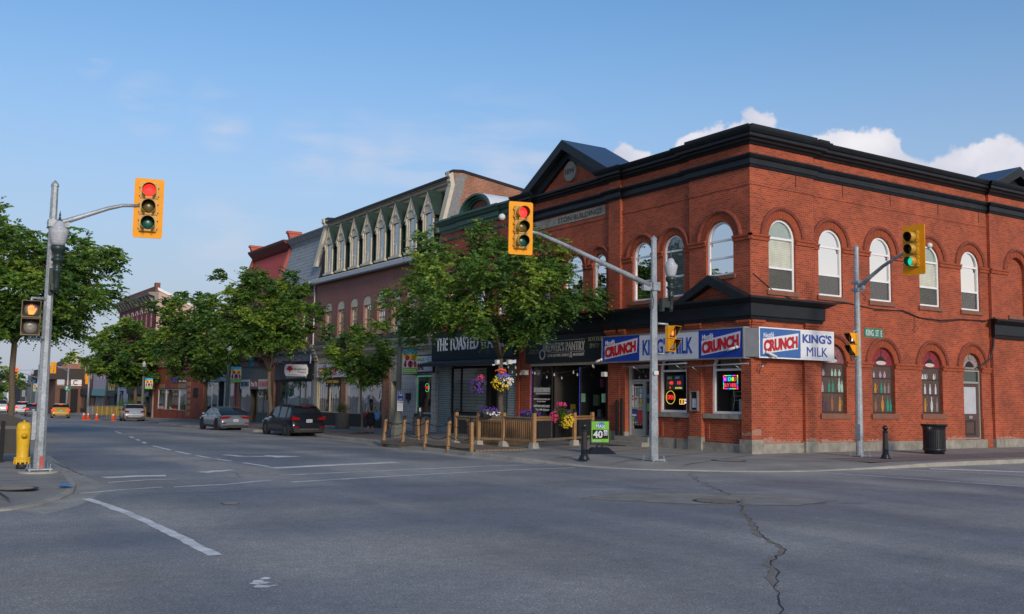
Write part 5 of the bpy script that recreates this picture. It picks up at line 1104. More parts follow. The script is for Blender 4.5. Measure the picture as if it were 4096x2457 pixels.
block('grey_siding_house', 'narrow two storey house of grey siding with cream bay window', 20.4, 23.4, 166, 176, -1.4, 4.2, LGREY, [('bay_window', (21.9, 22.9, 1.6, 3.7), .5, CRM), ('window_panes', (22.05, 22.75, 2.0, 3.3), .53, CHAR), ('door_surround', (21.2, 21.7, -1.3, 1.2), .1, CRM2), ('lower_siding', (22, 23, -1.3, 1.1), .05, mat('pale_siding', (.4, .42, .45), .7)), ('eave', (20.2, 23.6, 4.1, 4.4), .4, CRM2)])
block('dark_flat_building', 'dark charcoal flat roofed building with tan panel down the far street', 22.1, 25.5, 200, 215, -1.6, 3.2, mat('far_charcoal', (.035, .035, .045), .8), [('tan_panel', (23.4, 24.7, 2.2, 2.9), .1, mat('far_tan', (.32, .22, .11), .8)), ('pale_window', (22.35, 22.9, .6, 1.8), .05, LGREY), ('blue_panel', (23.4, 24.7, 1.0, 2.1), .1, mat('far_blue_grey', (.14, .15, .22), .8)), ('billboard', (22.9, 24.1, -.3, .7), .3, mat('far_grey', (.12, .12, .12), .8))])
P = T('white_gabled_house', 'small white gabled house beyond the dark flat roofed building', 'building', (22.3, 225, -1.6)); fr = Frame((0, 225, 0), (1, 0, 0), (0, -1, 0))
MB().prism(fr, [(22.4, -1.6), (22.4, 3.2), (24.3, 2.6), (25.0, 2.2), (25, -1.6)], -8, 0).build('wall', mat('far_white', (.6, .62, .64), .7), P); MB().prism(fr, [(22.2, 3.2), (22.4, 3.4), (25.2, 2.3), (25.1, 2.1)], -8.2, .3).build('roof', SDK, P)
# ================================================= across King Street, out of view: blocks added for the windows to reflect
def opposite():
    for t, (y0, y1, x1, h, m, lb) in enumerate(((36, 52, -2.7, 8.5, OLDB, 'unseen orange brick shop block added opposite the mauve building, near the corner'), (52.3, 72, -.9, 10, DKB, 'unseen dark red brick shop block added opposite the red mansard'), (72.4, 100, 1.4, 8, PINKW, 'unseen pale brick shop block added opposite the pink sided shop'))):
        P = T('unseen_shop_block', lb, 'building', (x1-6, y0, -.2)); fr = Frame((x1, y0, 0), (0, 1, 0), (1, 0, 0)); L = y1-y0; mb = MB()
        hs = [rect(a, a+1.1, 4.6, 6.6) for a in [1+k*2.6 for k in range(int((L-1)/2.6))]]
        wall(mb, fr, 0, L, 3.3, h, hs); mb.xbox(x1-12, x1-.3, y0, y1, -.5, h-.3); mb.box(fr, 0, .6, -.3, 0, -1, 3.3); mb.box(fr, L-.6, L, -.3, 0, -1, 3.3); mb.build('wall', m, P)
        for a in [1+k*2.6 for k in range(int((L-1)/2.6))]: window(fr, P, a+.55, 1.08, 4.6, 6.55, .02, d=-.12, bars=(5.6,), blind=BLIND2, back=False)
        MB().box(fr, 0, L, -.1, .15, 2.6, 3.3).build('fascia_board', CHAR, P); MB().box(fr, .6, L-.6, -.28, -.2, -.5, 2.6).build('shop_glazing', mat('dark_shop_glazing', (.03, .035, .04), .15), P)
        cb = MB(); cornice(cb, fr, [(-.2, h-.4), (.1, h-.4), (.4, h-.1), (.4, h), (-.2, h+.05)], 0, L); cb.build('cornice', CHAR, P)
opposite()
# ================================================= SIGNS
CB1 = mat('sign_blue', (.012, .045, .32), .35, var=.04); CB2 = mat('sign_blue_faded', (.035, .12, .36), .4, var=.1); SW = mat('sign_white', (.55, .57, .63), .35, var=.1, scale=2)
SW2 = mat('sign_white_bright', (.66, .68, .72), .4, var=.04); SRD = mat('sign_red', (.42, .012, .02), .35, var=.03); ALU = mat('aluminium', (.4, .4, .4), .35, metal=.7); TXB = mat('sign_text_blue', (.02, .06, .32), .4, var=.03)
CAMW = mat('white_plastic', (.6, .6, .58), .4)
def crunch(P, fr, a, b, z0, z1, d, blue, wht, cam_=None):
    MB().box(fr, a, b, d, d+.012, z0, z1).build('sign_panel', blue, P); w = b-a; h = z1-z0
    MB().prism(fr, [(a+.07*w, z0+.10*h), (a+.93*w, z0+.33*h), (a+.95*w, z0+.9*h), (a+.07*w, z0+.63*h)], d+.012, d+.018).build('white_band', wht, P)
    text('CRUNCH', fr, a+.09*w, a+.92*w, z0+.15*h, z0+.58*h, d+.018, SRD, P, bold=.055, slope=.27*h/w, depth=.015)
    text('Nestl\u00e9', fr, a+.09*w, a+.34*w, z0+.66*h, z0+.84*h, d+.012, wht, P, bold=.012, slope=.2*h/w)
def kingsigns():
    P = T('store_sign', 'long lightbox sign over the shop door, white middle panel between blue panels with red words', 'sign', K(-3.8, 0, 3.15)); d = .3
    bx = MB(); bx.box(K, -7.62, -.02, .02, d, 3.14, 4.2); each(bx, 'sign_case', ALU, P)
    fb = MB(); fb.ring(K, rect(-7.62, -.02, 3.14, 4.2), rect(-7.57, -.07, 3.19, 4.15), d-.01, d+.03, closed=True); fb.build('sign_frame', ALU, P)
    crunch(P, K, -7.57, -5.33, 3.19, 4.15, d, CB1, SW); crunch(P, K, -2.16, -.07, 3.19, 4.15, d, CB1, SW)
    MB().box(K, -5.328, -2.162, d, d+.012, 3.19, 4.15).build('sign_panel', SW, P); text("KING'S MILK", K, -5.12, -2.45, 3.38, 3.98, d+.012, TXB, P, bold=.02)
    P = T('store_sign', 'shorter store sign on the side street wall, faded blue panel beside a white one', 'sign', SD(2, 0, 3.2)); d = .22
    MB().box(SD, .12, 3.86, .02, d, 3.17, 4.2).build('sign_case', ALU, P)
    fb = MB(); fb.ring(SD, rect(.12, 3.86, 3.17, 4.2), rect(.16, 3.82, 3.21, 4.16), d-.01, d+.02, closed=True); fb.build('sign_frame', WHT, P)
    crunch(P, SD, .16, 2.14, 3.21, 4.16, d, CB2, SW2); MB().box(SD, 2.142, 3.82, d, d+.012, 3.21, 4.16).build('sign_panel', SW2, P)
    text("KING'S", SD, 2.24, 3.74, 3.75, 4.06, d+.012, TXB, P, bold=.03); text('MILK', SD, 2.45, 3.52, 3.3, 3.62, d+.012, TXB, P, bold=0)
    MB().prism(Frame((0, 0, 3.17), (1, 0, 0), (0, -1, 0)), [(0, 0)]*3, 0, 0) if False else None
    c = MB(); o = [K(.0, .31, 0), K(.0, .0, 0), SD(.12, .22, 0), SD(.12, 0, 0)]
    c.add([Vector((p.x, p.y, z)) for z in (3.2, 4.16) for p in (K(-.02, .3, 0), SD(.13, .21, 0), SD(.13, .0, 0), K(-.02, 0, 0))], [(0, 1, 5, 4), (1, 2, 6, 5), (2, 3, 7, 6), (3, 0, 4, 7), (0, 1, 2, 3), (4, 5, 6, 7)]); c.build('corner_filler', mat('grey_filler', (.09, .105, .13), .6), P)
    # security cameras
    for lb, p, q in (('small white camera at the left end of the long store sign', K(-7.55, .38, 3.28), K(-7.75, .5, 3.18)), ('white camera with cable near the corner end of the long store sign', K(-.3, .36, 3.52), K(-.62, .5, 3.42)), ('white tube camera on the lower left of the shorter store sign', SD(.42, .3, 3.36), SD(.72, .45, 3.2))):
        t = T('security_camera', lb, 'camera', p, group='security cameras on the store signs'); MB().ball(p, .055, 10).build('mount', CAMW, t); b = MB(); b.tube([p, p+(q-p)*.4, q], [.025, .05, .05], 10); b.build('camera_body', CAMW, t)
    t = T('floodlight', 'white floodlight on the brick pier below the long sign', 'light', K(-7.6, .1, 2.9)); MB().box(K, -7.72, -7.5, .1, .25, 2.62, 2.8).build('lamp_housing', CAMW, t)
    t = T('floodlight', 'white floodlight above the brewery window on its left pier', 'light', K(-13.3, .1, 2.9)); MB().box(K, -13.45, -13.1, .1, .3, 2.75, 2.95).build('lamp_housing', CAMW, t)
    for lb, a, b, z in (('grey tube light bar across the corner shop window', -2.9, .3, 2.95), ('grey tube light bar over the shop door and first window', -6.1, -2.6, 3.02)):
        t = T('light_bar', lb, 'light', K(a, .2, z)); x = MB(); x.tube([K(a, .45, z-.05), K(b, .45, z+.01)], .025, 7); x.build('tube', ALU, t); x = MB()
        for u in (a+.5, b-.6): x.tube([K(u, .0, z-.25), K(u, .45, z-.03)], .012, 5)
        each(x, 'bracket', ALU, t)
    t = T('wall_lamp', 'small bare bracket lamp under the shorter store sign', 'light', SD(.35, 0, 2.9)); x = MB(); x.tube([SD(.6, 0, 3.0), SD(.25, .25, 3.02), SD(.2, .3, 2.9)], .012, 5); x.tube([SD(.35, 0, 2.65), SD(.36, .15, 3.0)], .01, 5); x.build('bracket', IRON, t); MB().ball(SD(.2, .3, 2.88), .05, 8).build('bulb', ALU, t)
kingsigns()
NR = mat('neon_red', (1, .04, .03), emit=.8); NY = mat('neon_yellow', (1, .8, .1), emit=.5); NG = mat('neon_green', (.05, .9, .35), emit=.9)
def ringpts(u, z, r, a0=0, a1=2*pi, n=24, sx=1): return [(u+r*sx*cos(a0+(a1-a0)*k/n), z+r*sin(a0+(a1-a0)*k/n)) for k in range(n+1)]
def windowsigns():
    t = T('open_sign', 'red neon OPEN sign in a yellow ring in the store window', 'neon sign', K(-4.3, -.3, 2))
    MB().tube([K(u, -.3, z) for u, z in ringpts(-4.28, 1.83, .24)], .012, 5).build('neon_ring', NY, t); text('OPEN', K, -4.46, -4.1, 1.75, 1.92, -.3, NR, t, bold=.01)
    t = T('lottery_display', 'lottery jackpot panel with red LED digits in the store window', 'display', K(-4, -.3, 2.2))
    MB().box(K, -4.55, -4.1, -.36, -.33, 2.1, 2.65).build('green_panel', mat('lottery_green', (.02, .09, .04), .4), t); MB().box(K, -4.1, -3.63, -.36, -.33, 2.1, 2.65).build('blue_panel', mat('lottery_blue', (.02, .1, .18), .4), t)
    text('40', K, -4.38, -4.16, 2.3, 2.43, -.325, NR, t, bold=.03); text('10', K, -3.93, -3.75, 2.3, 2.43, -.325, NR, t, bold=.03); text('0', K, -4.36, -4.29, 2.15, 2.23, -.325, NR, t, bold=.03)
    text('MAX', K, -4.47, -4.2, 2.49, 2.6, -.325, WHT, t, bold=.02); text('6/49', K, -4.05, -3.82, 2.5, 2.6, -.325, WHT, t, bold=.02); text('GOLD BALL', K, -4.05, -3.68, 2.15, 2.21, -.325, NY, t)
    t = T('beer_sign', 'small glowing beer mug sign reading COLD BEER in the store window', 'neon sign', K(-3.6, -.3, 1.7)); x = MB()
    for a in (-3.8, -3.66): x.ring(K, rect(a, a+.11, 1.58, 1.78), rect(a+.015, a+.095, 1.6, 1.76), -.31, -.3, closed=True)
    x.build('mug_outline', mat('neon_orange', (1, .5, .1), emit=1.2), t); text('COLD', K, -3.52, -3.36, 1.72, 1.78, -.3, mat('neon_white', (.8, .8, .8), emit=1), t); text('BEER', K, -3.52, -3.36, 1.62, 1.68, -.3, MATS['neon_white'], t)
    t = T('led_sign', 'rainbow bordered LED sign reading MOENRO BUY HERE in the corner window', 'LED sign', K(-1.4, -.3, 2.3))
    MB().box(K, -1.62, -.92, -.36, -.33, 2.13, 2.62).build('display_case', DRK, t); cols = [(1, .05, .1), (.9, .1, 1), (.1, .2, 1), (.05, .9, 1), (.1, 1, .2), (1, .8, .05)]
    E_ = [mat('led_%d' % i, c, emit=.9) for i, c in enumerate(cols)]; x = MB(); per = [(-1.6+k*.033, 2.15) for k in range(21)]+[(-.94, 2.15+k*.033) for k in range(14)]+[(-.94-k*.033, 2.6) for k in range(21)]+[(-1.6, 2.6-k*.033) for k in range(14)]
    for k, (u, z) in enumerate(per): x.box(K, u-.014, u+.014, -.33, -.322, z-.014, z+.014, k//3 % 6)
    x.build('led_border', E_, t)
    for k, ch in enumerate('MOENRO'): text(ch, K, -1.57+k*.1, -1.49+k*.1, 2.41, 2.55, -.33, E_[(1, 2, 3, 4, 5, 0)[k]], t, name='lettering', bold=.015)
    text('BUY HERE', K, -1.56, -.98, 2.2, 2.34, -.33, E_[0], t, bold=.02)
    t = T('open_sign', 'small red and green neon OPEN sign in the white tiled shop window', 'neon sign', K(-23.1, -.3, 2.2))
    MB().tube([K(u, -.1, z) for u, z in ringpts(-23.0, 2.2, .22, .6, 2.7, 10)], .014, 5).tube([K(u, -.1, z) for u, z in ringpts(-23.0, 2.2, .22, 3.8, 6.9, 12)], .014, 5).build('neon_ring', NG, t); text('OPEN', K, -23.18, -22.82, 2.11, 2.29, -.1, NR, t, bold=.02)
windowsigns()
WV = MATS['white_vinyl']
def shopsigns():
    LT = mat('worn_white_letters', (.6, .62, .65), .6)
    t = T('shop_lettering', 'tall thin white letters on the dark fascia under the street tree', 'sign', K(-17.5, .42, 4)); text('THE TOASTED WALNUT', K, -21.1, -13.98, 4.02, 4.68, .42, LT, t, bold=.012, depth=.03)
    t = T('brewery_lettering', 'white brewery name with brewing supplies line on the black fascia', 'sign', K(-10.5, .06, 3.9))
    GB = mat('grey_white_letters', (.38, .38, .38), .6); OL = mat('olive_letters', (.13, .15, .11), .7)
    text("BREWER'S PANTRY", K, -12.05, -9.05, 3.72, 4.12, .06, GB, t, bold=.02); text('HOME BREWING SUPPLIES', K, -11.7, -10.15, 3.5, 3.62, .06, GB, t); text('&', K, -10.1, -9.9, 3.44, 3.68, .06, GB, t); text('INGREDIENTS', K, -9.85, -9.1, 3.5, 3.62, .06, GB, t)
    MB().ring(K, ringpts(-12.1, 3.62, .23, n=20), ringpts(-12.1, 3.62, .16, n=20), .06, .075).build('emblem', GB, t); x = MB(); x.box(K, -11.7, -9.05, .06, .07, 3.67, 3.69); x.box(K, -11.7, -9.05, .061, .071, 4.17, 4.19); each(x, 'rule_line', GB, t)
    text('BOTTLE', K, -8.82, -7.95, 4.06, 4.24, .06, OL, t, bold=.02); text('SHOP', K, -8.72, -8.05, 3.78, 3.97, .06, OL, t, bold=.02); text('TAP', K, -12.95, -12.5, 4.02, 4.2, .06, OL, t, bold=.02) if False else None; text('ROOM', K, -13.05, -12.35, 3.66, 3.86, .06, OL, t, bold=.02)
    t = T('restaurant_sign', 'white sign with green and plum letters and a small leaf sprig', 'sign', K(-23, .1, 3.4)); MB().box(K, -24.3, -21.95, .03, .12, 2.98, 3.92).build('sign_case', DRK, t); MB().box(K, -24.22, -22.03, .12, .135, 3.04, 3.86).build('sign_panel', SW, t)
    text('ANVILLE', K, -23.95, -22.95, 3.6, 3.76, .135, mat('sign_green', (.1, .3, .08), .5), t, bold=.02); text('HAI', K, -23.95, -23.0, 3.12, 3.5, .135, mat('sign_plum', (.14, .07, .08), .5), t, bold=.04)
    lf = MB()
    for k in range(6): a = k*1.1; lf.prism(K, [(-22.5+.1*cos(a), 3.5+k*.045), (-22.5+.1*cos(a)+.05, 3.54+k*.045), (-22.5+.1*cos(a)+.02, 3.6+k*.045)], .135, .14)
    lf.build('leaf_logo', MATS['sign_green'], t)
    t = T('gift_shop_sign', 'wide white sign with red and navy serif letters over the gift shop', 'sign', K(-33, .1, 3.2)); MB().box(K, -38.0, -28.1, .03, .14, 2.86, 3.74).build('sign_panel', SW, t)
    GR = mat('gift_red', (.3, .012, .02), .5); text('GIFT HUNTER', K, -37.7, -34.6, 2.98, 3.5, .14, GR, t, bold=.02); text('THE', K, -36.9, -36.4, 3.5, 3.64, .14, TXB, t); text('GIFT HUNTER', K, -33.2, -28.9, 3.0, 3.5, .14, GR, t, bold=.02)
    t = T('name_rings_sign', 'small dark sign with yellow letters hung in the gift shop window', 'sign', K(-35.6, .05, 2.6)); MB().box(K, -36.5, -34.4, .0, .06, 2.42, 2.76).build('sign_board', DRK, t); text('NAME RINGS', K, -36.35, -34.55, 2.49, 2.69, .06, mat('sign_yellow', (.4, .27, .05), .6), t, bold=.01)
    t = T('travel_shop_sign', 'grey panel with red script letters and an arc on the dark blue fascia', 'sign', K(-41.8, .06, 3.3)); MB().box(K, -43.9, -40.0, .04, .1, 2.85, 3.8).build('sign_panel', LGREY, t); text('Kemp Travel', K, -43.4, -40.4, 2.95, 3.3, .1, GR, t, bold=.01); MB().ring(K, ringpts(-42.4, 3.1, .9, .5, 2.6, 14), ringpts(-42.4, 3.1, .82, .5, 2.6, 14), .1, .12).build('arc_logo', GR, t)
    t = T('hanging_tours_sign', 'white rounded hanging sign with a red maple leaf on an iron bracket', 'sign', K(-39.6, .5, 3.4)); fr = Frame(K(-39.3, 0, 0), (-1, 0, 0), (0, -1, 0))
    o = [(.35, 2.95), (.25, 3.15), (.25, 3.5), (.35, 3.72), (1.75, 3.72), (1.87, 3.5), (1.87, 3.15), (1.75, 2.95)]; MB().prism(fr, [(1.87+.25-u, z) for u, z in o][::-1], 0, .05).build('sign_board', SW2, t)
    fr2 = Frame(K(-39.3, 0, 0)+Vector((0, -.05, 0)), (1, 0, 0), (0, -1, 0)); text('Lakeshore', fr2, -1.35, -.4, 3.35, 3.5, 0, DRK, t, bold=.01); text('Tours', fr2, -1.0, -.4, 3.15, 3.3, 0, DRK, t, bold=.01); text('www.lakeshoretours.ca', fr2, -1.6, -.5, 3.0, 3.07, 0, DRK, t)
    lf = [(0, .2), (.05, .12), (.12, .15), (.1, .04), (.2, .05), (.14, -.02), (.17, -.06), (.03, -.1), (.03, -.18), (-.03, -.18), (-.03, -.1), (-.17, -.06), (-.14, -.02), (-.2, .05), (-.1, .04), (-.12, .15), (-.05, .12)]
    MB().prism(fr2, [(-1.52+a*1.3, 3.42+b*1.2) for a, b in lf], 0, .012).build('maple_leaf', SRD, t); x = MB(); x.tube([K(-39.3, 0, 3.9), K(-39.3, 2.0, 3.9)], .025, 6); x.tube([K(-39.3, .6, 3.9), K(-39.3, .6, 3.7)], .01, 5); x.tube([K(-39.3, 1.7, 3.9), K(-39.3, 1.7, 3.7)], .01, 5); x.build('bracket', IRON, t)
    for k in range(4):
        u = -44.5+k*1.3; t = T('gooseneck_lamp', 'black gooseneck lamp over the dark blue shopfront, one of four alike', 'lamp', K(u, 0, 4), group='gooseneck lamps over the dark blue shopfront'); x = MB()
        x.tube([K(u, 0, 4.0), K(u, .3, 4.25), K(u, .7, 4.3), K(u, .95, 4.15), K(u, 1.0, 4.0)], .02, 6); x.build('arm', IRON, t); MB().lathe(K(u, 1.0, 3.75), [(.2, 0), (.18, .06), (.06, .2), (.04, .28)], 12).build('shade', IRON, t)
    t = T('wall_lantern', 'black dome barn lamp on a curved arm beside the parking sign pole', 'lamp', K(-27.7, 0, 4)); x = MB(); x.tube([K(-27.7, 0, 4.0), K(-27.7, .5, 4.3), K(-27.7, .75, 4.1), K(-27.7, .75, 3.7)], .02, 6); x.build('arm', IRON, t); MB().lathe(K(-27.7, .75, 3.3), [(.27, 0), (.26, .06), (.12, .3), (.07, .42)], 14).build('shade', IRON, t)
    for lb, a, b, m, s_, c in (('white poster sign with grey words left of the sandwich shop sign', -54.2, -51.9, SW, 'FRESH THINKING', CHAR), ('brown scalloped sandwich shop sign in the middle of three', -51.8, -49.9, mat('brown_sign', (.2, .06, .045), .6), 'Pita Pit', SW), ('white and red sign right of the sandwich shop sign', -49.8, -47.5, SW, 'EAT HEALTHY', SRD)):
        t = T('shop_sign', lb, 'sign', K(a, .05, 2.5)); MB().box(K, a, b, .02, .08, 2.1, 2.84).build('sign_panel', m, t); text(s_, K, a+.2, b-.2, 2.3, 2.68, .08, c, t, bold=.02)
    t = T('wall_lettering', 'blue and white shop name on the brick wall of the pink sided shop', 'sign', K(-75, .02, 3.1)); text("Hunt's", K, -76.3, -73.4, 2.75, 3.35, .0, mat('sign_royal_blue', (.02, .03, .25), .5), t, bold=.02, depth=.06); text('PLACE', K, -73.2, -70.9, 2.78, 3.15, .0, SW2, t, bold=.05, depth=.06)
    x = MB()
    for u, z in ((-76.6, 3.5), (-70.7, 3.55), (-76.7, 2.3), (-70.8, 2.35)): x.box(K, u, u+.18, 0, .05, z, z+.25)
    each(x, 'corner_mark', MATS['sign_royal_blue'], t)
    t = T('flag', 'blue flag with a white and gold emblem hung from the red mansard building', 'flag', K(-50, .2, 4.6)); mb = MB(); P_ = []
    for i in range(7):
        for j in range(5): u = i/6; v = j/4; P_.append(K(-50.6+.9*u+.3*v, .3+1.3*u*.5+.08*sin(u*7+v*3), 4.95-v*.95-.35*u*u+.1*sin(v*4)))
    mb.add(P_, [(i*5+j, i*5+j+1, i*5+j+6, i*5+j+5) for i in range(6) for j in range(4)], smooth=True); mb.build('flag_cloth', mat('flag_blue', (.02, .2, .42), .8, var=.2), t); x = MB(); x.tube([K(-50.6, 0, 4.6), K(-50.6, .9, 5.1)], .02, 6); x.build('flag_pole', ALU, t); MB().lathe(K(-50.0, .66, 4.4), [(.24, 0), (.2, .02)], 12, ax=K.n).build('emblem', CRM, t)
    t = T('barber_sign', 'small blue and white box sign on the charcoal shop past the pink sided shop', 'sign', K(-85.6, .3, 2)); MB().box(K, -85.9, -85.2, .1, .7, 1.3, 2.3).build('sign_box', mat('barber_blue', (.1, .15, .25), .5, var=.7, scale=4), t)
    t = T('round_shop_emblem', 'dark oval emblem with gold leaf on the blue black fascia', 'sign', K(-89.5, .1, 2.8)); MB().lathe(K(-89.4, .05, 2.9), [(.55, 0), (.5, .06)], 18, ax=K.n).build('emblem_disc', DRK, t); MB().lathe(K(-89.4, .1, 2.9), [(.25, 0), (.2, .04)], 9, ax=K.n).build('gold_leaf', mat('dull_gold', (.25, .2, .06), .5), t)
    t = T('yellow_shop_lettering', 'yellow green letters on the blue black fascia', 'sign', K(-93, .06, 2.3)); text('market', K, -95.4, -91.6, 2.0, 2.5, .06, mat('sign_lime', (.3, .35, .03), .5), t) if False else MB().box(K, -95.2, -91.6, .05, .08, 2.1, 2.3).build('gold_strip', mat('sign_lime', (.3, .35, .03), .5), t)
    t = T('window_banner', 'yellow banner across the lower glass of the blue black shop', 'banner', K(-89, 0, .8)); MB().box(K, -91.0, -87.3, .0, .02, .75, 1.25).build('banner_sheet', mat('banner_yellow', (.5, .45, .03), .6, var=.2), t)
    t = T('small_wall_sign', 'black square sign with grey writing on the white narrow shopfront', 'sign', K(-99, .06, 3.5)); MB().box(K, -100.3, -98.2, .05, .12, 2.3, 3.9).build('sign_panel', DRK, t); x = MB()
    for z in (2.9, 3.2, 3.4): x.box(K, -99.9, -98.6, .12, .13, z, z+.08)
    each(x, 'writing_line', LGREY, t)
shopsigns()
# ================================================= TRAFFIC SIGNALS, LAMPS, STREET FURNITURE
GALV = mat('galvanised_steel', (.30, .33, .36), .45, metal=.3, var=.3, scale=22, var2=.25, scale2=2.2)
YEL = mat('signal_yellow', (.8, .32, .004), .5, var=.05, spec=.2); YEL2 = mat('signal_housing_yellow', (.48, .26, .025), .42, var=.1)
LENSD = dict(r=mat('lens_red_dark', (.08, .01, .01), .3), y=mat('lens_amber_dark', (.11, .085, .02), .3, var=.1), g=mat('lens_green_dark', (.008, .09, .07), .3), k=mat('lens_black', (.012, .01, .008), .4))
LENSL = dict(r=mat('lens_red_lit', (1, .03, .025), emit=1.15), g=mat('lens_green_lit', (.01, .6, .38), emit=.9))
DARKGRN = mat('dark_green_iron', (.015, .03, .028), .4, var=.3)
def oct_pole(P, x, y, z0, z1, ra, rb, name='pole', n=8):
    MB().lathe((x, y, z0), [(ra, 0), (rb, z1-z0), (rb*1.15, z1-z0), (rb*1.1, z1-z0+.05), (.01, z1-z0+.14)], n, smooth=False, ph=pi/8).build(name, GALV, P)
    b = MB(); b.xbox(x-.24, x+.24, y-.24, y+.24, z0+.03, z0+.06)
    for sx in (-1, 1):
        for sy in (-1, 1): b.lathe((x+sx*.2, y+sy*.2, z0-.03), [(.03, 0), (.03, .06), (.022, .1), (.014, .1), (.014, .19)], 8)
    b.build('base_plate', GALV, P)
    MB().lathe((x, y, z0-.05), [(.42, 0), (.4, .05), (.36, .055)], 20).build('footing', CURB, P)
def signal(P, c, yaw, lit='r', h=1.4, w=.65, back=True, top='ryg'):
    """three-lens head facing direction yaw (radians from +X)"""
    fr = Frame(c, (-sin(yaw), cos(yaw), 0), (cos(yaw), sin(yaw), 0)); fr.r = Vector((-sin(yaw), cos(yaw), 0))
    def rr(a, b, z0, z1, r=.05):
        o = []
        for cx, cz, s in ((a+r, z0+r, pi), (b-r, z0+r, 1.5*pi), (b-r, z1-r, 0), (a+r, z1-r, .5*pi)): o += [(cx+r*cos(s+k*pi/6), cz+r*sin(s+k*pi/6)) for k in range(4)]
        return o
    if back: bp = MB().prism(fr, rr(-w/2, w/2, -h/2, h/2), -.015, .01).build('backplate', YEL, P)
    for i, cl in enumerate(top):
        z = .38-.38*i+.02
        b = MB(); b.prism(fr, rr(-.19, .19, z-.185, z+.185, .03), .0, .1); b.ring(fr, rect(-.17, .17, z-.165, z+.165), rect(-.15, .15, z-.145, z+.145), .1, .112, closed=True)
        for s in (-1, 1): b.box(fr, s*.2-.015, s*.2+.015, .02, .08, z-.12, z-.07); b.box(fr, s*.2-.015, s*.2+.015, .02, .08, z+.07, z+.12)
        hs = b.build('signal_housing', YEL2, P)
        ln = MB(); A = Vector(fr.n); ln.lathe(fr(0, .1, z), [(.145, 0), (.14, .02), (.1, .045), (.01, .055)], 20, ax=A); on = (cl == lit)
        ln.build('lens', LENSL[cl] if on else LENSD[cl if (back or cl != 'r') else 'k'], hs)
        v = MB(); n = 22; R = .158; PP = []
        for k in range(n+1):
            a = radians(-60)+radians(300)*k/n; L_ = .26-.05*(1-sin(a))/2
            for rad in (R, R-.008):
                PP.append(fr(rad*cos(a), .1, z+rad*sin(a))); PP.append(fr(rad*cos(a)*.99, .1+L_, z+rad*sin(a)*.99-.015))
        v.add(PP, [f for k in range(n) for f in ((4*k, 4*k+1, 4*k+5, 4*k+4), (4*k+2, 4*k+6, 4*k+7, 4*k+3), (4*k+1, 4*k+3, 4*k+7, 4*k+5))], smooth=True)
        vi = v.build('visor', [YEL2], hs)
        v2 = MB(); PP = []
        for k in range(n+1):
            a = radians(-60)+radians(300)*k/n; L_ = .255-.05*(1-sin(a))/2; r_ = R-.011
            PP.append(fr(r_*cos(a), .1, z+r_*sin(a))); PP.append(fr(r_*cos(a)*.99, .1+L_, z+r_*sin(a)*.99-.015))
        v2.add(PP, [(2*k, 2*k+1, 2*k+3, 2*k+2) for k in range(n)], smooth=True); v2.build('visor_lining', mat('visor_black', (.015, .014, .01), .7), hs)
def lamp_head(P, x, y, z, s=1.0):
    """acorn globe on a turned dark green holder, base of the holder at z"""
    b = MB(); b.lathe((x, y, z), [(.05, -.1), (.065, 0), (.07, .32), (.085, .34), (.085, .4), (.07, .42), (.09, .55), (.14, .6), (.12, .64), (.075, .66), (.09, .74), (.14, .8), (.155, .84), (.155, .9), (.13, .92)], 18); b.build('lamp_holder', DARKGRN, P)
    g = MB(); g.lathe((x, y, z+.9), [(.12, 0), (.15, .1), (.183, .25), (.197, .34), (.192, .37)], 24); g.lathe((x, y, z+1.27), [(.192, 0), (.135, .045), (.11, .1), (.085, .16), (.045, .2)], 24)
    for k in range(5): g.lathe((x, y, z+1.02+k*.055), [(.155+.009*k, 0), (.168+.009*k, .008), (.155+.009*k, .016)], 24)
    g.build('globe', mat('frosted_globe', (.40, .42, .46), .15, var=.12, scale=14), P)
    MB().lathe((x, y, z+1.46), [(.055, 0), (.06, .02), (.02, .04), (.03, .07), (.013, .1), (.026, .13), (.011, .17), (.004, .22)], 12).build('finial', DARKGRN, P)
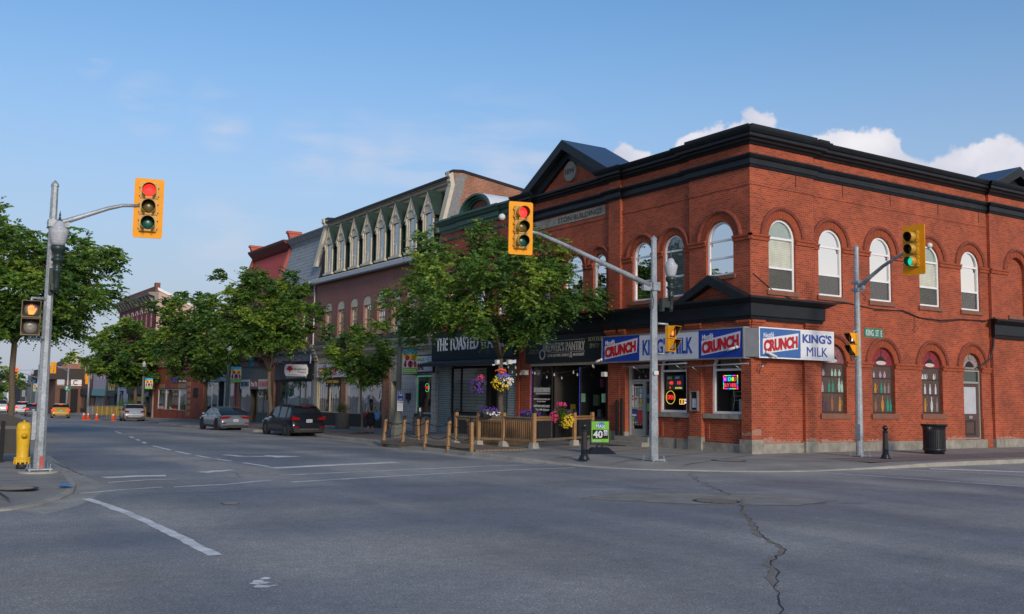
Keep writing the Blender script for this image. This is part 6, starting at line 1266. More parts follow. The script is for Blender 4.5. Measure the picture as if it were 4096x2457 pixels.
def pedhead(P, c, yaw, mode, YEL2=None, YEL=None):
    YEL2 = YEL2 or MATS['signal_housing_yellow']; YEL = YEL or MATS['signal_yellow']
    fr = Frame(c, (-sin(yaw), cos(yaw), 0), (cos(yaw), sin(yaw), 0)); fr.r = Vector((-sin(yaw), cos(yaw), 0))
    for i, z in enumerate((.19, -.19)):
        b = MB(); b.box(fr, -.19, .19, 0, .1, z-.185, z+.185); bo = b.build('signal_housing', YEL2, P)
        b = MB(); b.ring(fr, rect(-.18, .18, z-.175, z+.175), rect(-.16, .16, z-.155, z+.155), .1, .13, closed=True)
        for s in (-1, 1): b.prism(Frame(fr(s*.17, 0, z), fr.n, -fr.r), [(.1, -.16), (.1, .17), (.32, .17), (.24, .0)], -.004, .004)
        b.box(fr, -.17, .17, .1, .33, z+.165, z+.175); b.build('visor', YEL, bo); b = MB()
        for s in (-1, 1): b.prism(Frame(fr(s*.164, 0, z), fr.n, -fr.r), [(.1, -.155), (.1, .165), (.318, .165), (.238, .005)], -.001, .001)
        b.box(fr, -.164, .164, .1, .325, z+.161, z+.164); b.build('visor_lining', mat('visor_black', (.015, .014, .01), .7), bo)
        MB().box(fr, -.16, .16, .1, .104, z-.16, z+.16).build('face_plate', mat('visor_black', (.015, .014, .01), .7), bo)
        d = MB(); d.lathe(fr(0, .104, z), [(.135, 0), (.13, .01), (.05, .02)], 24, ax=Vector(fr.n)); d.build('lens', mat('grey_lens', (.18, .17, .15), .3, var=.2, scale=30), bo)
        if i == 0 and mode == 'hand':
            h = MB()
            for k, (u, l) in enumerate(((-.058, .065), (-.025, .09), (.008, .095), (.041, .075))): h.box(fr, u-.009, u+.009, .125, .13, z-.01, z+l)
            h.prism(fr, [(-.067, z-.015), (.055, z-.015), (.085, z+.03), (.105, z+.02), (.07, z-.07), (.045, z-.11), (-.045, z-.11)], .125, .13)
            h.build('hand_symbol', mat('hand_orange', (1, .2, .03), emit=1.6), bo)
        if i == 0 and mode == 'walk':
            h = MB(); h.ball(fr(0, .125, z+.085), .016, 6)
            for a, b_ in (((0, .06), (0, 0)), ((0, 0), (.035, -.08)), ((0, 0), (-.035, -.08)), ((0, .05), (.04, .01)), ((0, .05), (-.03, .02))): h.tube([fr(a[0], .125, z+a[1]), fr(b_[0], .125, z+b_[1])], .008, 5)
            h.build('walk_symbol', mat('walk_white', (.7, .75, 1), emit=1.6), bo)
        if i == 0 and mode == 'handside':
            h = MB(); h.box(fr, -.03, .04, .125, .13, z-.09, z+.08); h.build('hand_symbol', mat('hand_orange', (1, .2, .03), emit=1.6), bo)
def arm(P, pts, rad): MB().tube([Vector(p) for p in pts], rad, 12).build('mast_arm', GALV, P)
# --- left corner pole
P = T('traffic_signal', 'galvanised signal pole by the yellow hydrant, red light lit, orange hand signal', 'traffic light', (3.03, 23.42, 0))
oct_pole(P, 3.03, 23.42, .03, 6.25, .125, .075)
arm(P, [(3.08, 23.42, 5.42), (3.3, 23.4, 5.5), (3.7, 23.38, 5.68), (4.15, 23.36, 5.88), (4.45, 23.34, 5.98), (4.85, 23.32, 6.02)], [.075, .06, .052, .045, .04, .038])
cl_ = MB(); cl_.xbox(2.93, 3.13, 23.32, 23.52, 5.34, 5.5); cl_.xbox(3.1, 3.36, 23.36, 23.44, 5.36, 5.5); cl_.build('arm_clamp', GALV, P)
signal(P, (5.0, 23.28, 5.97), radians(-103), 'r', 1.38, .64)
lamp_head(P, 3.12, 23.08, 3.98); lb_ = MB(); lb_.xbox(3.02, 3.12, 23.05, 23.34, 3.92, 4.06); lb_.xbox(3.0, 3.1, 23.24, 23.34, 3.85, 4.42); lb_.build('lamp_bracket', DARKGRN, P)
BRZ = mat('dark_bronze_yellow', (.13, .09, .035), .5, var=.3, scale=20); pedhead(P, (2.68, 23.2, 3.29), radians(-97), 'hand', BRZ, BRZ); x = MB(); x.tube([(2.68, 23.25, 3.66), (2.68, 23.28, 3.74), (2.95, 23.34, 3.74)], .03, 8); x.tube([(2.68, 23.25, 2.92), (2.68, 23.28, 2.86), (2.97, 23.34, 2.86)], .03, 8); each(x, 'bracket_pipe', GALV, P)  # this head has a darker bronze housing colour than the others
MB().box(ID, 2.84, 2.92, -23.5, -23.34, .7, 1.3).build('cover_plate', GALV, P); MB().xbox(3.02, 3.1, 23.285, 23.3, .1, .35).build('red_paint_smear', mat('red_smear', (.45, .1, .08), .8, var=.4), P)
# --- corner pole before the brick building
P = T('traffic_signal', 'galvanised signal pole before the store door with long mast arm, red lit over the road', 'traffic light', (18.68, 21.43, 0))
oct_pole(P, 18.68, 21.43, .0, 6.35, .14, .085)
arm(P, [(18.5, 21.42, 5.02), (17.6, 21.4, 5.28), (16.5, 21.38, 5.59), (15.3, 21.36, 5.93), (14.6, 21.34, 6.1), (14.1, 21.33, 6.16)], [.08, .075, .065, .055, .048, .045])
cl_ = MB(); cl_.xbox(18.55, 18.82, 21.3, 21.56, 4.88, 5.12); cl_.xbox(18.25, 18.6, 21.37, 21.47, 4.86, 5.1); cl_.build('arm_clamp', GALV, P)
signal(P, (13.95, 21.28, 6.18), radians(-106), 'r', 1.4, .66)
MB().ball((13.38, 21.3, 6.42), .09, 12).build('detector_camera', CAMW, P)
lamp_head(P, 19.17, 21.25, 4.38); lb_ = MB(); lb_.xbox(18.84, 19.2, 21.22, 21.3, 4.4, 4.58); lb_.xbox(18.8, 18.88, 21.2, 21.36, 4.28, 4.66); lb_.build('lamp_bracket', DARKGRN, P)
pedhead(P, (19.15, 21.32, 3.5), radians(286), 'handside'); x = MB(); x.tube([(18.8, 21.4, 3.93), (19.15, 21.38, 3.93), (19.18, 21.36, 3.85)], .03, 8); x.tube([(18.8, 21.4, 3.06), (19.15, 21.38, 3.06), (19.18, 21.36, 3.13)], .03, 8); each(x, 'bracket_pipe', GALV, P)
MB().xbox(18.56, 18.72, 21.272, 21.285, 2.45, 2.56).build('torn_sticker', CAMW, P); x = MB(); x.tube([(18.5, 21.35, 4.5), (18.38, 21.3, 4.42), (18.42, 21.3, 4.3), (18.54, 21.32, 4.35), (18.56, 21.3, 4.55), (18.5, 21.33, 4.9)], .012, 5); x.build('loose_cable', IRON, P)
# --- side street pole
P = T('traffic_signal', 'galvanised signal pole on the side street pavement with green light lit and street name plate', 'traffic light', (26.69, 20.63, 0))
oct_pole(P, 26.69, 20.63, .0, 6.75, .125, .08, n=12)
arm(P, [(26.69, 20.5, 5.5), (26.68, 20.1, 5.78), (26.67, 19.6, 6.08), (26.66, 19.1, 6.3), (26.65, 18.75, 6.42), (26.64, 18.5, 6.46)], [.08, .065, .055, .05, .045, .042])
cl_ = MB(); cl_.xbox(26.57, 26.81, 20.5, 20.76, 5.35, 5.45); cl_.xbox(26.57, 26.81, 20.5, 20.76, 5.6, 5.7); cl_.xbox(26.63, 26.75, 20.35, 20.6, 5.4, 5.62); cl_.build('arm_clamp', GALV, P)
signal(P, (26.58, 18.42, 6.45), radians(180), 'g', 1.55, .76)
MB().ball((26.75, 18.0, 6.55), .09, 12).build('detector_camera', CAMW, P)
pedhead(P, (26.42, 20.5, 3.6), radians(160), 'walk'); x = MB(); x.tube([(26.65, 20.6, 4.05), (26.4, 20.56, 4.05), (26.38, 20.54, 3.97)], .03, 8); x.tube([(26.65, 20.6, 3.15), (26.4, 20.56, 3.15), (26.38, 20.54, 3.23)], .03, 8); each(x, 'bracket_pipe', GALV, P)
GS = mat('street_sign_green', (.01, .17, .1), .4); fr = rotframe((26.84, 20.5, 0), radians(5))
sg = MB().box(fr, .02, 1.1, -.01, .01, 3.87, 4.17).build('street_name_plate', GS, P); text('KING  ST  E', fr, .1, 1.02, 3.92, 4.12, .01, SW2, sg)
x = MB(); x.tube([(26.72, 20.5, 5.3), (26.76, 20.4, 5.2), (26.84, 20.4, 5.15), (26.8, 20.42, 5.05), (26.72, 20.42, 5.1)], .012, 5); x.build('loose_cable', IRON, P); MB().xbox(26.55, 26.6, 20.5, 20.7, .55, 1.05).build('cover_plate', GALV, P)
# --- hydrant
HY = mat('hydrant_yellow', (.68, .40, .012), .38, var=.12, scale=12)
P = T('fire_hydrant', 'bright yellow fire hydrant with black foot beside the left signal pole', 'fire hydrant', (2.84, 24.65, 0))
MB().lathe((2.84, 24.65, .0), [(.12, -.03), (.12, .16)], 24).build('foot', mat('hydrant_black', (.02, .02, .02), .6, var=.4), P)
MB().lathe((2.84, 24.65, 0), [(.135, .22), (.125, .26), (.132, .5), (.155, .84), (.155, .88), (.158, .89), (.15, .92), (.135, 1.0), (.12, 1.02), (.06, 1.045), (.02, 1.05), (.02, 1.08), (.015, 1.085)], 28).build('barrel', HY, P)
f = MB(); f.lathe((2.84, 24.65, .14), [(.155, .0), (.165, .02), (.165, .05), (.15, .06), (.165, .07), (.165, .1), (.14, .11)], 24)
for k in range(10): a = k*pi/5; f.lathe((2.84+.155*cos(a), 24.65+.155*sin(a), .13), [(.02, -.03), (.02, .0), (.012, .13)], 6)
f.build('bolted_flange', HY, P)
f = MB(); f.lathe((2.84, 24.52, .74), [(.065, 0), (.065, .04), (.05, .055), (.05, .07), (.02, .08), (.022, .12), (.01, .13)], 16, ax=(-.1, -1, 0)); f.build('nozzle_cap', HY, P)
# --- street box behind it
P = T('street_box', 'grey metal street box with sloping lid behind the yellow hydrant', 'bin box', (2.6, 27.2, 0)); bm_ = mat('street_box_grey', (.03, .028, .026), .5, metal=.2, var=.35, scale=2)
fr = Frame((0, 27.0, 0), (1, 0, 0), (0, -1, 0)); MB().prism(fr, [(1.4, .2), (1.4, 1.17), (2.6, 1.17), (2.75, 1.15), (3.2, 1.0), (3.24, .9), (3.22, .2)], -.6, 0).build('box_body', bm_, P)
MB().box(fr, 1.4, 3.22, .0, .012, .8, .88).build('light_rail', mat('street_box_rail', (.1, .1, .1), .4, metal=.4), P); x = MB(); x.box(fr, 2.6, 2.68, .0, .07, 0, 1.0); x.box(fr, 3.2, 3.27, -.1, .02, 0, .75); each(x, 'leg', DRK, P)
MB().box(fr, 1.4, 2.62, .0, .02, .15, .75).build('front_panel', mat('street_box_panel', (.022, .024, .03), .3, var=.3, scale=3), P)
# --- bollards, bin, sandwich board
def bollard(x, y, label):
    t = T('bollard', label, 'bollard', (x, y, walk(x, y)), world=False, group='black cast iron bollards on the corner'); m = mat('gloss_black_iron', (.012, .012, .014), .25, var=.3)
    MB().lathe((0, 0, 0), [(.16, 0), (.16, .05), (.13, .08), (.135, .11), (.1, .14), (.095, .3)], 16).build('base', m, t)
    MB().lathe((0, 0, .3), [(.092, 0), (.075, .5), (.09, .52), (.09, .55), (.05, .58), (.06, .6)], 12, smooth=False).build('shaft', m, t); MB().ball((0, 0, .96), .085, 14).build('ball_cap', m, t)
bollard(17.1, 22.62, 'black cast iron bollard beside the green lottery board'); bollard(26.6, 19.6, 'black cast iron bollard on the side street pavement between signal pole and bin')
P = T('litter_bin', 'black slatted litter bin on the side street pavement', 'bin', (31.05, 20.9, 0), world=False); m = mat('bin_black', (.014, .016, .02), .35, var=.3)
b = MB()
for k in range(40):
    a = k*2*pi/40; c_, s_ = cos(a), sin(a); R_ = .37; pr = [(R_, .18), (R_, .84), (R_+.015, .92), (R_+.07, 1.0)]
    t_ = Vector((-s_, c_, 0))*.02; P_ = []
    for r_, z in pr:
        for q in (-1, 1):
            for dd in (0, -.012): P_.append(Vector(((r_+dd)*c_, (r_+dd)*s_, z))+t_*q)
    b.add(P_, [f for i in range(3) for f in ((4*i, 4*i+2, 4*i+6, 4*i+4), (4*i+1, 4*i+5, 4*i+7, 4*i+3), (4*i, 4*i+4, 4*i+5, 4*i+1), (4*i+2, 4*i+3, 4*i+7, 4*i+6))])
b.build('slats', m, P); MB().lathe((0, 0, .1), [(.33, 0), (.33, .68)], 24).build('liner', m, P); MB().lathe((0, 0, 0), [(.33, 0), (.33, .1), (.385, .12), (.385, .19)], 28).build('base', m, P)
r = MB(); n = 36; r.add([Vector((R_*cos(k*2*pi/n), R_*sin(k*2*pi/n), z)) for z in (1.0, 1.03) for R_ in (.46, .3) for k in range(n)], [f for k in range(n) for f in ((k, (k+1) % n, n+(k+1) % n, n+k), (2*n+k, 3*n+k, 3*n+(k+1) % n, 2*n+(k+1) % n), (k, 2*n+k, 2*n+(k+1) % n, (k+1) % n), (n+k, n+(k+1) % n, 3*n+(k+1) % n, 3*n+k))]); r.build('rim', m, P)
P = T('lottery_board', 'lime green pavement board advertising a 40 million lottery jackpot', 'sign board', (19.52, 25.0, 0)); fr = rotframe((19.52, 25.0, 0), radians(-14))
PL = mat('black_plastic', (.015, .016, .02), .45)
bs = MB(); bs.add([fr(u, d, z) for u, d, z in ((-.46, .3, 0), (.46, .3, 0), (.46, -.3, 0), (-.46, -.3, 0), (-.26, .1, .2), (.26, .1, .2), (.26, -.1, .2), (-.26, -.1, .2))], [(0, 1, 5, 4), (1, 2, 6, 5), (2, 3, 7, 6), (3, 0, 4, 7), (4, 5, 6, 7), (3, 2, 1, 0)]); bs.box(fr, -.12, -.05, -.03, .03, .2, .3); bs.box(fr, .05, .12, -.03, .03, .2, .3); bs.build('base', PL, P)
MB().box(fr, -.33, .33, -.03, .03, .28, 1.04).build('board', PL, P)
fx = MB(); fx.box(fr, -.3, .3, .03, .036, .36, 1.02); pn = fx.build('green_panel', mat('lime_green', (.17, .5, .02), .4, var=.04), P)
MB().prism(fr, [(.0+.17*cos(a*pi/8), .9+.1*sin(a*pi/8)) for a in range(16)], .036, .038).build('blue_globe', mat('globe_blue', (.02, .2, .4), .4), pn); text('MAX', fr, -.15, .17, .83, .94, .04, SW2, pn, bold=.03, slope=-.1); text('Lotto', fr, -.17, 0, .94, .985, .04, SW2, pn, slope=.1)
MB().box(fr, -.27, .28, .036, .04, .47, .76).build('score_panel', DRK, pn); text('40', fr, -.25, .08, .5, .73, .042, SW2, pn, bold=.03); MB().box(fr, .12, .25, .04, .044, .67, .75).build('plus_panel', SW2, pn); text('+', fr, .16, .21, .685, .735, .045, mat('lime_green', (.17, .5, .02)), pn, bold=.03); text('00', fr, .12, .25, .57, .66, .042, SW2, pn, bold=.02); text('MILLIONS', fr, -.26, .02, .385, .43, .037, SW2, pn, bold=.02)
# --- iron gate leaves by the shop door
P = T('folding_gate', 'black folded security gate leaning on the pier beside the shop door', 'gate', K(-6.8, .1, 0)); x = MB(); x.box(K, -6.93, -6.82, .1, .16, .05, 1.72); x.box(K, -6.66, -6.53, .1, .16, .1, 1.78); each(x, 'gate_leaf', DRK, P)
# --- ornamental concrete street lamps
def street_lamp(x, y, label, banner=True, s=1, z=None):
    z = walk(x, y) if z is None else z; t = T('street_lamp', label, 'street lamp', (x, y, z), world=False, group='concrete street lamps along King Street'); cm = mat('green_grey_concrete', (.12, .13, .11), .85, var=.2, scale=15)
    MB().lathe((0, 0, 0), [(.33, 0), (.33, .32), (.29, .4), (.3, .45), (.27, .55), (.18, .8), (.14, 1.05), (.125, 1.3), (.115, 3.9), (.14, 4.0), (.14, 4.1), (.11, 4.12)], 10, smooth=False).build('post', cm, t)
    lamp_head(t, 0, 0, 4.15)
    if banner:
        b = MB(); b.tube([(0, 0, 4.02), (.95, 0, 4.02)], .014, 6); b.tube([(0, 0, 2.85), (.95, 0, 2.85)], .014, 6); each(b, 'banner_arm', DRK, t)
        fr = Frame((.18, -.005, 2.9), (1, 0, 0), (0, -1, 0)); bc = MB().box(fr, 0, .72, 0, .008, 0, 1.08).build('banner', mat('banner_white', (.6, .58, .56), .7), t)
        MB().box(fr, 0, .72, .008, .011, .88, 1.08).build('blue_band', mat('banner_blue', (.02, .35, .6), .7), bc); MB().box(fr, 0, .72, .008, .011, .62, .88).build('yellow_band', mat('banner_yellow2', (.7, .6, .03), .7), bc); MB().box(fr, 0, .72, .008, .011, 0, .26).build('green_band', mat('banner_green', (.16, .4, .03), .7), bc)
        pt = MB(); mats_ = [mat('banner_magenta', (.4, .02, .16), .7), mat('banner_orange', (.6, .12, .02), .7)]
        def petal(u, zc, r, m, up=1): pt.prism(fr, [(u+r*sin(a)*(1 if abs(a) < 2 else .8), zc+r*cos(a)*up) for a in [k*pi/5 for k in range(10)]], .011, .013, m)
        for u, zc, r, m in ((.2, .7, .13, 0), (.52, .7, .13, 1), (.03, .74, .09, 0) if False else (.08, .84, .06, 0), (.36, .42, .16, 0), (.62, .38, .09, 1), (.1, .38, .09, 0)): petal(u, zc, r, m)
        pt.build('petal_print', mats_, bc); fg = MB()
        for u in (.12, .36, .6): fg.prism(fr, [(u-.03, .28), (u-.02, .42), (u-.05, .48), (u-.02, .56), (u, .6), (u+.02, .56), (u+.05, .5), (u+.02, .42), (u+.04, .28)], .014, .016)
        fg.build('dancer_print', DRK, bc); text('Downtown', fr, .08, .64, .15, .21, .011, SW2, bc); text('Bowmanville', fr, .04, .68, .07, .13, .011, SW2, bc); text('DISCOVER', fr, .3, .66, .9, .95, .011, SW2, bc)
    return t
L1 = street_lamp(19.73, 39.94, 'concrete street lamp with colourful banner nearest the rope fence')
pk = MB().box(ID, -.16, .13, .2, .215, 1.2, 2.1).build('parking_sign', SW2, L1); MB().box(ID, -.15, .12, .215, .22, 1.66, 2.09).build('blue_panel', CB1, pk); MB().box(ID, -.1, .07, .22, .224, 1.88, 2.06).build('white_square', SW2, pk); text('P', ID, -.06, .04, 1.89, 2.05, .224, CB1, pk, bold=.03); text('1008', ID, -.09, .07, 1.69, 1.76, .221, SW2, pk); text('PAY HERE', ID, -.13, .1, 1.57, 1.62, .216, DRK, pk)
def clone_lamp(x, y, label): o = dup(L2, (x, y, walk(x, y)), label=label); return o
L2 = street_lamp(20.2, 67.2, 'second concrete street lamp with banner, rising behind the grey sedan')
for x, y, lb in ((22.0, 101.0, 'concrete street lamp before the blue black shop'), (22.5, 122, 'concrete street lamp near the far traffic lights, right side'), ): clone_lamp(x, y, lb)
clone_lamp(16.6, 139, 'far concrete street lamp seen left of the signal pole'); clone_lamp(14.2, 165, 'farthest street lamp with banner beside the trunk of the left tree')
# --- rope fence and boardwalk
WOOD = mat('treated_pine', (.30, .165, .07), .75, var=.2, scale=9); DECK = mat('weathered_deck', (.17, .13, .09), .85, var=.25, scale=6); CAPM = mat('black_post_cap', (.02, .02, .022), .4)
posts = [(16.62, 34.9), (16.5, 33.0), (16.35, 30.95), (16.2, 29.0), (16.1, 27.25)]
P = T('rope_fence', 'low wooden post fence with three black ropes round the kerbside boardwalk', 'fence', (16.4, 31, -.1)); tops = []
def fpost(x, y, lean=0, cap=True, h=1.05):
    z = road(x, y)+.02; a = Vector((x, y, z)); bt = Vector((x+lean, y+lean*.3, z+h)); m = MB(); w = .048
    m.add([a+Vector((sx*w, sy*w, 0)) for sx, sy in ((-1, -1), (1, -1), (1, 1), (-1, 1))]+[bt+Vector((sx*w, sy*w, 0)) for sx, sy in ((-1, -1), (1, -1), (1, 1), (-1, 1))], [(0, 1, 5, 4), (1, 2, 6, 5), (2, 3, 7, 6), (3, 0, 4, 7), (4, 5, 6, 7), (0, 1, 2, 3)]); po = m.build('post', WOOD, P)
    if cap: c = MB(); c.lathe(bt, [(.075, 0), (.075, .05), (.05, .06), (.05, .1), (.105, .105), (.02, .15)], 4, smooth=False, ph=pi/4); c.build('cap', CAPM, po)
    return a, bt
ab = [fpost(x, y, l) for (x, y), l in zip(posts, (.12, .1, .1, .06, -.02))]; ab2 = fpost(18.9, 36.3, -.06)
def rope(p, q, sag=.12, n=8): MB().tube([p+(q-p)*(k/n)+Vector((0, 0, -sag*4*(k/n)*(1-k/n))) for k in range(n+1)], .013, 5).build('rope', DRK, P)
for (a, b), (c, d) in zip(ab, ab[1:]):
    for f_, sg_ in ((.93, .13), (.55, .16), (.22, .06)): rope(a+(b-a)*f_, c+(d-c)*f_, sg_)
for f_, sg_ in ((.93, .12), (.2, .06)): rope(ab[0][0]+(ab[0][1]-ab[0][0])*f_, ab2[0]+(ab2[1]-ab2[0])*f_, sg_)
dk = MB(); dd = .0
for k in range(3):
    for (x0, y0), (x1, y1) in zip(posts, posts[1:]):
        z0, z1 = road(x0, y0)+.03+k*.05, road(x1, y1)+.03+k*.05; o = k*.0; dk.add([Vector(p) for p in ((x0+.03+o, y0, z0), (x1+.03+o, y1, z1), (x1+.03+o, y1, z1+.045), (x0+.03+o, y0, z0+.045), (x0+.13, y0, z0), (x1+.13, y1, z1), (x1+.13, y1, z1+.045), (x0+.13, y0, z0+.045))], [(0, 1, 2, 3), (7, 6, 5, 4), (3, 2, 6, 7), (0, 4, 5, 1)])
dk.build('deck_edge', DECK, P)
dk = MB()
for k in range(14):
    x = 16.2+k*.14; dk.add([Vector(p) for p in ((x+.02, 27.2, .06), (x+.145, 27.2, .06), (x+.45, 34.9, .02), (x+.33, 34.9, .02), (x+.02, 27.2, -.05), (x+.145, 27.2, -.05), (x+.45, 34.9, -.1), (x+.33, 34.9, -.1))], [(0, 1, 2, 3), (0, 4, 5, 1), (1, 5, 6, 2), (3, 2, 6, 7), (0, 3, 7, 4)])
dk.build('deck_boards', DECK, P)
# --- patio railing
P = T('patio_railing', 'wooden patio railing with black balusters on concrete feet outside the brewery', 'railing', (20, 30, 0)); pp = [(18.45, 32.4), (18.6, 31.0), (19.15, 30.15), (19.35, 28.5), (22.1, 29.85), (23.75, 30.9)]
for i, (x, y) in enumerate(pp):
    z = walk(x, y); MB().lathe((x, y, z), [(.2, 0), (.16, .2), (.1, .2)], 4, smooth=False, ph=pi/4).build('concrete_foot', CURB, P); m = MB().xbox(x-.06, x+.06, y-.06, y+.06, z+.18, z+1.22).build('post', WOOD, P)
    if i in (0, 3, 4): c = MB(); c.lathe((x, y, z+1.22), [(.09, 0), (.09, .05), (.06, .06), (.06, .1), (.12, .105), (.02, .15)], 4, smooth=False, ph=pi/4); c.build('cap', CAPM, m)
for i, ((x0, y0), (x1, y1)) in enumerate(zip(pp, pp[1:])):
    a, b = Vector((x0, y0)), Vector((x1, y1)); L_ = (b-a).length; fr = Frame((x0, y0, walk(x0, y0)), ((b-a)/L_).to_3d(), (0, 0, 0)); fr.n = Vector((fr.r.y, -fr.r.x, 0))
    MB().box(fr, .06, L_-.06, -.07, .07, 1.05, 1.1).box(fr, .06, L_-.06, -.02, .02, .95, 1.05).build('top_rail', WOOD if i > 2 else DECK, P); MB().box(fr, .06, L_-.06, -.03, .03, .24, .32).build('bottom_rail', DECK, P); bl = MB()
    for k in range(1, int(L_/.11)): bl.box(fr, k*.11-.008, k*.11+.008, -.008, .008, .3, .97)
    bl.build('balusters', DRK, P)
# --- slatted planter box round the street tree
P = T('slatted_tree_box', 'upright pine slat box round the street tree trunk inside the patio', 'planter', (20.5, 32.2, -.04)); sl = MB()
for (x0, y0), (x1, y1) in (((19.6, 31.0), (21.4, 31.6)), ((19.6, 31.0), (19.2, 32.9))):
    a, b = Vector((x0, y0)), Vector((x1, y1)); L_ = (b-a).length; fr = Frame((x0, y0, -.05), ((b-a)/L_).to_3d(), (0, 0, 0)); fr.n = Vector((fr.r.y, -fr.r.x, 0))
    for k in range(int(L_/.1)): sl.box(fr, k*.1, k*.1+.07, -.02, .02, 0, 1.02)
    sl.box(fr, 0, L_, -.05, -.02, .1, .2); sl.box(fr, 0, L_, -.05, -.02, .85, .95)
sl.build('slats', WOOD, P)
# --- meter, planters
P = T('parking_meter', 'black pay meter head on a post beside the rope fence', 'parking meter', (20.17, 38.65, walk(20.17, 38.65)), world=False); MB().lathe((0, 0, 0), [(.09, 0), (.09, .04), (.035, .06), (.035, .85)], 10).build('post', DRK, P); m = MB(); m.lathe((0, 0, .8), [(.05, 0), (.11, .12), (.13, .2), (.13, .55), (.1, .6)], 12); m.build('meter_head', PL, P); MB().box(ID, -.12, -.04, .12, .135, 1.2, 1.35).build('label_plate', CAMW, P)
PEB = mat('pebble_concrete', (.17, .14, .12), .95, var=.35, scale=40)
def pot(x, y, r, h, label, plant=True):
    t = T('stone_planter', label, 'planter', (x, y, walk(x, y)), world=False); MB().lathe((0, 0, 0), [(r*.9, 0), (r*.93, h*.05), (r, h*.95), (r*1.03, h), (r*.85, h), (r*.82, h*.85)], 16).build('pot', PEB, t); return t
pot(22.0, 42.0, .42, .85, 'round pebble concrete planter before the white tiled shop'); pot(22.6, 52.9, .42, .85, 'round pebble concrete planter with green plant behind the black car')
# far street pieces
P = T('traffic_signal', 'far traffic light pole with back of yellow signal, right of the yellow car', 'traffic light', (19.5, 130, -1.1)); MB().lathe((19.5, 130, -1.1), [(.15, 0), (.09, 6.2)], 8).build('pole', GALV, P); MB().tube([(19.5, 130, 4.1), (18.8, 130, 4.6), (17.9, 130, 4.75)], [.07, .05, .045], 8).build('mast_arm', GALV, P)
fr = Frame((17.78, 130, 4.55), (1, 0, 0), (0, -1, 0)); MB().box(fr, -.33, .33, .0, .03, -.68, .68).build('backplate', YEL, P); MB().box(fr, -.19, .19, -.3, 0, -.58, .58).build('signal_housing', YEL2, P); MB().tube([(17.82, 129.9, 4.0), (17.82, 129.9, 5.0)], .03, 6).build('mounting_tube', GALV, P)
P2 = T('parking_disc_sign', 'round green parking sign with white P and arrow on the far signal pole', 'sign', (19.5, 129.7, 2.1)); fr = Frame((19.5, 129.8, 2.1), (1, 0, 0), (0, -1, 0)); MB().lathe(fr(0, 0, 0), [(.37, 0), (.37, .03)], 20, ax=fr.n, smooth=False).build('disc', GS, P2); text('P', fr, -.22, .02, -.18, .22, .03, SW2, P2, bold=.04); MB().box(fr, -.05, .2, .03, .035, -.2, -.16).build('arrow', SW2, P2)
P = T('traffic_signal', 'far traffic light with red lit seen behind the trunk of the left tree', 'traffic light', (16.3, 131, -1.1)); MB().lathe((16.35, 131, -1.1), [(.15, 0), (.09, 6)], 8).build('pole', GALV, P); MB().tube([(16.35, 131, 3.3), (15.2, 131, 3.6), (14.1, 131, 4.0)], [.07, .05, .04], 8).build('mast_arm', GALV, P); fr = Frame((13.85, 131, 3.85), (1, 0, 0), (0, -1, 0)); MB().box(fr, -.25, .25, 0, .03, -.65, .65).build('backplate', YEL, P); MB().box(fr, -.19, .19, .03, .2, -.55, .55).build('signal_housing', YEL2, P); MB().lathe(fr(0, .2, .36), [(.14, 0), (.1, .04)], 12, ax=fr.n).build('lens', LENSL['r'], P); x = MB(); x.lathe(fr(0, .2, 0), [(.14, 0), (.1, .03)], 12, ax=fr.n); x.lathe(fr(0, .2, -.36), [(.14, 0), (.1, .03)], 12, ax=fr.n); each(x, 'lens', LENSD['k'], P)
P = T('traffic_signal', 'far yellow traffic light half hidden in the leaves before the white fronted shop', 'traffic light', (21.5, 112, -1)); MB().lathe((20.9, 124, -1.05), [(.15, 0), (.09, 5.5)], 8).build('pole', GALV, P); MB().box(ID, 20.5, 21.0, -124.2, -124.1, 2.6, 4.0).build('backplate', YEL, P)
P = T('overhead_wires', 'thin black wires strung across the far end of the street', 'wires', (14, 140, 5)); x = MB()
for z0, z1, y in ((4.2, 4.3, 150), (3.75, 3.55, 150), (2.9, 2.7, 140), (4.9, 5.0, 160)): x.tube([(8+(16*k/8), y, z0+(z1-z0)*k/8-.25*(1-(k/4-1)**2)) for k in range(9)], .02, 4)
each(x, 'wire', DRK, P)
ORG = mat('cone_orange', (.8, .09, .015), .5)
cone0 = None
for k, (x, y, lb) in enumerate(((17.95, 108.5, 'orange traffic cone at the left end of the yellow hoarding'), (18.25, 107.8, 'orange traffic cone just right of the leftmost one'), (18.75, 106, 'orange traffic cone before the middle of the yellow hoarding'), (19.65, 102.5, 'orange traffic cone nearest the silver SUV'))):
    if k == 0:
        cone0 = T('traffic_cone', lb, 'traffic cone', (x, y, road(x, y)), world=False, group='orange cones along the yellow hoarding'); MB().lathe((0, 0, .04), [(.2, 0), (.045, .68), (.03, .7)], 14).build('cone', ORG, cone0); MB().xbox(-.24, .24, -.24, .24, 0, .045).build('base', ORG, cone0); MB().lathe((0, 0, .48), [(.108, 0), (.08, .13)], 14).build('reflective_band', WHT, cone0)
    else: dup(cone0, (x, y, road(x, y)), label=lb)
P = T('patio_hoarding', 'long yellow fabric hoarding on a frame along the far kerb', 'barrier', (19.5, 110, -.9)); 
a, b = Vector((18.6, 110.5)), Vector((21.6, 97.5)); L_ = (b-a).length; fr = Frame((a.x, a.y, -.98), ((b-a)/L_).to_3d(), (0, 0, 0)); fr.n = Vector((fr.r.y, -fr.r.x, 0))
MB().box(fr, 1.9, L_, 0, .03, .35, 1.28).build('yellow_sheet', mat('hoarding_yellow', (.4, .26, .03), .8, var=.3, scale=1.5), P); MB().box(fr, 0, 1.9, 0, .03, .2, 1.2).build('grey_sheet', mat('hoarding_grey', (.25, .23, .23), .8), P); x = MB()
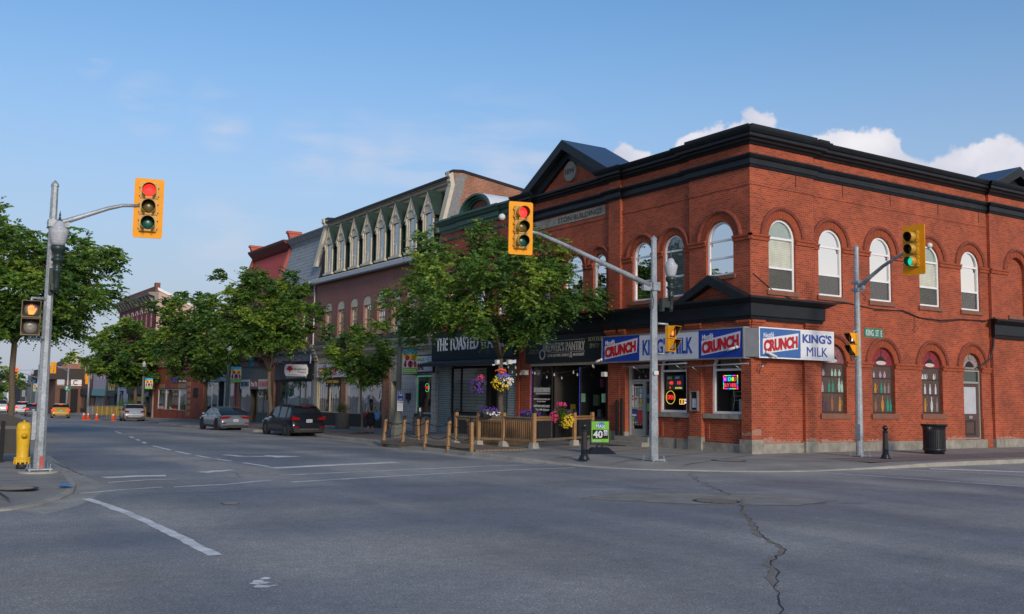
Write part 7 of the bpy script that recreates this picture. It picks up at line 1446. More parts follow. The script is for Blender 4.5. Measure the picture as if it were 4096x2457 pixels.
for k in range(12): x.tube([fr(.3+k*1.15, .06, 0), fr(.3+k*1.15, .06, 1.3)], .025, 5)
x.tube([fr(0, .06, 1.3), fr(L_, .06, 1.3)], .025, 5); x.tube([fr(0, .06, .3), fr(L_, .06, .2)], .025, 5); x.build('frame', CRM2, P)
# ================================================= TREES
def leafmat(name, col, tr=.42):
    m = bpy.data.materials.new(name); m.use_nodes = True; nt = m.node_tree; N = nt.nodes; L = nt.links; b = N['Principled BSDF']; b.inputs['Roughness'].default_value = .55; b.inputs['Specular IOR Level'].default_value = .3
    tc = N.new('ShaderNodeTexCoord'); nz = N.new('ShaderNodeTexNoise'); nz.inputs['Scale'].default_value = 1.6; L.new(tc.outputs['Object'], nz.inputs['Vector'])
    mr = N.new('ShaderNodeMapRange'); L.new(nz.outputs[0], mr.inputs[0]); mr.inputs[1].default_value = .3; mr.inputs[2].default_value = .7; mr.inputs[3].default_value = .7; mr.inputs[4].default_value = 1.35
    sc = N.new('ShaderNodeVectorMath'); sc.operation = 'SCALE'; sc.inputs[0].default_value = col; L.new(mr.outputs[0], sc.inputs['Scale']); L.new(sc.outputs[0], b.inputs['Base Color'])
    t = N.new('ShaderNodeBsdfTranslucent'); L.new(sc.outputs[0], t.inputs[0]); mx = N.new('ShaderNodeMixShader'); mx.inputs[0].default_value = tr; L.new(b.outputs[0], mx.inputs[1]); L.new(t.outputs[0], mx.inputs[2]); L.new(mx.outputs[0], N['Material Output'].inputs[0]); return m
LEAF = [leafmat('leaf_mid_green', (.12, .225, .038)), leafmat('leaf_highlight_green', (.245, .35, .05)), leafmat('leaf_deep_green', (.06, .14, .034))]  # the yellow green one carries the crown's highlights in its colour
BARK = mat('bark', (.11, .085, .062), .95, var=.35, scale=18, bump=.5)
def rawmesh(name, V, F, mats, mi, parent):
    me = bpy.data.meshes.new(name); me.from_pydata(V, [], F)
    for m in mats: me.materials.append(m)
    me.polygons.foreach_set('material_index', mi); o = bpy.data.objects.new(name, me); COL.objects.link(o); o.parent = parent; return o
def tree(label, x, y, z, fork, cz, rx, rz, tr, nc, sprays, leaves, lsize, seed, lean=(0, 0), group='honey locust street trees', cx=0, cy=0, bias=0, spray=.62, name='street_tree', ry=None, extra=()):
    R_ = random.Random(seed); t = T(name, label, 'tree', (x, y, z), world=False, group=group); ry = ry or rx
    base = Vector((0, 0, 0)); fk = Vector((lean[0], lean[1], fork)); mb = MB()
    mb.tube([base, base+Vector((0, 0, .12)), base.lerp(fk, .35)+Vector((.04, .02, 0)), base.lerp(fk, .7)+Vector((-.03, 0, 0)), fk], [tr*1.5, tr*1.1, tr, tr*.92, tr*.85], 10)
    mb.build('trunk', BARK, t)
    C = Vector((cx+lean[0], cy+lean[1], cz)); limbs = []; br = MB(); nl = 6
    for k in range(nl):
        a = 2*pi*k/nl+R_.uniform(-.3, .3); e = C+Vector((cos(a)*rx*.55, sin(a)*ry*.55, R_.uniform(-.1, .45)*rz)); mid = fk.lerp(e, .45)+Vector((0, 0, (e.z-fk.z)*.18)); pts = []
        for i in range(7): s = i/6; pts.append(fk*(1-s)**2+mid*2*s*(1-s)+e*s*s+Vector((R_.uniform(-.06, .06), R_.uniform(-.06, .06), 0))*(0 < i))
        br.tube(pts, [tr*.62*(1-.8*i/6) for i in range(7)], 7); limbs += pts[2:]
    tp = C+Vector((0, 0, rz*.7)); pts = [fk.lerp(tp, i/5)+Vector((R_.uniform(-.1, .1), R_.uniform(-.1, .1), 0))*(i > 0) for i in range(6)]; br.tube(pts, [tr*.6*(1-.8*i/5) for i in range(6)], 7); limbs += pts[1:]
    V, F, MI = [], [], []
    clumps = []; tries = 0
    while len(clumps) < nc and tries < nc*60:
        tries += 1; d = Vector((R_.gauss(0, 1), R_.gauss(0, 1), R_.gauss(0, 1))).normalized(); q = R_.uniform(.3, 1)**.55*(1+.13*sin(3*atan2(d.y, d.x)+seed)+.12*sin(5*d.z+2*d.x+seed)+.17*R_.uniform(-1, 1))
        if d.z < -.25: q *= .72
        p = C+Vector((d.x*rx*q, d.y*ry*q, d.z*rz*q))
        if all((p-c).length > .27*rx/2.2 for c in clumps): clumps.append(p)
    clumps += [Vector(e) for e in extra]
    for c in clumps:
        n0 = min(limbs, key=lambda l: (l-c).length+(.6 if l.z > c.z else 0)); md = n0.lerp(c, .5)+Vector((0, 0, .12)); br.tube([n0, md, c], [tr*.16, tr*.12, tr*.06], 4, cap=False)
        out = (c-C); out = Vector((out.x/rx, out.y/ry, out.z/rz)); ol = out.length; m0 = R_.choices((0, 1, 2), (5, 2.4 if out.z > -.1 else .5, 3))[0]; out = out.normalized() if ol > .01 else Vector((0, 0, 1))  # upper clumps get more yellow green: highlights painted into the leaf colour
        tw = MB() if False else None
        for s in range(sprays):
            a = R_.uniform(0, 2*pi); dr = Vector((cos(a), sin(a), R_.uniform(-.5, .65)))+Vector((out.x, out.y, out.z*.5))*R_.uniform(.2, 1.2); dr.normalize()
            L_ = spray*R_.uniform(.6, 1.35)*(rx/3.4)**.4; p = c+Vector((R_.uniform(-.3, .3), R_.uniform(-.3, .3), R_.uniform(-.32, .32)))*rx/3.4; sd = dr.cross(Vector((0, 0, 1))); sd = sd.normalized() if sd.length > .05 else Vector((1, 0, 0)); dro = R_.uniform(.25, .8)
            for k in range(leaves):
                f = (k+.5)/leaves; q = p+dr*L_*f+Vector((0, 0, -dro*L_*f*f*.6)); side = 1 if k % 2 else -1; ls = lsize*R_.uniform(.55, 1.5)*(1.1-.5*f)
                ax = (sd*side*.85+dr*.5+Vector((0, 0, R_.uniform(-.35, .15)))).normalized(); up = Vector((R_.gauss(0, 1), R_.gauss(0, 1), R_.gauss(0, .8))); w_ = ax.cross(up).normalized()*ls*.3; o = len(V)
                V += [tuple(q), tuple(q+ax*ls*.45+w_), tuple(q+ax*ls), tuple(q+ax*ls*.45-w_)]; F.append((o, o+1, o+2, o+3)); MI.append(m0 if R_.random() < .75 else R_.randrange(3))
    br.build('branches', BARK, t); rawmesh('crown', V, F, LEAF, MI, t); return t
tree('honey locust tree shading the patio before the brewery, its trunk inside a slat box', 20.6, 32.7, -.04, 3.3, 5.72, 3.75, 2.4, .11, 112, 30, 16, .145, 11, lean=(.05, .1), cx=-.45, extra=((-2.6, 2.4, 4.6), (-3.0, 1.9, 4.95), (-2.4, 2.9, 4.2), (-2.9, 2.6, 5.2)))
tree('slim young honey locust beside the woman at the gift shop window', 20.4, 45.3, -.14, 2.3, 3.85, 1.95, 1.75, .055, 55, 22, 13, .15, 5, lean=(-.1, 0))
tree('honey locust tree behind the black car, before the red mansard', 19.3, 55.6, -.25, 3.3, 6.35, 3.25, 2.85, .12, 112, 27, 14, .18, 23, lean=(-.2, 0), cx=-.5)
tree('honey locust tree behind the grey sedan, before the pink sided shop', 19.7, 70.6, -.4, 3.0, 5.9, 3.75, 3.3, .12, 130, 25, 13, .21, 31)
tree('broad honey locust tree behind the silver SUV', 22.6, 107, -.95, 3.6, 5.9, 4.9, 3.4, .2, 115, 24, 12, .33, 41, cx=-.3)
tree('large honey locust tree on the left pavement behind the signal pole', 4.5, 43.6, 0, 3.6, 5.7, 3.9, 2.6, .125, 140, 28, 15, .17, 53, cx=-.3)
tree('dark green bushy tree at the far left end of the street', 13.2, 165, -1.3, 1.5, 4.0, 5.5, 4.6, .3, 50, 14, 8, .5, 61, group='trees at the far end of the street', name='far_tree')
tree('pale green tree beyond the white gabled house', 22.5, 250, -2, 2, 5.5, 5, 3.4, .3, 36, 12, 8, .6, 67, group='trees at the far end of the street', name='far_tree')
tree('rounded green tree at the left edge beyond the parked cars', 6, 120, -1, 2, 4.5, 4, 3.3, .3, 36, 12, 8, .45, 71, group='trees at the far end of the street', name='far_tree')
tree('hedge like green tree under the far traffic light on the left', 16.3, 205, -1.6, 1, 2.6, 4.5, 3.2, .3, 34, 12, 8, .5, 73, group='trees at the far end of the street', name='far_tree')
MULCH = mat('mulch', (.07, .035, .02), .95, var=.4, scale=30)
for x, y in ((20.4, 45.3), (19.3, 55.6)):
    m = MB(); m.lathe((x, y, walk(x, y)-.03), [(.75, 0), (.6, .05), (.15, .1)], 18); struct(m.build('tree_pit', MULCH))
# ------------------------------------------------ flowers
FC = dict(purple=mat('petal_purple', (.09, .02, .26), .6), white=mat('petal_white', (.62, .6, .6), .6), yellow=mat('petal_yellow', (.68, .46, .01), .6), red=mat('petal_coral', (.7, .1, .05), .6), pink=mat('petal_pink', (.6, .03, .14), .6), blue=mat('petal_blue', (.12, .1, .42), .6))
def flowers(P, c, specs, fol=(.4, .3), n=220, seed=1, size=.035):
    R_ = random.Random(seed); V, F = [], []; c = Vector(c)
    for k in range(n*2):
        d = Vector((R_.gauss(0, 1), R_.gauss(0, 1), R_.gauss(0, 1))).normalized()*R_.random()**.4; p = c+Vector((d.x*fol[0], d.y*fol[0], d.z*fol[1])); o = len(V); a = R_.uniform(0, 6.28); ax = Vector((cos(a), sin(a), R_.uniform(-1, .6))).normalized()*.09; w_ = ax.cross(Vector((R_.uniform(-1, 1), R_.uniform(-1, 1), 1))).normalized()*.028
        V += [tuple(p), tuple(p+ax*.5+w_), tuple(p+ax), tuple(p+ax*.5-w_)]; F.append((o, o+1, o+2, o+3))
    rawmesh('foliage', [tuple(Vector(v)-Vector(P.get('_o', (0, 0, 0)))) for v in V], F, [LEAF[0]], [0]*len(F), P)
    for col, off, r, cnt in specs:
        V, F = [], []
        for k in range(cnt):
            d = Vector((R_.gauss(0, 1), R_.gauss(0, 1), R_.gauss(0, 1))).normalized(); p = c+Vector(off)+Vector((d.x*r[0], d.y*r[0], d.z*r[1]))*R_.uniform(.75, 1.05); o = len(V); s = size*R_.uniform(.7, 1.3); nrm = (d+Vector((-.5, -.6, .5))).normalized(); a = nrm.orthogonal().normalized(); b = nrm.cross(a)
            V.append(tuple(p-nrm*s*.3)); V += [tuple(p+(a*cos(q*pi/3)+b*sin(q*pi/3))*s) for q in range(6)]; F += [(o, o+1+q, o+1+(q+1) % 6) for q in range(6)]
        rawmesh('blossoms', [tuple(Vector(v)-Vector(P.get('_o', (0, 0, 0)))) for v in V], F, [FC[col]], [0]*len(F), P)
t = T('flower_basket', 'hanging basket of purple, white and yellow flowers on the patio tree trunk', 'flower basket', (20.45, 32.4, 2.0)); MB().lathe((20.3, 32.2, 2.12), [(.1, 0), (.24, .2)], 14).build('basket', DRK, t)
flowers(t, (20.3, 32.15, 2.4), [('yellow', (-.05, -.05, -.1), (.38, .3), 130), ('white', (.12, -.15, -.02), (.28, .2), 130), ('blue', (.0, -.1, .12), (.3, .16), 110), ('red', (-.05, 0, .38), (.22, .1), 45)], (.36, .28), 200, 3)
t = T('flower_basket', 'smaller basket of deep purple flowers left of the patio tree trunk', 'flower basket', (19.85, 32.9, 2.0)); MB().lathe((19.75, 33.0, 2.1), [(.1, 0), (.22, .2)], 14).build('basket', DRK, t)
flowers(t, (19.75, 33.0, 2.25), [('purple', (-.05, 0, -.05), (.34, .32), 110), ('pink', (0.1, 0, .25), (.16, .12), 30)], (.3, .25), 130, 4)
t = T('flower_basket', 'basket of pink and yellow flowers on the patio railing', 'flower basket', (20.9, 29.1, .8)); MB().lathe((20.9, 29.0, .78), [(.1, 0), (.24, .2)], 14).build('basket', DRK, t)
flowers(t, (20.85, 28.95, 1.1), [('pink', (-.28, .05, .0), (.16, .22), 80), ('yellow', (.15, -.12, -.16), (.26, .26), 190), ('pink', (0, 0, .42), (.2, .08), 40), ('purple', (.28, 0, .12), (.12, .12), 20)], (.34, .36), 260, 5)
t = T('rail_planter', 'planter of purple and white petunias on the left part of the patio rail', 'planter', (18.8, 30.8, 1.0)); MB().xbox(18.5, 19.1, 30.5, 30.75, 1.0, 1.12).build('trough', DRK, t)
flowers(t, (18.8, 30.65, 1.2), [('purple', (0, 0, .05), (.34, .16), 80), ('white', (.1, -.1, -.04), (.3, .08), 50)], (.3, .12), 80, 6)
t = T('rail_planter', 'planter of plain purple petunias on the middle of the patio rail', 'planter', (20.0, 29.2, 1.0)); MB().xbox(19.4, 20.1, 29.2, 29.4, 1.0, 1.12).build('trough', DRK, t)
flowers(t, (19.75, 29.3, 1.2), [('purple', (0, 0, 0), (.4, .13), 75)], (.34, .1), 80, 7)
t = T('leafy_plant', 'leafy green plant growing in the planter behind the black car', 'plant', (22.6, 52.9, .5)); flowers(t, (22.6, 52.9, .95), [], (.42, .32), 200, 8)
t = T('leafy_plant', 'broad green shrub behind the yellow hoarding', 'plant', (21.6, 104, 0)); flowers(t, (21.2, 104, .45), [], (1.2, .65), 900, 9)
# string lights and patio furniture
t = T('string_lights', 'string of clear bulbs swagged before the brewery shopfront', 'string lights', (22, 31, 3)); a_ = Vector((20.7, 32.5, 3.15)); b_ = Vector((24.0, 30.6, 3.3)); c_ = Vector((24.1, 36.2, 3.1)); w_ = MB(); bl = MB()
for p, q, sg in ((a_, b_, .5), (a_, c_, .35), (c_, b_, .55)):
    pts = [p.lerp(q, i/10)+Vector((0, 0, -sg*4*(i/10)*(1-i/10))) for i in range(11)]; w_.tube(pts, .008, 4)
    for i in (1, 3, 5, 7, 9): bl.lathe(pts[i]-Vector((0, 0, .13)), [(.01, 0), (.035, .03), (.03, .07), (.014, .09), (.014, .13)], 7)
w_.build('wire', DRK, t); each(bl, 'bulb', mat('clear_bulb', (.45, .45, .42), .1), t, gap=0)
t = T('speaker_box', 'pair of small white boxes strapped to the patio tree fork', 'speaker', (20.6, 32.6, 3.1)); x_ = MB(); x_.xbox(20.72, 20.9, 32.35, 32.5, 3.05, 3.22); x_.xbox(20.25, 20.38, 32.45, 32.6, 3.05, 3.2); each(x_, 'speaker_case', CAMW, t)
for k, (x, y) in enumerate(((20.9, 34.6), (22.6, 33.0))):
    t = T('patio_table', ('high dark patio table near the blinds of the café' if k == 0 else 'dark patio table near the brewery entrance'), 'table', (x, y, walk(x, y)), world=False); MB().lathe((0, 0, 1.0), [(.4, 0), (.4, .04)], 16, smooth=False).build('table_top', mat('dark_wood', (.06, .035, .025), .6), t); MB().lathe((0, 0, 0), [(.28, 0), (.28, .03), (.04, .05), (.04, 1.0)], 10).build('pedestal', DRK, t)
# ================================================= CARS
TYRE = mat('tyre_rubber', (.012, .012, .013), .8); RIM = mat('alloy_rim', (.3, .31, .32), .3, metal=.8); RIMB = mat('black_rim', (.03, .03, .032), .35, metal=.5); CGL = mat('car_glass', (.012, .014, .016), .04, var=.02); TRIM = mat('car_trim', (.018, .018, .02), .6)
TLR = mat('tail_lamp_red', (.22, .008, .01), .15); TLL = mat('tail_lamp_lit', (1, .03, .02), emit=1.3); PLT = mat('licence_plate', (.45, .48, .5), .5, var=.15, scale=30); CHR = mat('chrome', (.5, .5, .5), .15, metal=.9)
def car(label, x, y, hd, col, L=4.4, Wd=1.8, H=1.6, kind='suv', lit=False, rim=RIM, name='parked_car', group='cars along King Street', z=None, plate='', metal=.35):
    z = road(x, y) if z is None else z; t = T(name, label, 'car', (x, y, z), hd, group=group, world=False); w = Wd/2
    pm = mat('paint_%02d_%02d_%02d' % tuple(int(c*99) for c in col), col, .28, metal=metal, var=.03, coat=.6)
    if kind == 'suv': st = [(0, .62, .62, .88), (.012, .72, .64, .95), (.03, .93, .66, .97), (.07, 1.20, .67, .985), (.11, 1.42, .67, .99), (.15, 1.56, .67, 1), (.22, 1.6, .665, 1), (.4, 1.6, .65, 1), (.55, 1.585, .64, 1), (.62, 1.5, .63, 1), (.70, 1.2, .625, 1), (.745, 1.03, .62, .99), (.85, .97, .6, .97), (.94, .88, .58, .92), (.98, .74, .55, .85), (1, .6, .5, .76)]
    elif kind == 'sedan': st = [(0, .58, .62, .88), (.012, .7, .64, .94), (.03, .92, .68, .96), (.05, 1.0, .69, .97), (.09, 1.06, .69, .98), (.17, 1.23, .68, .99), (.27, 1.4, .67, 1), (.36, 1.46, .66, 1), (.5, 1.47, .65, 1), (.58, 1.42, .64, 1), (.66, 1.22, .63, 1), (.74, 1.0, .62, .99), (.85, .93, .6, .97), (.94, .84, .58, .91), (.98, .7, .55, .84), (1, .56, .5, .76)]
    else: st = [(0, .62, .64, .9), (.01, .98, .68, .97), (.03, 1.15, .7, .985), (.34, 1.16, .7, 1), (.36, 1.3, .7, 1), (.37, 1.5, .7, 1), (.4, 1.85, .69, 1), (.46, 1.9, .68, 1), (.6, 1.9, .68, 1), (.66, 1.7, .67, 1), (.72, 1.3, .66, 1), (.75, 1.2, .64, 1), (.86, 1.16, .63, .99), (.95, 1.08, .6, .97), (.985, .9, .58, .92), (1, .7, .5, .86)]
    sh = H/st[7][1]; rows = []
    for f, top, belt, ww in st:
        yy = (f-.5)*L; top *= sh; bl = .98*sh if kind != 'sedan' else .95*sh
        if kind == 'pickup': bl = 1.12*sh
        cab = top > bl+.06; zb = .2; hw = w*ww
        if cab: k = (top-bl)/(H-bl); rw = hw*(1-.2*min(1, k)); pts = [(hw*.9, zb), (hw*.985, .34), (hw, .55), (hw*.995, .75*bl+.12), (hw*.955, bl), (rw*.99, bl+(top-bl)*.82), (rw*.86, top-.015), (0, top)]
        else: b2 = min(bl, top); pts = [(hw*.9, zb), (hw*.985, .34), (hw, min(.55, b2*.7)), (hw*.995, b2*.82), (hw*.96, b2*.93), (hw*.9, b2*.965), (hw*.7, b2*.99), (0, b2)]
        rows.append((yy, pts, cab, f))
    body, side, rear, wind = MB(), MB(), MB(), MB(); n = 8
    P = []
    for yy, pts, cab, f in rows: P += [(a, yy, b) for a, b in pts]+[(-a, yy, b) for a, b in pts]
    for i in range(len(rows)-1):
        c0, c1 = rows[i][2], rows[i+1][2]; f = rows[i][3]; f1 = rows[i+1][3]
        for s in (0, 8):
            for j in range(7):
                q = (i*16+s+j, i*16+s+j+1, (i+1)*16+s+j+1, (i+1)*16+s+j); tgt = body
                if j == 4 and c0 and c1 and .08 < f: tgt = side
                if j >= 5 and f < .17 and c1 and (.04 < f < .14 if kind == 'suv' else f > .04): tgt = rear
                if kind == 'sedan' and j >= 5 and .08 < f < .26: tgt = rear
                if j >= 5 and c0 and f1 > .6: tgt = wind
                if kind == 'pickup' and .35 < f < .39 and j >= 5: tgt = rear
                tgt.add([P[k] for k in q], [(0, 1, 2, 3)], 0, True)
    for s in (0, 8): body.add([P[s+j] for j in range(8)]+[(0, rows[0][0], .2)], [tuple(range(9))]); body.add([P[(len(rows)-1)*16+s+j] for j in range(8)]+[(0, rows[-1][0], .2)], [tuple(range(9))])
    body.xbox(-w*.88, w*.88, -L/2+.1, L/2-.1, .2, .3); body.build('body', [pm], t, weld=True)
    if side.f: each(side, 'side_window', CGL, t)
    if rear.f: rear.build('rear_window', CGL, t, weld=True)
    if wind.f: wind.build('windscreen', CGL, t, weld=True)
    # pillars, sills, arches
    bl = (.98 if kind != 'sedan' else .95)*sh; pl = MB()
    for s in (-1, 1):
        for f in ((.2, .42) if kind != 'pickup' else (.5,)): pl.tube([(s*w*.965, (f+.0-.5)*L, bl-.02), (s*w*.8, (f+.02-.5)*L, H-.1)], .03, 5)
    each(pl, 'window_pillar', pm if kind != 'suv' else TRIM, t)
    sl = MB(); sl.xbox(-w-.004, w+.004, -L*.27, L*.27, .2, .33); each(sl, 'sill_trim', TRIM, t)
    bp = MB(); bp.xbox(-w*.86, w*.86, -L/2-.03, -L/2+.2, .22, .42 if kind == 'suv' else .34); bp.build('rear_bumper', TRIM, t); bt = MB(); bt.xbox(-w*.55, w*.55, -L/2-.045, -L/2, .34, .38); bt.build('skid_trim', CHR, t)
    wb = L*.305; wr = .34 if kind != 'pickup' else .39
    for s in (-1, 1):
        for q in (-wb, wb):
            MB().lathe((s*(w-.17), q, wr+.02), [(wr+.07, 0), (wr+.07, .178)], 22, ax=(s, 0, 0), smooth=False).build('wheel_arch', TRIM, t)
            ty = MB(); ty.lathe((s*(w-.2), q, wr), [(wr*.96, 0), (wr, .03), (wr, .19), (wr*.95, .215), (wr*.66, .215), (wr*.66, .18)], 24, ax=(s, 0, 0)); tw = ty.build('wheel', TYRE, t)
            rm = MB(); rm.lathe((s*(w-.02), q, wr), [(.05, 0), (.05, .018)], 10, ax=(s, 0, 0))
            for k in range(5):
                a = k*2*pi/5+.3
                for da in (-.16, .16): rm.tube([(s*(w-.005), q+.04*cos(a), wr+.04*sin(a)), (s*(w-.005), q+wr*.64*cos(a+da), wr+wr*.64*sin(a+da))], .022, 4)
            rm.lathe((s*(w-.02), q, wr), [(wr*.66, 0), (wr*.68, .015), (wr*.62, .015)], 22, ax=(s, 0, 0)); rm.build('rim', rim, tw)
        mi = MB(); mi.ball((s*(w+.1), L*.17, bl+.05), .1, 10, sc=(1.1, .6, .75)); mi.build('wing_mirror', pm if kind != 'suv' else TRIM, t)
        zt = (.93 if kind == 'suv' else .8)*sh; tl = MB()
        if kind == 'suv': tl.prism(Frame((0, -L/2+.04, 0), (1, 0, 0), (0, -1, 0)), [(s*w*.97, zt+.1), (s*w*.55, zt+.03), (s*w*.56, zt-.08), (s*w*.97, zt-.1)][::s], -.24, .035)
        elif kind == 'sedan': tl.prism(Frame((0, -L/2+.04, 0), (1, 0, 0), (0, -1, 0)), [(s*w*.96, zt+.08), (s*w*.3, zt+.09), (s*w*.5, zt-.02), (s*w*.96, zt-.05)][::s], -.26, .03)
        else: tl.xbox(s*w*.99 if s < 0 else w*.82, -w*.82 if s < 0 else w*.99, -L/2-.02, -L/2+.1, zt-.25, zt+.12)
        tl.build('tail_lamp', TLL if lit else TLR, t)
        hl = MB(); hl.ball((s*w*.68, L/2-.1, .68*sh), .16, 10, sc=(1.2, .9, .5)); hl.build('headlamp', mat('headlamp_glass', (.5, .52, .55), .1), t)
        rf = MB(); rf.xbox(min(s*w*.9, s*w*.62), max(s*w*.9, s*w*.62), -L/2-.04, -L/2+.02, .44, .5); rf.build('reflector', TLR, t)
    yp = -L/2-.012; zp = .8*sh if kind == 'suv' else .62
    pp = MB().xbox(-.16, .16, yp-.025, yp, zp-.08, zp+.08).build('licence_plate', PLT, t)
    if plate: text(plate, Frame((0, yp-.025, zp), (1, 0, 0), (0, -1, 0)), -.14, .14, -.05, .05, 0, mat('plate_blue', (.03, .06, .25), .5), pp, depth=.003)
    if kind != 'pickup':
        zz = H-.06; sp = MB(); sp.xbox(-w*.66, w*.66, -L*(.5-.115 if kind == 'suv' else .32), -L*(.5-.2 if kind == 'suv' else .3), zz-.03, zz+.02)
        if kind == 'suv': sp.build('roof_spoiler', pm, t)
        hb = MB(); hb.xbox(-.2, .2, -L*.5+L*.105, -L*.5+L*.12, zz-.05, zz-.02)
        if kind == 'suv': hb.build('high_brake_light', TLL if lit else TLR, t)
    if kind == 'suv':
        rr = MB()
        for s in (-1, 1): rr.tube([(s*w*.68, -L*.3, H-.02), (s*w*.68, -L*.27, H+.03), (s*w*.68, L*.1, H+.03), (s*w*.68, L*.13, H-.03)], .018, 5)
        each(rr, 'roof_rail', TRIM, t)
        MB().lathe((0, -L*.3, H-.02), [(.04, 0), (.01, .07)], 6).build('antenna_fin', TRIM, t)
    dh = MB()
    for s in (-1, 1):
        for f in (.33, .52): dh.xbox(s*(w+.012)-.012, s*(w+.012)+.012, (f-.5)*L, (f-.5)*L+.2, bl-.12, bl-.085)
    each(dh, 'door_handle', pm, t)
    return t
car('dark blue black SUV with red boomerang lamps parked before the gift shop', 18.25, 49.3, radians(2), (.012, .016, .026), 4.42, 1.83, 1.57, rim=RIM, plate='GVKR 769', metal=.3)
car('blue grey sedan with full width lamps parked ahead of the dark SUV', 17.95, 60.3, radians(1), (.15, .185, .23), 4.65, 1.8, 1.42, 'sedan', rim=RIMB, plate='CTHL 491', metal=.2)
car('silver SUV parked beside the right end of the yellow hoarding', 20.35, 97.5, radians(-5), (.36, .38, .4), 4.36, 1.81, 1.64, plate='BMRD 152', metal=.4)
far = [('yellow SUV with brake lights lit waiting at the far lights', 17.1, 118, (.42, .27, .015), 4.4, 1.83, 1.62, 'suv', -.12, .1), ('dark grey SUV with brake lights left of the yellow one', 16.0, 131, (.07, .08, .1), 4.5, 1.85, 1.6, 'suv', -.12, .4), ('white SUV with brake lights in the queue behind the left tree trunk', 16.2, 143, (.55, .55, .54), 4.6, 1.9, 1.75, 'suv', -.12, .05), ('white pickup truck near the left end of the queue', 14.9, 158, (.58, .58, .57), 5.8, 2.0, 1.85, 'pickup', -.1, .05), ('dark saloon car just behind the left tree trunk', 16.2, 162, (.03, .035, .045), 4.5, 1.8, 1.5, 'suv', -.1, .3), ('blue car at the left edge of the queue', 13.9, 168, (.03, .12, .3), 4.5, 1.8, 1.45, 'sedan', -.1, .3)]
for lb, x, y, c, L_, W_, H_, kd, hd, mt_ in far: car(lb, x, y, hd, c, L_, W_, H_, kd, lit=True, name='waiting_car', plate='CABK 219', metal=mt_)
# ================================================= PERSON
SKIN = mat('skin', (.32, .17, .115), .6, var=.08)
def skin(name, pts, edges, rad, m, parent, sub=2):
    me = bpy.data.meshes.new(name); me.from_pydata(pts, edges, []); o = bpy.data.objects.new(name, me); COL.objects.link(o)
    md = o.modifiers.new('s', 'SKIN'); 
    for v, r in zip(me.skin_vertices[0].data, rad): v.radius = r if isinstance(r, tuple) else (r, r)
    me.skin_vertices[0].data[0].use_root = True; md.use_smooth_shade = True; sb = o.modifiers.new('b', 'SUBSURF'); sb.levels = sb.render_levels = sub
    dg = bpy.context.evaluated_depsgraph_get(); m2 = bpy.data.meshes.new_from_object(o.evaluated_get(dg)); m2.materials.clear(); m2.materials.append(m); bpy.data.objects.remove(o); bpy.data.meshes.remove(me)
    for p in m2.polygons: p.use_smooth = True
    r = bpy.data.objects.new(name, m2); COL.objects.link(r); r.parent = parent; return r
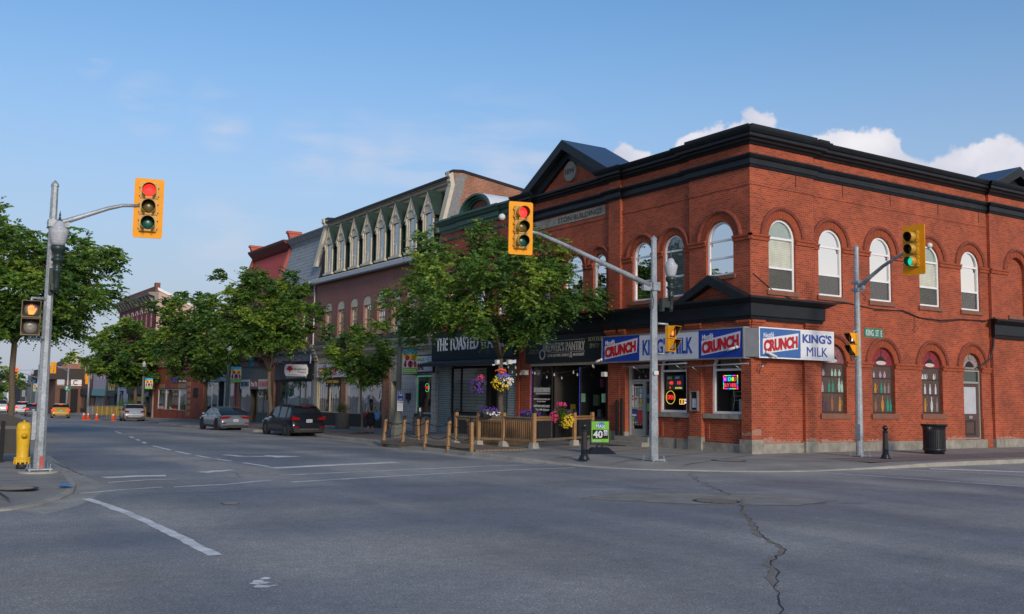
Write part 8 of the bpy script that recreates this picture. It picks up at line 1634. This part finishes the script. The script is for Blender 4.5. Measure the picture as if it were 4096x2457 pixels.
def woman():
    x, y = 21.0, 45.6; t = T('person', 'long haired person from behind in grey top and black skirt with two bags', 'person', (x, y, walk(x, y)), radians(-22), world=False)
    # local: +Y is the way she faces
    pts = [(0, 0, .93), (0, 0, 1.1), (0, -.01, 1.28), (0, -.02, 1.4), (0, -.01, 1.47), (0, .02, 1.56), (0, .03, 1.64),
           (.09, 0, .9), (.1, .02, .5), (.11, -.02, .09), (.12, .1, .03), (-.09, 0, .9), (-.1, -.03, .5), (-.12, -.07, .09), (-.13, .05, .03),
           (.17, -.02, 1.37), (.24, -.01, 1.12), (.22, .12, .92), (.2, .17, .86), (-.17, -.02, 1.37), (-.25, -.02, 1.12), (-.22, .1, .93), (-.2, .15, .87)]
    ed = [(0, 1), (1, 2), (2, 3), (3, 4), (4, 5), (5, 6), (0, 7), (7, 8), (8, 9), (9, 10), (0, 11), (11, 12), (12, 13), (13, 14), (3, 15), (15, 16), (16, 17), (17, 18), (3, 19), (19, 20), (20, 21), (21, 22)]
    rd = [(.15, .11), (.12, .09), (.14, .1), (.13, .08), (.05, .05), (.075, .085), (.07, .08), (.085, .085), (.055, .058), (.035, .035), (.03, .025), (.085, .085), (.055, .058), (.035, .035), (.03, .025), .05, .036, .026, .022, .05, .036, .026, .022]
    body = skin('body', pts, ed, rd, SKIN, t)
    tp = skin('top', [(0, 0, .98), (0, 0, 1.12), (0, -.01, 1.28), (0, -.02, 1.4), (.17, -.02, 1.38), (.22, -.02, 1.24), (-.17, -.02, 1.38), (-.22, -.02, 1.24)], [(0, 1), (1, 2), (2, 3), (3, 4), (4, 5), (3, 6), (6, 7)], [(.17, .125), (.14, .11), (.16, .115), (.13, .09), .065, .05, .065, .05], mat('grey_print_top', (.26, .22, .24), .9, var=.35, scale=30), t)
    sk = MB(); sk.lathe((0, 0, .38), [(.2, 0), (.205, .1), (.2, .35), (.185, .5), (.15, .64), (.14, .66)], 20); sk.build('skirt', mat('black_cloth', (.012, .012, .018), .9), t)
    hr = MB(); hr.ball((0, .005, 1.6), .105, 14, sc=(.95, 1.0, 1.15)); hr.tube([(0, -.07, 1.62), (0, -.11, 1.5), (.01, -.13, 1.35), (.02, -.13, 1.2), (.03, -.11, 1.08)], [.08, .085, .085, .06, .012], 10); hr.build('hair', mat('black_hair', (.01, .009, .01), .4, var=.3, scale=60), t)
    fc = MB(); fc.ball((0, .105, 1.575), .016, 6, sc=(.8, 1.2, 1.2)); fc.build('nose', SKIN, t)
    for s in (-1, 1):
        sh = MB(); sh.ball((s*.125, .06 if s > 0 else .01, .035), .05, 10, sc=(.85, 2.3, .7)); sh.build('shoe', MATS['black_cloth'], t); e_ = MB(); e_.ball((s*.032, .098, 1.6), .011, 6); e_.build('eye', DRK, t)
        hx, hy, hz = (.195, .19, .83) if s > 0 else (-.195, .17, .84)
        for k in range(4): skin('finger', [(hx-.012+.011*k*1.6-.01, hy, hz), (hx-.02+.016*k, hy+.02, hz-.035), (hx-.02+.015*k, hy+.01, hz-.06-.006*(k in (1, 2)))], [(0, 1), (1, 2)], [.009, .008, .007], SKIN, t, 1)
        skin('thumb', [(hx-s*.025, hy-.01, hz+.01), (hx-s*.04, hy+.012, hz-.02), (hx-s*.035, hy+.03, hz-.035)], [(0, 1), (1, 2)], [.011, .009, .008], SKIN, t, 1)
    b1 = T('handbag', 'dark red shoulder bag hanging on the left side of the person in the black skirt', 'bag', (x, y, walk(x, y)), radians(-22), world=False); m = MB(); m.ball((-.28, -.03, .92), .16, 12, sc=(.7, .9, 1)); m.build('bag_body', mat('dark_red_leather', (.2, .015, .03), .5), b1); m = MB(); m.tube([(-.26, -.1, 1.02), (-.2, -.09, 1.2), (-.17, -.05, 1.42), (-.2, .05, 1.25), (-.26, .04, 1.04)], .012, 5); m.build('strap', WHT, b1)
    b2 = T('shopping_bag', 'light blue patterned bag hanging on the right side of the person in the black skirt', 'bag', (x, y, walk(x, y)), radians(-22), world=False); m = MB(); m.ball((.33, -.02, .84), .2, 12, sc=(.75, .7, 1)); m.ball((.3, -.02, 1.0), .11, 10, sc=(1, .8, .8)); m.build('bag_body', mat('blue_print_cloth', (.08, .25, .5), .8, var=.5, scale=14), b2); m = MB(); m.tube([(.3, -.08, 1.05), (.22, -.08, 1.3), (.17, -.04, 1.43), (.22, .05, 1.25), (.3, .04, 1.03)], .012, 5); m.build('strap', DRK, b2)
woman()
for o in bpy.data.objects:
    if '_o' in o: del o['_o']
if 'tint' in W: del W['tint']
